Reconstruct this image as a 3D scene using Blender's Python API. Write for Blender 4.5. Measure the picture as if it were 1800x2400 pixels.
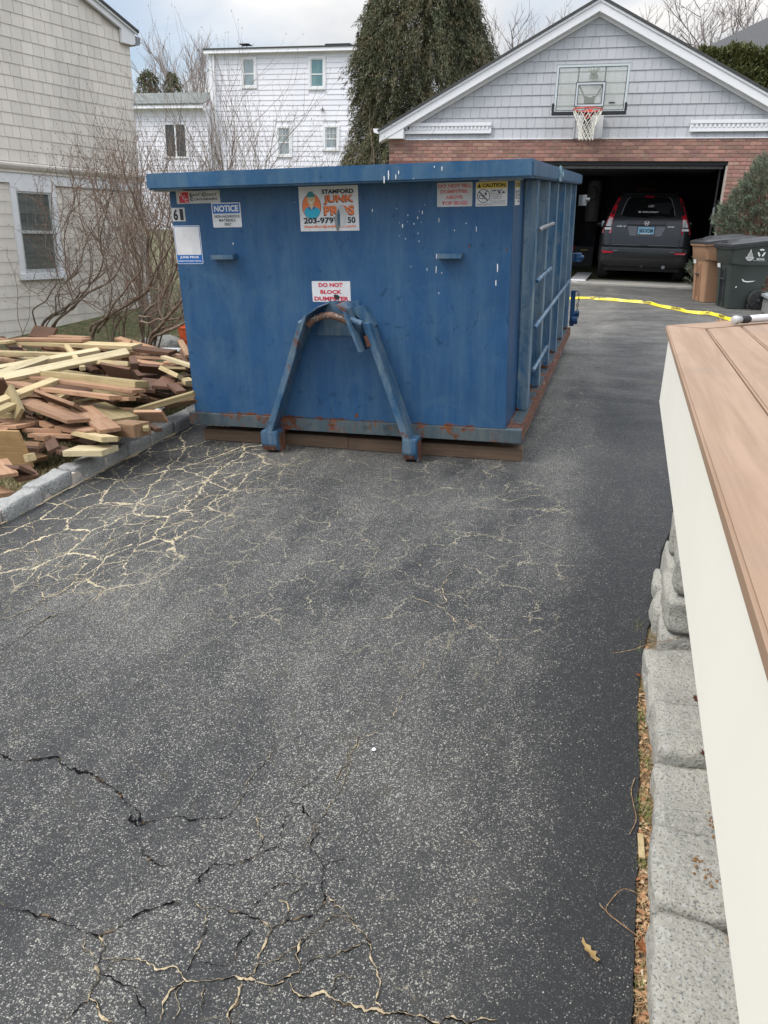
import bpy, bmesh, math, random
import numpy as np
from mathutils import Vector, Matrix, Euler, noise as mn
random.seed(7); np.random.seed(7)
R=math.radians; PI=math.pi
scene=bpy.context.scene
COL=scene.collection
for o in list(bpy.data.objects): bpy.data.objects.remove(o,do_unlink=True)

# ------------------------------------------------------------------ camera
cam=bpy.data.cameras.new('camera'); camo=bpy.data.objects.new('camera',cam); COL.objects.link(camo)
cam.sensor_fit='VERTICAL'; cam.sensor_height=24.0; cam.sensor_width=18.0; cam.lens=18.1
cam.clip_start=0.05; cam.clip_end=400
camo.matrix_world=(Matrix.Translation((0,0,1.45)) @ Matrix.Rotation(R(16.2),4,'Z') @
                   Matrix.Rotation(R(90-20.03),4,'X') @ Matrix.Rotation(R(1.484),4,'Z'))
scene.camera=camo

# ------------------------------------------------------------------ sky, sun, exposure
SUN_EL=R(52); SUN_AZ=R(-122)      # azimuth measured from +Y towards +X : from the left, a little behind the camera, through thin cloud
w=bpy.data.worlds.new('World'); scene.world=w; w.use_nodes=True
nt=w.node_tree; nt.nodes.clear()
def N(t,**k):
    n=nt.nodes.new(t)
    for a,b in k.items(): setattr(n,a,b)
    return n
def LK(a,b): nt.links.new(a,b)
out=N('ShaderNodeOutputWorld'); bg=N('ShaderNodeBackground'); bg.inputs['Strength'].default_value=0.1
sky=N('ShaderNodeTexSky',sky_type='NISHITA',sun_disc=False); sky.sun_elevation=SUN_EL; sky.sun_rotation=SUN_AZ
sky.air_density=1.0; sky.dust_density=1.5
tc=N('ShaderNodeTexCoord'); sep=N('ShaderNodeSeparateXYZ'); LK(tc.outputs['Generated'],sep.inputs[0])
# cloud layer: direction projected on a plane overhead
mz=N('ShaderNodeMath',operation='MAXIMUM'); mz.inputs[1].default_value=0.0; LK(sep.outputs['Z'],mz.inputs[0])
mz2=N('ShaderNodeMath',operation='ADD'); mz2.inputs[1].default_value=0.22; LK(mz.outputs[0],mz2.inputs[0])
dx=N('ShaderNodeMath',operation='DIVIDE'); LK(sep.outputs['X'],dx.inputs[0]); LK(mz2.outputs[0],dx.inputs[1])
dy=N('ShaderNodeMath',operation='DIVIDE'); LK(sep.outputs['Y'],dy.inputs[0]); LK(mz2.outputs[0],dy.inputs[1])
cb=N('ShaderNodeCombineXYZ'); LK(dx.outputs[0],cb.inputs[0]); LK(dy.outputs[0],cb.inputs[1])
n1=N('ShaderNodeTexNoise'); n1.inputs['Scale'].default_value=1.3; n1.inputs['Detail'].default_value=7; n1.inputs['Roughness'].default_value=.5; n1.inputs['Distortion'].default_value=.35
LK(cb.outputs[0],n1.inputs['Vector'])
cr=N('ShaderNodeValToRGB'); e=cr.color_ramp.elements
e[0].position=.40; e[0].color=(4.7,5.4,6.3,1); e[1].position=.62; e[1].color=(8.8,8.5,8.1,1)
ee=cr.color_ramp.elements.new(.5); ee.color=(6.3,6.5,6.8,1)
LK(n1.outputs['Fac'],cr.inputs['Fac'])
n2=N('ShaderNodeTexNoise'); n2.inputs['Scale'].default_value=0.55; n2.inputs['Detail'].default_value=4; n2.inputs['Roughness'].default_value=.5
mp=N('ShaderNodeMapping'); mp.inputs['Location'].default_value=(3.1,7.7,1.3); LK(cb.outputs[0],mp.inputs['Vector']); LK(mp.outputs[0],n2.inputs['Vector'])
gap=N('ShaderNodeValToRGB'); g=gap.color_ramp.elements; g[0].position=.46; g[0].color=(1,1,1,1); g[1].position=.60; g[1].color=(.42,.42,.42,1)
LK(n2.outputs['Fac'],gap.inputs['Fac'])
# glow of the hidden sun through the cloud
sd=Vector((math.sin(SUN_AZ)*math.cos(SUN_EL),math.cos(SUN_AZ)*math.cos(SUN_EL),math.sin(SUN_EL)))
dt=N('ShaderNodeVectorMath',operation='DOT_PRODUCT'); dt.inputs[1].default_value=sd
nm=N('ShaderNodeVectorMath',operation='NORMALIZE'); LK(tc.outputs['Generated'],nm.inputs[0]); LK(nm.outputs[0],dt.inputs[0])
gl=N('ShaderNodeMapRange'); gl.inputs[1].default_value=.45; gl.inputs[2].default_value=1; gl.inputs[3].default_value=1.0; gl.inputs[4].default_value=1.4; LK(dt.outputs['Value'],gl.inputs[0])
zen=N('ShaderNodeMapRange'); zen.interpolation_type='SMOOTHSTEP'; zen.inputs[1].default_value=.0; zen.inputs[2].default_value=.85; zen.inputs[3].default_value=.44; zen.inputs[4].default_value=1.9; LK(sep.outputs['Z'],zen.inputs[0])
mul=N('ShaderNodeMath',operation='MULTIPLY'); LK(gl.outputs[0],mul.inputs[0]); LK(zen.outputs[0],mul.inputs[1])
clo=N('ShaderNodeVectorMath',operation='SCALE'); LK(cr.outputs['Color'],clo.inputs[0]); LK(mul.outputs[0],clo.inputs['Scale'])
mx=N('ShaderNodeMix',data_type='RGBA'); LK(gap.outputs['Color'],mx.inputs['Factor']); LK(sky.outputs[0],mx.inputs['A']); LK(clo.outputs[0],mx.inputs['B'])
LK(mx.outputs['Result'],bg.inputs['Color']); LK(bg.outputs[0],out.inputs['Surface'])

sl=bpy.data.lights.new('sun','SUN'); sl.energy=1.3; sl.angle=R(22); sl.color=(1,.955,.88)
so=bpy.data.objects.new('sun',sl); COL.objects.link(so); so.rotation_euler=sd.to_track_quat('Z','Y').to_euler()
vs=scene.view_settings; vs.view_transform='Standard'; vs.look='None'; vs.gamma=1; vs.use_curve_mapping=False; vs.exposure=0.9
scene.cycles.max_bounces=8; scene.cycles.diffuse_bounces=4

# ------------------------------------------------------------------ helpers
SA,SB,C0=.0373,.0487,-.2255
def gz(x,y):
    f=min(1,max(0,1-(y-9)/6.0)); return SA*x*f+SB*y+C0 if y<40 else SA*x*f+SB*40+C0

class MB:
    def __init__(s): s.v=[];s.f=[]
    def add(s,vs,fs):
        n=len(s.v); s.v+= [tuple(p) for p in vs]; s.f+=[tuple(i+n for i in f) for f in fs]; return s
    def box(s,x0,x1,y0,y1,z0,z1,M=None):
        p=[(x0,y0,z0),(x1,y0,z0),(x1,y1,z0),(x0,y1,z0),(x0,y0,z1),(x1,y0,z1),(x1,y1,z1),(x0,y1,z1)]
        if M is not None: p=[M@Vector(q) for q in p]
        return s.add(p,[(0,3,2,1),(4,5,6,7),(0,1,5,4),(1,2,6,5),(2,3,7,6),(3,0,4,7)])
    def hexa(s,p):   # 8 points like box order
        return s.add(p,[(0,3,2,1),(4,5,6,7),(0,1,5,4),(1,2,6,5),(2,3,7,6),(3,0,4,7)])
    def prism(s,poly,a,b,axis='y',M=None):
        """poly: list of 2D pts; extruded along axis from a to b"""
        def P(u,v,t):
            q={'y':(u,t,v),'x':(t,u,v),'z':(u,v,t)}[axis]; return M@Vector(q) if M is not None else q
        n=len(poly); v=[P(u,w_,a) for u,w_ in poly]+[P(u,w_,b) for u,w_ in poly]
        f=[tuple(range(n)),tuple(range(2*n-1,n-1,-1))]+[(i,i+n,(i+1)%n+n,(i+1)%n) for i in range(n)]
        return s.add(v,f)
    def tube(s,pts,rs,n=6,cap=True):
        pts=[Vector(p) for p in pts]
        if not hasattr(rs,'__len__'): rs=[rs]*len(pts)
        v=[];f=[]; up=None
        for i,p in enumerate(pts):
            d=(pts[min(i+1,len(pts)-1)]-pts[max(i-1,0)])
            if d.length<1e-9: d=Vector((0,0,1))
            d.normalize()
            if up is None: up=Vector((1,0,0)) if abs(d.x)<.8 else Vector((0,1,0))
            a=d.cross(up)
            if a.length<1e-6: a=d.orthogonal()
            a.normalize(); b=a.cross(d); up=b
            for k in range(n):
                t=2*PI*k/n; v.append(p+(a*math.cos(t)+b*math.sin(t))*rs[i])
        for i in range(len(pts)-1):
            for k in range(n):
                k2=(k+1)%n; f.append((i*n+k,i*n+k2,(i+1)*n+k2,(i+1)*n+k))
        if cap:
            f.append(tuple(range(n-1,-1,-1))); f.append(tuple(range((len(pts)-1)*n,len(pts)*n)))
        return s.add(v,f)
    def cyl(s,c,ax,r,h,n=20,r2=None):
        c=Vector(c);ax=Vector(ax).normalized(); return s.tube([c-ax*h/2,c+ax*h/2],[r,r if r2 is None else r2],n)
    def lathe(s,c,ax,prof,n=24):
        """prof: (dist along ax, radius)"""
        c=Vector(c);ax=Vector(ax).normalized(); a=ax.orthogonal().normalized(); b=ax.cross(a); v=[];f=[]
        for d,r in prof:
            for k in range(n):
                t=2*PI*k/n; v.append(c+ax*d+(a*math.cos(t)+b*math.sin(t))*r)
        for i in range(len(prof)-1):
            for k in range(n):
                k2=(k+1)%n; f.append((i*n+k,i*n+k2,(i+1)*n+k2,(i+1)*n+k))
        f.append(tuple(range(n-1,-1,-1))); f.append(tuple(range((len(prof)-1)*n,len(prof)*n)))
        return s.add(v,f)
    def grid(s,rows):
        n=len(rows[0]); v=[p for r in rows for p in r]; f=[]
        for i in range(len(rows)-1):
            for j in range(n-1): f.append((i*n+j,i*n+j+1,(i+1)*n+j+1,(i+1)*n+j))
        return s.add(v,f)
    def quad(s,a,b,c,d): return s.add([a,b,c,d],[(0,1,2,3)])
    def mesh(s,name,mat,bevel=0,smooth=False,segs=2):
        me=bpy.data.meshes.new(name); me.from_pydata([tuple(p) for p in s.v],[],s.f)
        bm=bmesh.new(); bm.from_mesh(me)
        if bevel:
            bmesh.ops.bevel(bm,geom=[e for e in bm.edges if len(e.link_faces)==2 and e.calc_face_angle(0)>.5],offset=bevel,segments=segs,affect='EDGES',clamp_overlap=True)
        bmesh.ops.recalc_face_normals(bm,faces=bm.faces)
        bm.to_mesh(me); bm.free()
        if smooth:
            for p in me.polygons: p.use_smooth=True
            if smooth!='all':
                me.set_sharp_from_angle(angle=R(38))
        if mat: me.materials.append(mat)
        return me

def fast_mesh(name,V,F,mat,smooth=False):
    """V (n,3) float, F (m,k) int"""
    me=bpy.data.meshes.new(name); V=np.asarray(V,dtype=np.float32); F=np.asarray(F,dtype=np.int32); m,k=F.shape
    me.vertices.add(len(V)); me.vertices.foreach_set('co',V.ravel())
    me.loops.add(m*k); me.loops.foreach_set('vertex_index',F.ravel())
    me.polygons.add(m); me.polygons.foreach_set('loop_start',np.arange(0,m*k,k,dtype=np.int32)); me.polygons.foreach_set('loop_total',np.full(m,k,dtype=np.int32))
    if smooth: me.polygons.foreach_set('use_smooth',np.ones(m,dtype=bool))
    me.update(calc_edges=True); me.validate()
    if mat: me.materials.append(mat)
    return me

def tag(o,label=None,cat=None,group=None,kind=None):
    if label: o['label']=label
    if cat: o['category']=cat
    if group: o['group']=group
    if kind: o['kind']=kind
    return o
def link(name,me,parent=None,world=True):
    o=bpy.data.objects.new(name,me); COL.objects.link(o)
    if parent is not None:
        o.parent=parent
        if world and parent.get('_w',True): o.matrix_parent_inverse=RW[parent.name]
        else: o.matrix_parent_inverse=Matrix.Identity(4)
        RW[o.name]=Matrix.Identity(4)
    return o
RW={}
def root(name,label,cat,loc=(0,0,0),group=None,M=None):
    """an Empty at the thing's base. Without M the children are given in world coordinates, with M in the thing's own frame"""
    o=bpy.data.objects.new(name,None); COL.objects.link(o); o.empty_display_size=.2
    o.matrix_basis=M if M is not None else Matrix.Translation(loc)
    RW[o.name]=Matrix.Identity(4) if M is not None else o.matrix_basis.inverted()
    return tag(o,label,cat,group)
def single(name,me,label,cat,group=None,loc=None,kind=None):
    o=bpy.data.objects.new(name,me); COL.objects.link(o); RW[o.name]=Matrix.Identity(4)
    if loc is not None: o.location=loc
    return tag(o,label,cat,group,kind)
def struct(name,me,kind='structure'):
    o=bpy.data.objects.new(name,me); COL.objects.link(o); o['kind']=kind; RW[o.name]=Matrix.Identity(4); return o
def part(name,mb,mat,parent,bevel=0,smooth=False,label=None,kind=None,segs=2):
    o=link(name,mb.mesh(name,mat,bevel,smooth,segs) if isinstance(mb,MB) else mb,parent)
    if label: o['label']=label
    if kind: o['kind']=kind
    return o
def piece(name,me,parent,loc,scale=(1,1,1),rot=(0,0,0),mat=None):
    o=link(name,me,parent); o.location=loc; o.scale=scale; o.rotation_euler=rot
    return o
def recenter(o):
    """origin of a single-mesh thing at its base centre"""
    me=o.data; n=len(me.vertices); a=np.empty(n*3,dtype=np.float32); me.vertices.foreach_get('co',a); a=a.reshape(-1,3)
    c=Vector(((a[:,0].min()+a[:,0].max())/2,(a[:,1].min()+a[:,1].max())/2,a[:,2].min())); me.transform(Matrix.Translation(-c)); o.location=o.location+c
    return o
def frame(o,x,y,z):
    """matrix from origin and three axes"""
    x,y,z=Vector(x).normalized(),Vector(y).normalized(),Vector(z).normalized()
    m=Matrix((x,y,z)).transposed().to_4x4(); return Matrix.Translation(o)@m
def text_mesh(name,s,mat,M,w=None,h=None,bold=.0,align='C',ext=.0006,shear=0,spacing=1.0,line=1.0):
    """text on the local XZ plane of M facing -Y; fitted into w x h, origin at centre ('C') or left ('L')"""
    cu=bpy.data.curves.new(name,'FONT'); cu.body=s; cu.align_x='CENTER' if align=='C' else 'LEFT'; cu.offset=bold; cu.shear=shear
    cu.space_character=spacing; cu.space_line=line; cu.resolution_u=3; cu.extrude=0
    ob=bpy.data.objects.new(name,cu); COL.objects.link(ob); dg=bpy.context.evaluated_depsgraph_get(); dg.update()
    me=bpy.data.meshes.new_from_object(ob.evaluated_get(dg)); bpy.data.objects.remove(ob,do_unlink=True); bpy.data.curves.remove(cu)
    n=len(me.vertices); a=np.empty(n*3,dtype=np.float32); me.vertices.foreach_get('co',a); a=a.reshape(-1,3)
    x0,x1=a[:,0].min(),a[:,0].max(); y0,y1=a[:,1].min(),a[:,1].max()
    sy=h/(y1-y0) if h else w/(x1-x0); sx=w/(x1-x0) if w else sy
    cx=(x0+x1)/2 if align=='C' else x0; b=np.zeros_like(a)
    b[:,0]=(a[:,0]-cx)*sx; b[:,2]=(a[:,1]-(y0+y1)/2)*sy; me.vertices.foreach_set('co',b.ravel()); me.transform(M); me.update()
    me.materials.clear(); me.materials.append(mat); me.name=name
    return me
def lettering(s,mat,parent,x,y,z,w,h,**k):
    M=Matrix.Translation((x,y,z)); return link('lettering',text_mesh('lettering',s,mat,M,w,h,**k),parent)

# ------------------------------------------------------------------ materials
def mat(name,c1,c2=None,scale=6,rough=.6,rough2=None,bump=0,bscale=60,metal=0,stretch=(1,1,1),coord='pos',rnd=0,spec=.5,detail=5,ramp=(.35,.65),sub=0,alpha=None,c3=None,s3=40,r3=(.6,.7),hue=0):
    m=bpy.data.materials.new(name); m.use_nodes=True; t=m.node_tree; b=t.nodes['Principled BSDF']; L=t.links.new
    def n(k,**a):
        q=t.nodes.new(k)
        for x,y in a.items(): setattr(q,x,y)
        return q
    b.inputs['Roughness'].default_value=rough; b.inputs['Metallic'].default_value=metal; b.inputs['Specular IOR Level'].default_value=spec
    b.inputs['Base Color'].default_value=(*c1,1)
    if coord=='pos': src=n('ShaderNodeNewGeometry').outputs['Position']
    else:
        src=n('ShaderNodeTexCoord').outputs['Object']
    if rnd or coord=='objr':
        oi=n('ShaderNodeObjectInfo')
        if coord=='objr':
            va=n('ShaderNodeVectorMath',operation='ADD'); sc_=n('ShaderNodeVectorMath',operation='SCALE'); sc_.inputs[0].default_value=(37.,19.,53.)
            L(oi.outputs['Random'],sc_.inputs['Scale']); L(src,va.inputs[0]); L(sc_.outputs[0],va.inputs[1]); src=va.outputs[0]
    mp=n('ShaderNodeMapping'); mp.inputs['Scale'].default_value=stretch; L(src,mp.inputs['Vector']); vec=mp.outputs[0]
    colout=None
    if c2:
        nz=n('ShaderNodeTexNoise'); nz.inputs['Scale'].default_value=scale; nz.inputs['Detail'].default_value=detail; nz.inputs['Roughness'].default_value=.62; L(vec,nz.inputs['Vector'])
        mr=n('ShaderNodeMapRange'); mr.inputs[1].default_value=ramp[0]; mr.inputs[2].default_value=ramp[1]; L(nz.outputs['Fac'],mr.inputs[0])
        mi=n('ShaderNodeMix',data_type='RGBA'); mi.inputs['A'].default_value=(*c1,1); mi.inputs['B'].default_value=(*c2,1); L(mr.outputs[0],mi.inputs['Factor']); colout=mi.outputs['Result']
        if rough2 is not None:
            rr=n('ShaderNodeMapRange'); rr.inputs[3].default_value=rough; rr.inputs[4].default_value=rough2; L(mr.outputs[0],rr.inputs[0]); L(rr.outputs[0],b.inputs['Roughness'])
    if c3:
        nz3=n('ShaderNodeTexNoise'); nz3.inputs['Scale'].default_value=s3; nz3.inputs['Detail'].default_value=3; L(vec,nz3.inputs['Vector'])
        m3=n('ShaderNodeMapRange'); m3.inputs[1].default_value=r3[0]; m3.inputs[2].default_value=r3[1]; L(nz3.outputs['Fac'],m3.inputs[0])
        mi3=n('ShaderNodeMix',data_type='RGBA'); L(m3.outputs[0],mi3.inputs['Factor'])
        if colout: L(colout,mi3.inputs['A'])
        else: mi3.inputs['A'].default_value=(*c1,1)
        mi3.inputs['B'].default_value=(*c3,1); colout=mi3.outputs['Result']
    if rnd:
        hs=n('ShaderNodeHueSaturation'); mr2=n('ShaderNodeMapRange'); mr2.inputs[3].default_value=1-rnd; mr2.inputs[4].default_value=1+rnd; L(oi.outputs['Random'],mr2.inputs[0]); L(mr2.outputs[0],hs.inputs['Value'])
        if hue:
            wn=n('ShaderNodeTexWhiteNoise',noise_dimensions='1D'); L(oi.outputs['Random'],wn.inputs['W']); mh=n('ShaderNodeMapRange'); mh.inputs[3].default_value=.5-hue; mh.inputs[4].default_value=.5+hue; L(wn.outputs['Value'],mh.inputs[0]); L(mh.outputs[0],hs.inputs['Hue'])
        if colout: L(colout,hs.inputs['Color'])
        else: hs.inputs['Color'].default_value=(*c1,1)
        colout=hs.outputs[0]
    if colout: L(colout,b.inputs['Base Color'])
    if bump:
        nb=n('ShaderNodeTexNoise'); nb.inputs['Scale'].default_value=bscale; nb.inputs['Detail'].default_value=6; nb.inputs['Roughness'].default_value=.6; L(vec,nb.inputs['Vector'])
        bp=n('ShaderNodeBump'); bp.inputs['Strength'].default_value=min(1,bump); bp.inputs['Distance'].default_value=.01*max(1,bump); L(nb.outputs['Fac'],bp.inputs['Height']); L(bp.outputs[0],b.inputs['Normal'])
    if alpha is not None: b.inputs['Alpha'].default_value=alpha
    return m
def nodes(m):
    t=m.node_tree
    def n(k,**a):
        q=t.nodes.new(k)
        for x,y in a.items(): setattr(q,x,y)
        return q
    return t,n,t.links.new,t.nodes['Principled BSDF']
M={}
M['white_paint']=mat('white_paint',(.74,.745,.76),(.66,.67,.69),4,.5,bump=.04,bscale=30)
M['house_white']=mat('house_white',(.82,.81,.86),(.76,.76,.81),1.2,.55,rnd=.03)
M['trim_white']=mat('trim_white',(.83,.83,.85),(.77,.78,.80),2,.45)
M['cream']=mat('cream',(.80,.775,.70),(.775,.75,.675),3,.5,bump=.03,bscale=15)
M['beige_shingle']=mat('beige_shingle',(.70,.65,.585),(.63,.585,.53),3,.75,bump=.25,bscale=70,stretch=(1,1,.15),rnd=.07,detail=4)
M['gable_shake']=mat('gable_shake',(.50,.51,.535),(.465,.475,.50),3,.6,bump=.2,bscale=60,stretch=(1,1,.12),rnd=.035)
M['glass_dark']=mat('glass_dark',(.02,.025,.03),None,rough=.04,spec=.9)
M['glass_curtain']=mat('glass_curtain',(.20,.27,.30),(.34,.38,.40),1.6,.08,spec=.8,stretch=(3,3,.6))
M['glass_green']=mat('glass_green',(.10,.22,.24),(.22,.33,.33),1.0,.08,spec=.8,stretch=(2,2,.6))
M['black']=mat('black',(.012,.013,.016),(.02,.02,.023),20,.5)
M['black_rubber']=mat('black_rubber',(.018,.018,.019),(.03,.03,.03),30,.8,bump=.2,bscale=120)
M['roof']=mat('roof',(.045,.047,.05),(.09,.09,.09),60,.9,bump=.6,bscale=150)
M['roof_grey']=mat('roof_grey',(.10,.115,.11),(.17,.18,.17),5,.9,bump=.5,bscale=60,stretch=(.4,1,3))
M['mortar']=mat('mortar',(.55,.48,.43),(.46,.40,.36),30,.9,bump=.5,bscale=90)
M['brick']=mat('brick',(.37,.185,.14),(.29,.165,.135),9,.85,bump=.5,bscale=80,rnd=.28,hue=.012,c3=(.44,.32,.27),s3=25,r3=(.58,.75))
M['concrete']=mat('concrete',(.36,.34,.31),(.26,.25,.23),2,.85,bump=.3,bscale=60,c3=(.2,.19,.18),s3=9,r3=(.6,.75))
M['metal']=mat('metal',(.55,.56,.57),(.4,.41,.42),20,.3,metal=1)
M['grey_metal']=mat('grey_metal',(.30,.31,.32),(.2,.21,.22),15,.45,metal=.5)
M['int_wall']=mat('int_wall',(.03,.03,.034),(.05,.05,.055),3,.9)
M['ink']=mat('ink',(.012,.013,.018),None,rough=.5)
M['red_ink']=mat('red_ink',(.55,.03,.06),None,rough=.5)
M['red_faded']=mat('red_faded',(.50,.11,.12),(.60,.28,.28),60,.5)
M['orange_ink']=mat('orange_ink',(.75,.19,.06),None,rough=.5)
M['blue_ink']=mat('blue_ink',(.015,.12,.40),None,rough=.4)
M['cyan_ink']=mat('cyan_ink',(.02,.38,.55),None,rough=.5)
M['teal_ink']=mat('teal_ink',(.03,.22,.24),None,rough=.5)
M['skin_ink']=mat('skin_ink',(.62,.50,.30),None,rough=.5)
M['yellow_ink']=mat('yellow_ink',(.68,.50,.06),(.6,.45,.08),30,.5)
M['vinyl']=mat('vinyl',(.70,.69,.70),(.60,.60,.61),12,.4,c3=(.45,.45,.45),s3=60,r3=(.66,.8))
M['vinyl_grey']=mat('vinyl_grey',(.55,.55,.54),(.45,.45,.45),12,.4,c3=(.35,.35,.35),s3=60,r3=(.66,.8))
M['white_ink']=mat('white_ink',(.75,.75,.76),None,rough=.5)

# blue dumpster paint, weathered, in the dumpster's own coordinates
def blue_paint(name,rustz=None,rust=.5,fade=.5,lo=(.022,.088,.20),hi=(.10,.19,.29)):
    m=bpy.data.materials.new(name); m.use_nodes=True; t,n,L,b=nodes(m)
    tcn=n('ShaderNodeTexCoord'); src=tcn.outputs['Object']
    def nz(scale,st=(1,1,1),det=6,ro=.6,dis=0):
        mp=n('ShaderNodeMapping'); mp.inputs['Scale'].default_value=st; L(src,mp.inputs['Vector'])
        q=n('ShaderNodeTexNoise'); q.inputs['Scale'].default_value=scale; q.inputs['Detail'].default_value=det; q.inputs['Roughness'].default_value=ro; q.inputs['Distortion'].default_value=dis; L(mp.outputs[0],q.inputs['Vector']); return q.outputs['Fac']
    def mr(f,a,b_,c=0,d=1):
        q=n('ShaderNodeMapRange'); q.inputs[1].default_value=a; q.inputs[2].default_value=b_; q.inputs[3].default_value=c; q.inputs[4].default_value=d; L(f,q.inputs[0]); return q.outputs[0]
    def mx(fac,A,B):
        q=n('ShaderNodeMix',data_type='RGBA'); L(fac,q.inputs['Factor'])
        if isinstance(A,tuple): q.inputs['A'].default_value=(*A,1)
        else: L(A,q.inputs['A'])
        if isinstance(B,tuple): q.inputs['B'].default_value=(*B,1)
        else: L(B,q.inputs['B'])
        return q.outputs['Result']
    def mth(op,a,b_):
        q=n('ShaderNodeMath',operation=op)
        for i,x in enumerate((a,b_)):
            if isinstance(x,(int,float)): q.inputs[i].default_value=x
            else: L(x,q.inputs[i])
        return q.outputs[0]
    c=mx(mr(nz(1.6,(1,1,1),8,.7),.35,.7),lo,tuple(x*1.3 for x in lo))
    c=mx(mth('MULTIPLY',mr(nz(9,(1,1,.12),7,.75),.42,.75),fade),c,hi)          # vertical chalky streaks
    c=mx(mth('MULTIPLY',mr(nz(3.2,(1,1,.7),8,.75,1.5),.5,.72),fade*.8),c,tuple(x*.95 for x in hi))
    c=mx(mth('MULTIPLY',mr(nz(5,(1,1,1),6,.6,3),.62,.68),.55),c,tuple(x*.55 for x in lo)) # scuffs
    c=mx(mth('MULTIPLY',mr(nz(26,(1,1,.5),6,.7,1),.66,.72),.35),c,(.02,.05,.09))
    c=mx(mr(nz(160,(1,1,.6),2),.80,.82),c,(.25,.33,.38))                        # pale specks
    # rust
    rn=nz(5.5,(1,1,1),9,.72,.4)
    if rustz is not None:
        sp=n('ShaderNodeSeparateXYZ'); L(src,sp.inputs[0])
        g=mr(sp.outputs['Z'],rustz[0],rustz[1],.42,0)
        rf=mr(mth('ADD',rn,g),.74,.80)
    else: rf=mr(rn,rust,rust+.05)
    rc=mx(mr(nz(22),.35,.65),(.20,.065,.025),(.075,.035,.022)); 
    c=mx(rf,c,rc); L(c,b.inputs['Base Color'])
    ro=n('ShaderNodeMix'); ro.inputs['A'].default_value=.36; ro.inputs['B'].default_value=.9; L(rf,ro.inputs['Factor']); L(ro.outputs['Result'],b.inputs['Roughness'])
    b.inputs['Specular IOR Level'].default_value=.35
    h=mth('ADD',mth('MULTIPLY',nz(1.6,det=2),3.0),mth('MULTIPLY',nz(70),.12))
    bp=n('ShaderNodeBump'); bp.inputs['Strength'].default_value=.5; bp.inputs['Distance'].default_value=.012; L(h,bp.inputs['Height']); L(bp.outputs[0],b.inputs['Normal'])
    return m
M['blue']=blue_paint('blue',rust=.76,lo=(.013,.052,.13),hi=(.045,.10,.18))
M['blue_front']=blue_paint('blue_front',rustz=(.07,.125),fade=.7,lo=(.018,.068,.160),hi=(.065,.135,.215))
M['blue_rim']=blue_paint('blue_rim',rust=.67,fade=1.0,lo=(.022,.080,.170),hi=(.085,.155,.225))
M['blue_rail']=blue_paint('blue_rail',rust=.54,fade=1.0,lo=(.05,.075,.09),hi=(.13,.14,.135))
M['blue_arm']=blue_paint('blue_arm',rust=.60,fade=1.1,lo=(.024,.078,.155),hi=(.15,.20,.23))
M['blue_rib']=blue_paint('blue_rib',rustz=(.075,.17),fade=1.3,lo=(.03,.10,.19),hi=(.20,.26,.30))  # strong pale fade paints the sky's glancing reflection into the ribs' worn colour
M['rust']=mat('rust',(.17,.06,.03),(.07,.035,.025),14,.85,bump=.6,bscale=60,c3=(.24,.24,.24),s3=18,r3=(.62,.7))
M['rust_bar']=mat('rust_bar',(.20,.10,.06),(.10,.05,.035),30,.6,bump=.5,bscale=60,c3=(.34,.31,.28),s3=60,r3=(.55,.7))

# wood: grain along local X
def wood(name,a,b_,dark,rnd=.18,gs=1.0,knots=True):
    m=bpy.data.materials.new(name); m.use_nodes=True; t,n,L,b=nodes(m)
    tcn=n('ShaderNodeTexCoord'); oi=n('ShaderNodeObjectInfo'); sc_=n('ShaderNodeVectorMath',operation='SCALE'); sc_.inputs[0].default_value=(31,17,47); L(oi.outputs['Random'],sc_.inputs['Scale'])
    ad=n('ShaderNodeVectorMath',operation='ADD'); L(tcn.outputs['Object'],ad.inputs[0]); L(sc_.outputs[0],ad.inputs[1])
    mp=n('ShaderNodeMapping'); mp.inputs['Scale'].default_value=(1.2*gs,22*gs,22*gs); L(ad.outputs[0],mp.inputs['Vector'])
    q=n('ShaderNodeTexNoise'); q.inputs['Scale'].default_value=2.2; q.inputs['Detail'].default_value=6; q.inputs['Roughness'].default_value=.65; q.inputs['Distortion'].default_value=.6; L(mp.outputs[0],q.inputs['Vector'])
    mr=n('ShaderNodeMapRange'); mr.inputs[1].default_value=.38; mr.inputs[2].default_value=.62; L(q.outputs['Fac'],mr.inputs[0])
    mi=n('ShaderNodeMix',data_type='RGBA'); mi.inputs['A'].default_value=(*a,1); mi.inputs['B'].default_value=(*b_,1); L(mr.outputs[0],mi.inputs['Factor'])
    q2=n('ShaderNodeTexNoise'); q2.inputs['Scale'].default_value=3.4; q2.inputs['Detail'].default_value=5; q2.inputs['Roughness'].default_value=.7; L(ad.outputs[0],q2.inputs['Vector'])
    m2=n('ShaderNodeMapRange'); m2.inputs[1].default_value=.52; m2.inputs[2].default_value=.74; m2.inputs[4].default_value=.75; L(q2.outputs['Fac'],m2.inputs[0])
    mi2=n('ShaderNodeMix',data_type='RGBA'); L(mi.outputs['Result'],mi2.inputs['A']); mi2.inputs['B'].default_value=(*dark,1); L(m2.outputs[0],mi2.inputs['Factor'])
    hs=n('ShaderNodeHueSaturation'); m3=n('ShaderNodeMapRange'); m3.inputs[3].default_value=1-rnd; m3.inputs[4].default_value=1+rnd; L(oi.outputs['Random'],m3.inputs[0]); L(m3.outputs[0],hs.inputs['Value']); L(mi2.outputs['Result'],hs.inputs['Color']); L(hs.outputs[0],b.inputs['Base Color'])
    b.inputs['Roughness'].default_value=.7; b.inputs['Specular IOR Level'].default_value=.3
    bp=n('ShaderNodeBump'); bp.inputs['Strength'].default_value=.5; bp.inputs['Distance'].default_value=.002; L(q.outputs['Fac'],bp.inputs['Height']); L(bp.outputs[0],b.inputs['Normal'])
    return m
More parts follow.
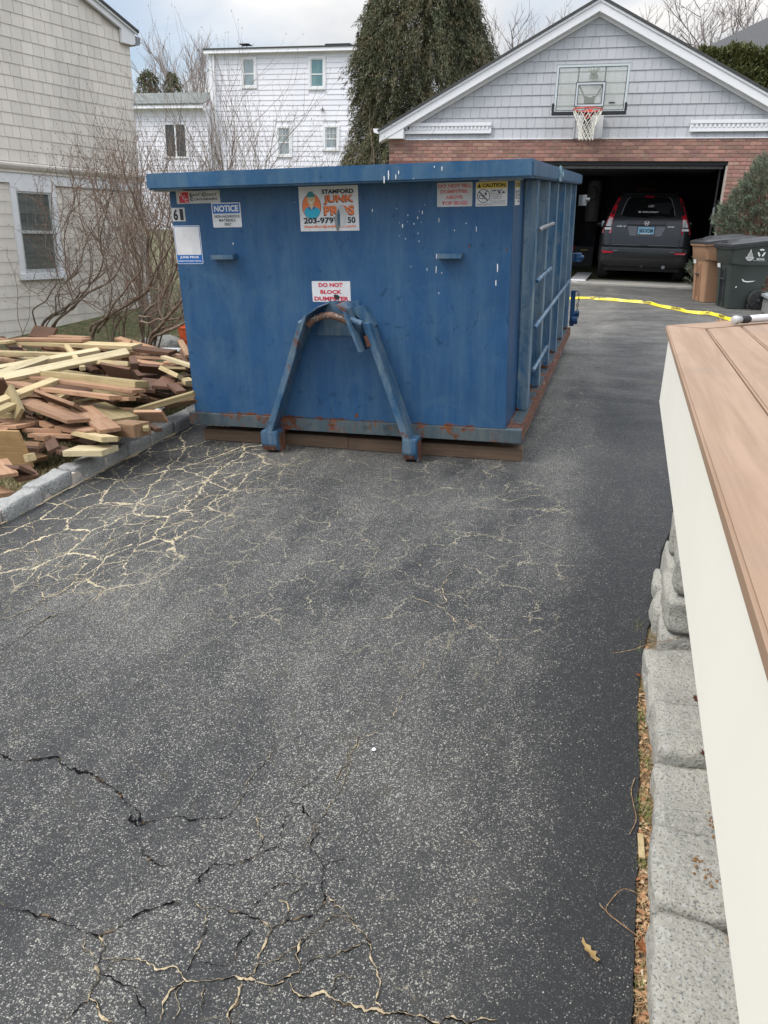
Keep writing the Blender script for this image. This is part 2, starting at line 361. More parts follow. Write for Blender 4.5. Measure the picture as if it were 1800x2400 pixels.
M['w_y']=wood('yellow_pine',(.50,.41,.24),(.38,.29,.155),(.25,.19,.11),.15)
M['w_p']=wood('pale_pine',(.56,.48,.31),(.45,.37,.22),(.33,.26,.15))
M['w_r']=wood('redwood',(.40,.245,.15),(.285,.16,.095),(.155,.085,.055),.28)
M['w_d']=wood('dark_board',(.13,.068,.042),(.09,.05,.033),(.05,.03,.02),.3)
M['w_n']=wood('brown_board',(.30,.19,.11),(.20,.12,.07),(.10,.06,.035),.22)
M['w_g']=wood('green_treated',(.36,.29,.16),(.26,.20,.10),(.16,.13,.07),.2)
M['w_w']=mat('white_strip',(.62,.64,.66),None,rough=.4)
M['w_f']=wood('plywood',(.42,.27,.13),(.33,.20,.09),(.2,.12,.06),.1)
M['timber']=wood('timber',(.17,.11,.07),(.12,.08,.055),(.07,.05,.035),.1)
M['composite']=wood('composite_deck',(.315,.215,.150),(.255,.168,.112),(.225,.170,.130),.03,.5)

# ------------------------------------------------------------------ measured positions (metres)
BOARDS=[(-5.86,6.50,0.32,-4.25,6.29,0.40,0.14,0.04,5,"y"),
(-5.75,6.48,0.35,-4.89,6.42,0.40,0.14,0.03,0,"r"),
(-5.58,6.80,0.35,-5.12,6.71,0.37,0.14,0.03,0,"r"),
(-6.12,7.12,0.33,-5.72,6.98,0.34,0.14,0.03,50,"d"),
(-5.94,6.35,0.32,-5.71,6.35,0.34,0.14,0.03,0,"y"),
(-5.70,6.07,0.28,-4.77,5.98,0.33,0.1,0.04,0,"y"),
(-4.96,6.21,0.37,-4.21,5.44,0.33,0.045,0.04,0,"y"),
(-4.78,5.06,0.28,-4.77,5.71,0.34,0.09,0.04,10,"p"),
(-5.07,5.38,0.27,-4.45,6.00,0.39,0.09,0.04,10,"p"),
(-4.67,4.94,0.28,-4.04,5.84,0.42,0.09,0.04,25,"p"),
(-4.39,5.66,0.35,-3.84,5.59,0.37,0.09,0.045,-15,"y"),
(-4.15,5.93,0.36,-3.66,5.89,0.38,0.16,0.03,-10,"r"),
(-4.13,6.11,0.41,-3.68,5.97,0.42,0.1,0.035,10,"d"),
(-3.97,6.20,0.40,-3.70,6.16,0.42,0.05,0.03,0,"w"),
(-3.66,5.78,0.41,-3.21,5.48,0.41,0.05,0.03,0,"p"),
(-3.43,5.45,0.37,-3.15,5.24,0.36,0.1,0.04,-30,"y"),
(-3.78,6.01,0.37,-3.51,6.00,0.38,0.14,0.03,0,"n"),
(-3.78,5.58,0.34,-3.51,5.54,0.35,0.12,0.03,-40,"d"),
(-3.37,5.03,0.28,-3.49,5.35,0.30,0.16,0.03,5,"d"),
(-3.27,5.10,0.30,-3.35,5.37,0.32,0.13,0.03,5,"d"),
(-4.04,5.54,0.29,-3.63,5.36,0.30,0.2,0.03,-55,"d"),
(-3.91,5.71,0.40,-3.75,5.49,0.38,0.06,0.05,0,"d"),
(-4.52,5.30,0.30,-3.38,5.03,0.34,0.15,0.05,-8,"g"),
(-4.54,5.21,0.27,-3.31,4.88,0.31,0.13,0.03,-5,"r"),
(-4.74,5.09,0.25,-4.12,4.85,0.26,0.16,0.03,-5,"r"),
(-4.16,4.89,0.26,-3.39,4.71,0.29,0.12,0.035,-8,"r"),
(-3.50,4.80,0.26,-3.31,4.79,0.27,0.09,0.03,-10,"r"),
(-4.19,4.40,0.24,-4.18,5.06,0.30,0.09,0.045,5,"y"),
(-4.24,4.60,0.29,-3.98,4.39,0.17,0.1,0.035,60,"g"),
(-4.10,4.29,0.20,-4.08,4.47,0.23,0.09,0.04,0,"g"),
(-4.51,4.75,0.25,-4.38,4.78,0.26,0.2,0.03,-60,"d"),
(-4.20,4.68,0.21,-3.42,4.32,0.20,0.17,0.03,-5,"r"),
(-4.18,4.87,0.22,-3.55,4.56,0.21,0.18,0.03,-38,"r"),
(-3.66,4.67,0.20,-3.17,4.31,0.16,0.15,0.032,0,"r"),
(-3.71,4.84,0.18,-3.25,4.58,0.17,0.22,0.035,0,"g"),
(-3.39,4.78,0.16,-2.87,4.89,0.33,0.05,0.045,10,"g"),
(-3.15,4.89,0.21,-2.91,4.98,0.26,0.08,0.03,-30,"n"),
(-3.24,4.73,0.16,-3.01,4.73,0.18,0.11,0.03,-55,"r"),
(-3.31,4.55,0.15,-3.02,4.45,0.18,0.14,0.09,0,"n"),
(-3.64,4.42,0.12,-3.28,4.28,0.15,0.13,0.035,0,"r"),
(-3.44,4.34,0.12,-3.07,4.16,0.15,0.12,0.04,-8,"y"),
(-3.37,4.14,0.05,-3.07,4.15,0.08,0.19,0.045,-3,"p"),
(-4.20,4.38,0.08,-3.91,4.38,0.11,0.2,0.03,-5,"r"),
(-4.14,4.53,0.10,-3.88,4.49,0.11,0.1,0.03,-5,"r"),
(-3.92,4.37,0.08,-3.57,4.35,0.11,0.06,0.03,-5,"r"),
(-3.81,4.30,0.07,-3.45,4.29,0.10,0.07,0.03,-5,"r"),
(-3.87,4.00,0.04,-3.59,4.00,0.06,0.26,0.02,-78,"f"),
(-3.77,4.20,0.04,-3.59,4.16,0.06,0.08,0.04,-20,"n"),
(-3.71,4.13,0.03,-3.57,4.12,0.04,0.07,0.03,0,"d"),
(-3.58,3.98,0.03,-3.54,3.97,0.04,0.06,0.05,0,"y"),
(-3.64,4.26,0.07,-3.46,4.09,0.05,0.08,0.03,20,"d"),
(-3.53,4.18,0.04,-3.37,4.11,0.04,0.09,0.03,0,"d"),
(-3.72,4.25,0.08,-3.61,4.22,0.09,0.05,0.04,0,"r"),
(-3.65,3.85,-0.04,-3.44,3.83,-0.02,0.17,0.03,-35,"d"),
(-3.68,3.80,0.03,-3.49,3.67,-0.01,0.16,0.03,0,"r"),
(-3.59,3.66,-0.10,-3.46,3.62,-0.11,0.14,0.04,-10,"r"),
(-3.85,4.47,0.12,-3.70,4.39,0.11,0.05,0.04,0,"r"),
(-3.79,4.49,0.12,-3.65,4.41,0.11,0.05,0.03,0,"d"),
(-3.59,3.89,-0.02,-3.44,3.81,-0.06,0.14,0.03,0,"d"),
(-3.90,4.05,0.09,-4.05,4.31,0.10,0.1,0.03,0,"r"),
(-3.08,4.60,0.14,-2.93,4.51,0.14,0.05,0.03,0,"d"),
(-3.06,4.54,0.17,-2.97,4.42,0.16,0.04,0.03,0,"g"),
(-3.13,4.79,0.19,-3.12,4.88,0.21,0.03,0.02,0,"w"),
(-3.86,6.40,0.46,-3.39,5.73,0.44,0.05,0.03,0,"n"),
(-3.15,5.26,0.35,-3.07,5.19,0.34,0.07,0.04,0,"y"),
(-3.71,6.19,0.43,-3.28,5.57,0.37,0.09,0.03,30,"d"),
(-3.21,5.16,0.32,-3.04,5.01,0.30,0.08,0.03,0,"d"),
(-5.33,5.76,0.28,-5.07,5.72,0.28,0.14,0.03,-10,"r"),
(-4.29,4.55,0.12,-4.07,4.54,0.13,0.05,0.04,0,"g"),
(-4.12,5.95,0.33,-3.59,5.66,0.29,0.14,0.03,-20,"d"),
(-4.18,5.76,0.31,-3.88,5.72,0.32,0.12,0.03,-20,"n"),
(-3.59,5.68,0.29,-3.25,5.52,0.28,0.14,0.03,-15,"d"),
(-3.47,5.24,0.21,-3.27,5.19,0.22,0.14,0.03,-25,"d"),
(-3.56,5.19,0.17,-3.29,5.12,0.17,0.12,0.03,-20,"d"),
(-3.98,4.67,0.05,-3.58,4.40,0.04,0.14,0.03,0,"d")]
LIMBS=[("B",0.0248,0.0083,[(-6.24,8.30,0.11),(-6.11,8.25,0.28),(-5.92,8.21,0.39),(-5.72,8.16,0.49),(-5.52,8.11,0.58),(-5.36,8.07,0.66),(-5.21,8.02,0.74),(-5.14,7.97,0.85),(-5.13,7.93,1.04),(-5.09,7.88,1.20),(-5.03,7.83,1.35),(-5.07,7.79,1.48),(-5.09,7.74,1.60),(-5.09,7.69,1.74),(-5.12,7.65,1.85),(-5.12,7.60,1.98)]),
("B",0.0102,0.0056,[(-5.25,7.90,0.70),(-5.20,7.86,0.93),(-5.20,7.81,1.14),(-5.21,7.77,1.32),(-5.26,7.73,1.51),(-5.31,7.69,1.61),(-5.41,7.64,1.70),(-5.50,7.60,1.81)]),
("B",0.0117,0.0063,[(-5.05,7.80,0.81),(-4.88,7.70,0.99),(-4.70,7.60,1.14),(-4.53,7.50,1.29),(-4.43,7.40,1.46)]),
("B",0.0080,0.0049,[(-4.95,7.70,1.33),(-4.93,7.75,1.38),(-4.85,7.80,1.48),(-4.82,7.85,1.64),(-4.82,7.90,1.83)]),
("A",0.0204,0.0083,[(-7.31,8.70,0.12),(-7.16,8.64,0.26),(-6.91,8.59,0.37),(-6.70,8.53,0.46),(-6.50,8.47,0.55),(-6.30,8.41,0.71),(-6.09,8.36,0.88),(-5.96,8.30,1.06)]),
("A",0.0190,0.0056,[(-7.09,8.60,0.11),(-6.88,8.51,0.28),(-6.63,8.43,0.41),(-6.39,8.34,0.55),(-6.15,8.26,0.68),(-5.84,8.17,0.79),(-5.65,8.09,0.91),(-5.47,8.00,1.11)]),
("A",0.0073,0.0035,[(-6.68,8.60,0.50),(-6.75,8.59,0.73),(-6.65,8.57,0.81),(-6.76,8.56,0.99),(-6.82,8.54,1.15),(-6.87,8.53,1.34),(-6.87,8.51,1.51),(-6.93,8.50,1.66)]),
("A",0.0080,0.0035,[(-6.90,8.60,0.40),(-6.93,8.63,0.61),(-6.81,8.67,0.73),(-6.70,8.70,0.81)]),
("A",0.0088,0.0042,[(-6.52,8.50,0.55),(-6.57,8.47,0.62),(-6.61,8.44,0.80),(-6.59,8.41,1.06),(-6.55,8.39,1.29),(-6.43,8.36,1.51),(-6.31,8.33,1.71),(-6.32,8.30,1.97)]),
("C",0.0175,0.0083,[(-5.31,8.00,0.20),(-5.22,7.90,0.46),(-5.07,7.80,0.57),(-4.87,7.70,0.67),(-4.68,7.60,0.84),(-4.51,7.50,1.04),(-4.38,7.40,1.22)]),
("C",0.0219,0.0139,[(-5.03,7.70,0.24),(-4.82,7.60,0.40),(-4.59,7.50,0.59),(-4.40,7.40,0.72),(-4.26,7.30,0.87)]),
("C",0.0190,0.0125,[(-5.01,7.70,0.22),(-4.76,7.58,0.34),(-4.54,7.45,0.42),(-4.35,7.33,0.49),(-4.18,7.20,0.56)]),
("C",0.0088,0.0042,[(-5.06,8.00,0.64),(-4.95,7.96,0.87),(-4.94,7.92,1.07),(-4.87,7.88,1.33),(-4.76,7.84,1.56),(-4.75,7.80,1.77)]),
("B",0.0095,0.0042,[(-5.93,8.50,0.09),(-5.86,8.46,0.30),(-5.78,8.41,0.48),(-5.71,8.37,0.75),(-5.71,8.33,1.09),(-5.60,8.29,1.37),(-5.42,8.24,1.71),(-5.35,8.20,1.91)]),
("B",0.0131,0.0042,[(-5.86,8.20,0.16),(-5.73,8.15,0.35),(-5.62,8.10,0.42),(-5.41,8.05,0.52),(-5.13,8.00,0.62)]),
("A",0.0073,0.0035,[(-6.37,8.30,0.57),(-6.13,8.25,0.51),(-5.98,8.20,0.47),(-5.75,8.15,0.49),(-5.50,8.10,0.61)]),
("S",0.0051,0.0021,[(-7.19,8.20,0.10),(-7.24,8.22,0.26),(-7.24,8.23,0.43),(-7.22,8.25,0.64),(-7.26,8.27,0.84),(-7.33,8.28,1.04),(-7.33,8.30,1.13)]),
("T",0.0036,0.0021,[(-7.35,8.40,0.08),(-7.20,8.38,0.31),(-7.15,8.35,0.50),(-7.08,8.33,0.70),(-6.91,8.30,0.92)]),
("B",0.0073,0.0035,[(-5.92,8.20,0.38),(-5.82,8.17,0.59),(-5.78,8.14,0.76),(-5.81,8.11,0.97),(-5.85,8.09,1.25),(-5.82,8.06,1.47),(-5.82,8.03,1.76),(-5.80,8.00,1.95)]),
("A",0.0066,0.0035,[(-6.56,8.40,0.80),(-6.36,8.36,0.97),(-6.20,8.32,1.23),(-5.97,8.28,1.47),(-5.80,8.24,1.67),(-5.70,8.20,1.84)]),
("A",0.0066,0.0035,[(-6.29,8.40,0.71),(-6.18,8.35,1.02),(-6.17,8.30,1.30),(-6.20,8.25,1.57),(-6.11,8.20,1.83)]),
("A",0.0066,0.0035,[(-6.04,8.40,1.05),(-5.99,8.32,1.30),(-5.84,8.25,1.55),(-5.69,8.18,1.77),(-5.52,8.10,2.01)])]
CRACKS=[(5,"d",[(-1.791,1.684),(-1.721,1.667),(-1.669,1.681),(-1.595,1.712),(-1.518,1.682),(-1.453,1.677),(-1.394,1.665),(-1.346,1.651),(-1.293,1.624),(-1.236,1.594),(-1.182,1.560),(-1.153,1.539),(-1.163,1.518),(-1.196,1.533),(-1.204,1.568)]),
(2.5,"d",[(-1.153,1.539),(-1.111,1.570),(-1.044,1.588),(-0.990,1.599),(-0.923,1.630),(-0.919,1.650)]),
(2.5,"d",[(-1.152,1.490),(-1.087,1.437),(-1.038,1.417),(-0.999,1.412)]),
(3,"d",[(-1.359,1.197),(-1.291,1.194),(-1.247,1.192),(-1.162,1.191),(-1.102,1.183),(-1.052,1.180),(-1.007,1.230),(-0.973,1.282),(-0.944,1.300),(-0.904,1.323)]),
(4,"m",[(-1.052,1.180),(-1.014,1.154),(-1.004,1.132),(-0.984,1.094),(-0.982,1.065),(-0.969,1.039),(-0.979,1.020),(-0.982,0.975)]),
(7,"s",[(-0.969,1.039),(-0.929,1.017),(-0.881,1.001)]),
(6,"s",[(-1.004,1.132),(-0.959,1.141),(-0.916,1.153),(-0.877,1.151),(-0.827,1.150),(-0.783,1.138),(-0.729,1.150),(-0.655,1.168),(-0.606,1.175),(-0.555,1.190),(-0.538,1.233),(-0.563,1.293),(-0.559,1.313)]),
(7,"s",[(-0.783,1.138),(-0.802,1.109),(-0.805,1.074),(-0.787,1.027)]),
(9,"s",[(-0.642,1.165),(-0.643,1.131),(-0.645,1.102),(-0.639,1.068)]),
(3,"m",[(-0.786,1.143),(-0.794,1.190),(-0.798,1.241),(-0.807,1.292),(-0.824,1.323)]),
(6,"s",[(-0.872,1.338),(-0.833,1.327)]),
(4,"m",[(-0.833,1.327),(-0.768,1.342),(-0.716,1.342),(-0.675,1.322),(-0.644,1.323),(-0.620,1.354),(-0.635,1.389),(-0.673,1.408)]),
(5,"m",[(-0.644,1.323),(-0.642,1.277),(-0.642,1.214),(-0.645,1.171)]),
(3,"d",[(-0.620,1.354),(-0.589,1.356),(-0.559,1.374),(-0.546,1.421),(-0.572,1.473),(-0.583,1.518),(-0.551,1.575)]),
(4,"s",[(-0.554,1.441),(-0.501,1.419),(-0.446,1.385),(-0.405,1.343),(-0.351,1.270),(-0.341,1.204),(-0.315,1.189)]),
(3,"m",[(-0.538,1.233),(-0.492,1.280),(-0.440,1.314),(-0.402,1.334)]),
(7,"s",[(-0.549,1.191),(-0.525,1.175),(-0.456,1.186),(-0.417,1.185),(-0.369,1.188),(-0.315,1.186),(-0.193,1.207),(-0.070,1.236)]),
(2.5,"d",[(-0.891,1.371),(-0.896,1.416),(-0.876,1.458),(-0.834,1.469),(-0.790,1.494),(-0.770,1.524),(-0.740,1.566),(-0.700,1.556)]),
(2,"d",[(-0.740,1.566),(-0.772,1.724),(-0.737,1.728),(-0.705,1.703),(-0.642,1.637),(-0.646,1.575),(-0.600,1.545),(-0.583,1.518)]),
(2,"d",[(-0.772,1.724),(-0.754,1.789),(-0.722,1.883)]),
(2,"d",[(-0.718,1.345),(-0.707,1.391),(-0.685,1.443),(-0.609,1.467)]),
(2.5,"s",[(-0.672,1.832),(-0.673,1.918),(-0.670,2.000),(-0.666,2.086)]),
(2,"s",[(-0.931,1.752),(-0.935,1.826),(-0.910,1.948)]),
(2,"m",[(-0.770,1.524),(-0.812,1.600),(-0.857,1.662)]),
(2,"m",[(-0.684,1.486),(-0.609,1.467),(-0.646,1.415)]),
(2,"d",[(-0.986,1.097),(-0.898,1.088),(-0.855,1.060),(-0.808,1.024)]),
(2,"m",[(-0.445,1.186),(-0.418,1.144)]),
(2,"m",[(-0.447,1.191),(-0.445,1.232),(-0.434,1.247),(-0.402,1.253)]),
(2,"s",[(-0.979,1.096),(-0.970,1.129),(-0.940,1.150)]),
(2,"m",[(-0.731,1.153),(-0.724,1.119),(-0.713,1.078)]),
(2,"d",[(-0.770,1.190),(-0.724,1.185),(-0.698,1.217),(-0.702,1.261),(-0.680,1.293)]),
(2,"s",[(-1.086,1.181),(-1.067,1.146),(-1.020,1.127)]),
(2,"m",[(-0.563,1.293),(-0.548,1.330),(-0.509,1.388),(-0.446,1.385)]),
(2,"s",[(-0.787,1.125),(-0.774,1.083),(-0.754,1.039)]),
(1.6,"s",[(-0.919,1.650),(-0.931,1.752)]),
(1.6,"s",[(-0.639,1.208),(-0.596,1.245),(-0.563,1.293)]),
(3.5,"s",[(-3.172,4.972),(-3.020,4.770),(-2.895,4.579),(-2.893,4.426),(-2.888,4.305)]),
(2.5,"s",[(-2.895,4.579),(-2.678,4.549),(-2.527,4.633),(-2.575,4.866),(-2.679,4.958)]),
(3,"s",[(-3.013,4.277),(-2.888,4.305),(-2.873,4.145),(-3.038,4.131)]),
(4,"s",[(-2.471,4.039),(-2.453,4.239),(-2.436,4.429),(-2.515,4.610)]),
(3,"s",[(-3.193,4.028),(-2.994,3.921),(-2.906,3.797)]),
(2.5,"s",[(-2.968,3.885),(-2.915,4.003),(-2.797,4.029),(-2.722,4.179),(-2.750,4.457)]),
(3,"s",[(-3.199,3.762),(-3.002,3.638),(-2.919,3.657),(-2.816,3.739),(-2.668,3.734),(-2.579,3.793)]),
(3,"s",[(-3.176,3.467),(-3.014,3.330),(-2.936,3.218),(-2.784,3.070),(-2.621,2.939),(-2.522,2.937),(-2.447,2.982)]),
(2.5,"s",[(-3.211,3.284),(-3.118,3.323),(-3.026,3.345)]),
(2.5,"s",[(-3.001,3.047),(-2.916,3.053),(-2.786,3.055)]),
(4,"s",[(-2.554,3.125),(-2.441,2.983),(-2.370,2.844),(-2.339,2.752),(-2.377,2.638),(-2.481,2.717),(-2.577,2.818)]),
(3,"s",[(-2.440,2.416),(-2.409,2.465),(-2.382,2.536),(-2.380,2.625),(-2.300,2.557),(-2.223,2.522),(-2.253,2.483),(-2.274,2.377)]),
(4,"s",[(-2.482,3.326),(-2.463,3.177),(-2.406,3.019)]),
(2.5,"s",[(-2.370,2.844),(-2.239,2.826),(-2.267,2.920),(-2.342,3.007)]),
(2,"s",[(-2.152,2.637),(-2.173,2.770),(-2.180,2.816)]),
(2.5,"s",[(-2.116,4.360),(-2.127,4.181),(-2.124,4.016),(-2.269,4.023),(-2.314,3.933)]),
(2.5,"s",[(-2.295,4.816),(-2.134,4.693),(-1.963,4.655),(-1.929,4.494),(-2.044,4.492),(-2.116,4.360)]),
(3,"s",[(-2.183,3.699),(-2.261,3.576),(-2.432,3.588),(-2.488,3.488),(-2.494,3.323)]),
(2.5,"s",[(-3.228,4.352),(-3.021,4.157),(-2.725,3.919)]),
(2.5,"s",[(-3.186,4.623),(-3.013,4.501),(-2.893,4.426)]),
(2,"s",[(-3.054,3.684),(-2.942,3.416),(-3.001,3.333)]),
(2,"s",[(-2.660,3.348),(-2.653,3.161),(-2.629,3.021)]),
(2.5,"s",[(-1.995,4.990),(-1.963,4.655)]),
(2,"s",[(-2.855,2.882),(-2.769,2.931),(-2.644,2.934)]),
(2.5,"s",[(-2.633,2.632),(-2.619,2.708),(-2.509,2.735),(-2.426,2.780),(-2.386,2.865)]),
(3,"s",[(-2.579,3.793),(-2.420,3.792),(-2.419,3.949),(-2.314,3.933)]),
(2.5,"s",[(-2.541,3.545),(-2.570,3.682),(-2.579,3.793)]),
(3.2,"s",[(-0.635,3.380),(-0.636,3.182),(-0.586,3.058),(-0.617,3.007),(-0.541,2.942),(-0.505,2.871)]),
(2.2,"s",[(-0.747,3.062),(-0.627,3.004)]),
(2,"s",[(-0.574,2.739),(-0.562,2.534),(-0.591,2.341),(-0.586,2.202),(-0.664,2.030),(-0.663,1.849)]),
(1.6,"s",[(-0.505,2.871),(-0.498,2.617),(-0.507,2.422)]),
(2,"s",[(-0.485,2.916),(-0.395,2.860)]),
(1.6,"s",[(-0.664,2.030),(-0.642,1.833),(-0.656,1.710),(-0.675,1.578)]),
(1.6,"s",[(-0.096,7.783),(0.161,7.787),(0.453,7.678)]),
(1.5,"d",[(-2.251,2.202),(-2.242,2.353),(-2.252,2.512)])]
TAPE=[(-1.083,13.689),(-0.929,13.616),(-0.811,13.711),(-0.567,13.852),(-0.396,13.762),(-0.209,13.727),(-0.004,13.660),(0.197,13.594),(0.414,13.483),(0.599,13.110),(0.779,12.904),(0.914,12.674),(1.098,12.473),(1.240,12.487),(1.372,12.212),(1.460,11.908)]
# ------------------------------------------------------------------ asphalt material
def asphalt():
    m=bpy.data.materials.new('asphalt'); m.use_nodes=True; t,n,L,b=nodes(m)
    pos=n('ShaderNodeNewGeometry').outputs['Position']
    sp=n('ShaderNodeSeparateXYZ'); L(pos,sp.inputs[0]); X,Y=sp.outputs['X'],sp.outputs['Y']
    fl=n('ShaderNodeCombineXYZ'); L(X,fl.inputs[0]); L(Y,fl.inputs[1]); flat=fl.outputs[0]
    def nz(scale,st=(1,1,1),det=5,ro=.6,dis=0,rot=0):
        mp=n('ShaderNodeMapping'); mp.inputs['Scale'].default_value=st; mp.inputs['Rotation'].default_value=(0,0,rot); L(flat,mp.inputs['Vector'])
        q=n('ShaderNodeTexNoise'); q.inputs['Scale'].default_value=scale; q.inputs['Detail'].default_value=det; q.inputs['Roughness'].default_value=ro; q.inputs['Distortion'].default_value=dis; L(mp.outputs[0],q.inputs['Vector']); return q.outputs['Fac']
    def mr(f,a,b_,c=0,d=1,sm=False):
        q=n('ShaderNodeMapRange'); q.inputs[1].default_value=a; q.inputs[2].default_value=b_; q.inputs[3].default_value=c; q.inputs[4].default_value=d; L(f,q.inputs[0])
        if sm: q.interpolation_type='SMOOTHSTEP'
        return q.outputs[0]
    def mth(op,a,b_=0):
        q=n('ShaderNodeMath',operation=op)
        for i,x in enumerate((a,b_)):
            if isinstance(x,(int,float)): q.inputs[i].default_value=x
            else: L(x,q.inputs[i])
        return q.outputs[0]
    def mx(fac,A,B):
        q=n('ShaderNodeMix',data_type='RGBA'); 
        if isinstance(fac,float): q.inputs['Factor'].default_value=fac
        else: L(fac,q.inputs['Factor'])
        for nm_,x in (('A',A),('B',B)):
            if isinstance(x,tuple): q.inputs[nm_].default_value=(*x,1)
            else: L(x,q.inputs[nm_])
        return q.outputs['Result']
    wear=nz(1.15,(1,.55,1),7,.62,.3,-.5)                # where the sealcoat has worn through
    wm=mr(wear,.40,.62)
    right=mr(mth('ADD',X,mth('MULTIPLY',nz(1.5),.5)),.02,.30,0,1,True)  # newer smooth sealcoat along the wall side
    far=mr(Y,5.0,8.5,0,1,True)
    lowy=mr(Y,6.0,4.2,0,1)
    wm=mth('MULTIPLY',wm,mth('SUBTRACT',1.0,mth('MULTIPLY',mth('MULTIPLY',right,lowy),.8)))
    c=mx(wm,(.027,.028,.030),(.060,.059,.057))
    c=mx(mth('MULTIPLY',mr(nz(45,det=4),.3,.75),.45),c,(.016,.018,.021))
    c=mx(mth('MULTIPLY',far,mr(nz(1.3,(1,2.6,1),7,.75),.42,.72,.05,.85)),c,(.16,.155,.145))
    # loose grit and exposed stone, thicker where worn
    def chips(scale,thr,size):
        v=n('ShaderNodeTexVoronoi',feature='F1',voronoi_dimensions='2D'); v.inputs['Scale'].default_value=scale; v.inputs['Randomness'].default_value=1; L(flat,v.inputs['Vector'])
        se=n('ShaderNodeSeparateColor'); L(v.outputs['Color'],se.inputs[0])
        on=mth('GREATER_THAN',se.outputs[0],thr); sz=mth('MULTIPLY',se.outputs[1],size)
        return mth('MULTIPLY',on,mth('LESS_THAN',v.outputs['Distance'],sz)),se.outputs[2]
    streak=nz(2.2,(1.6,.35,1),6,.65,.3,-.15)
    dens=mth('ADD',mth('MULTIPLY',wm,.30),mr(streak,.36,.66,0,.30)); kz=mth('MULTIPLY',mr(mth('ADD',X,mth('MULTIPLY',nz(2),.5)),-2.1,-2.9,0,1,True),mr(Y,2.6,3.0)); dens=mth('MULTIPLY',dens,mth('MULTIPLY',mth('SUBTRACT',1.0,mth('MULTIPLY',right,.85)),mth('SUBTRACT',1.0,mth('MULTIPLY',kz,.85))))
    dens=mth('ADD',dens,mth('MULTIPLY',mr(nz(14,det=3),.45,.65),.10)); dens=mth('ADD',dens,mth('MULTIPLY',far,.12))
    c1,v1c=chips(230,mth('SUBTRACT',1.03,dens),.55); c2,v2c=chips(125,mth('SUBTRACT',1.06,mth('MULTIPLY',dens,.50)),.45); c3,v3c=chips(330,mth('SUBTRACT',.90,dens),.7)
    c=mx(mth('MULTIPLY',c3,.40),c,mx(v3c,(.34,.33,.30),(.20,.195,.18)))
    c=mx(mth('MULTIPLY',c1,.80),c,mx(v1c,(.46,.445,.39),(.24,.23,.205)))
    c=mx(mth('MULTIPLY',c2,.65),c,mx(v2c,(.36,.35,.31),(.22,.205,.175)))
    # crazing: cells of voronoi, sand in the joints close to the kerb, dark hairlines elsewhere
    def vor(scale,dist,st=(1,1,1),rot=0):
        mp=n('ShaderNodeMapping'); mp.inputs['Scale'].default_value=st; mp.inputs['Rotation'].default_value=(0,0,rot)
        q=n('ShaderNodeTexNoise'); q.inputs['Scale'].default_value=7; q.inputs['Detail'].default_value=5; q.inputs['Roughness'].default_value=.65; L(flat,q.inputs['Vector'])
        su=n('ShaderNodeVectorMath',operation='SUBTRACT'); L(q.outputs['Color'],su.inputs[0]); su.inputs[1].default_value=(.5,.5,.5)
        sc=n('ShaderNodeVectorMath',operation='SCALE'); sc.inputs['Scale'].default_value=dist; L(su.outputs[0],sc.inputs[0])
        ad=n('ShaderNodeVectorMath',operation='ADD'); L(flat,ad.inputs[0]); L(sc.outputs[0],ad.inputs[1]); L(ad.outputs[0],mp.inputs['Vector'])
        v=n('ShaderNodeTexVoronoi',feature='DISTANCE_TO_EDGE',voronoi_dimensions='2D'); v.inputs['Scale'].default_value=scale; v.inputs['Randomness'].default_value=1; L(mp.outputs[0],v.inputs['Vector']); return v.outputs['Distance']
    kd=mth('ADD',X,3.25)
    kdn=mth('ADD',kd,mth('MULTIPLY',mth('SUBTRACT',nz(1.3),.5),.9))
    zone=mth('MULTIPLY',mr(kdn,1.45,.95,0,1,True),mth('MULTIPLY',mr(Y,2.5,2.95,0,1,True),mr(Y,6.2,5.6,0,1,True)))
    brk=mr(nz(5.5,det=3),.30,.44)
    v1=vor(3.1,.17,(1.25,.72,1),-.25); v2=vor(7.5,.13,(1.3,.6,1),-.3)
    wv=mr(nz(14,det=3),.38,.80,.005,.034)
    k1=mth('MULTIPLY',mth('LESS_THAN',v1,wv),zone)
    z2=mth('MULTIPLY',zone,mr(kdn,.25,.6,0,1,True))
    k2=mth('MULTIPLY',mth('LESS_THAN',v2,mth('MULTIPLY',wv,.95)),mth('MULTIPLY',z2,brk))
    sand=mth('MAXIMUM',k1,k2)
    # hairlines over the rest
    v3=vor(2.3,.25,(1,.7,1),.4); v4=vor(5.5,.16,(1,.8,1),.2)
    hz=mr(nz(1.1,det=3),.40,.52)
    hx=mth('SUBTRACT',1.0,right)
    h3=mth('MULTIPLY',mth('LESS_THAN',v3,.0038),mth('MULTIPLY',mr(nz(3.1,det=2),.42,.5),hx))
    h4=mth('MULTIPLY',mth('LESS_THAN',v4,.0115),mth('MULTIPLY',mth('MULTIPLY',hz,hx),mr(nz(6,det=2),.46,.56)))
    hair=mth('MAXIMUM',h3,h4)
    nearz=mr(Y,3.0,2.2,0,1,True)
    hc=mx(mth('MULTIPLY',nearz,.85),(.36,.32,.23),(.008,.008,.009))
    hc=mx(mr(nz(9),.60,.66),hc,(.27,.245,.18))
    c=mx(mth('MULTIPLY',hair,.85),c,hc)
    c=mx(mth('MULTIPLY',sand,.92),c,mx(nz(40),(.58,.50,.33),(.42,.35,.23)))
    L(c,b.inputs['Base Color'])
    rgh=mr(nz(60),.3,.7,.62,.85); L(rgh,b.inputs['Roughness']); b.inputs['Specular IOR Level'].default_value=.35
    hh=mth('ADD',mth('MULTIPLY',nz(120,det=4,ro=.7),1.0),mth('MULTIPLY',nz(30,det=3),.9))
    hh=mth('SUBTRACT',hh,mth('MULTIPLY',hair,1.4)); 
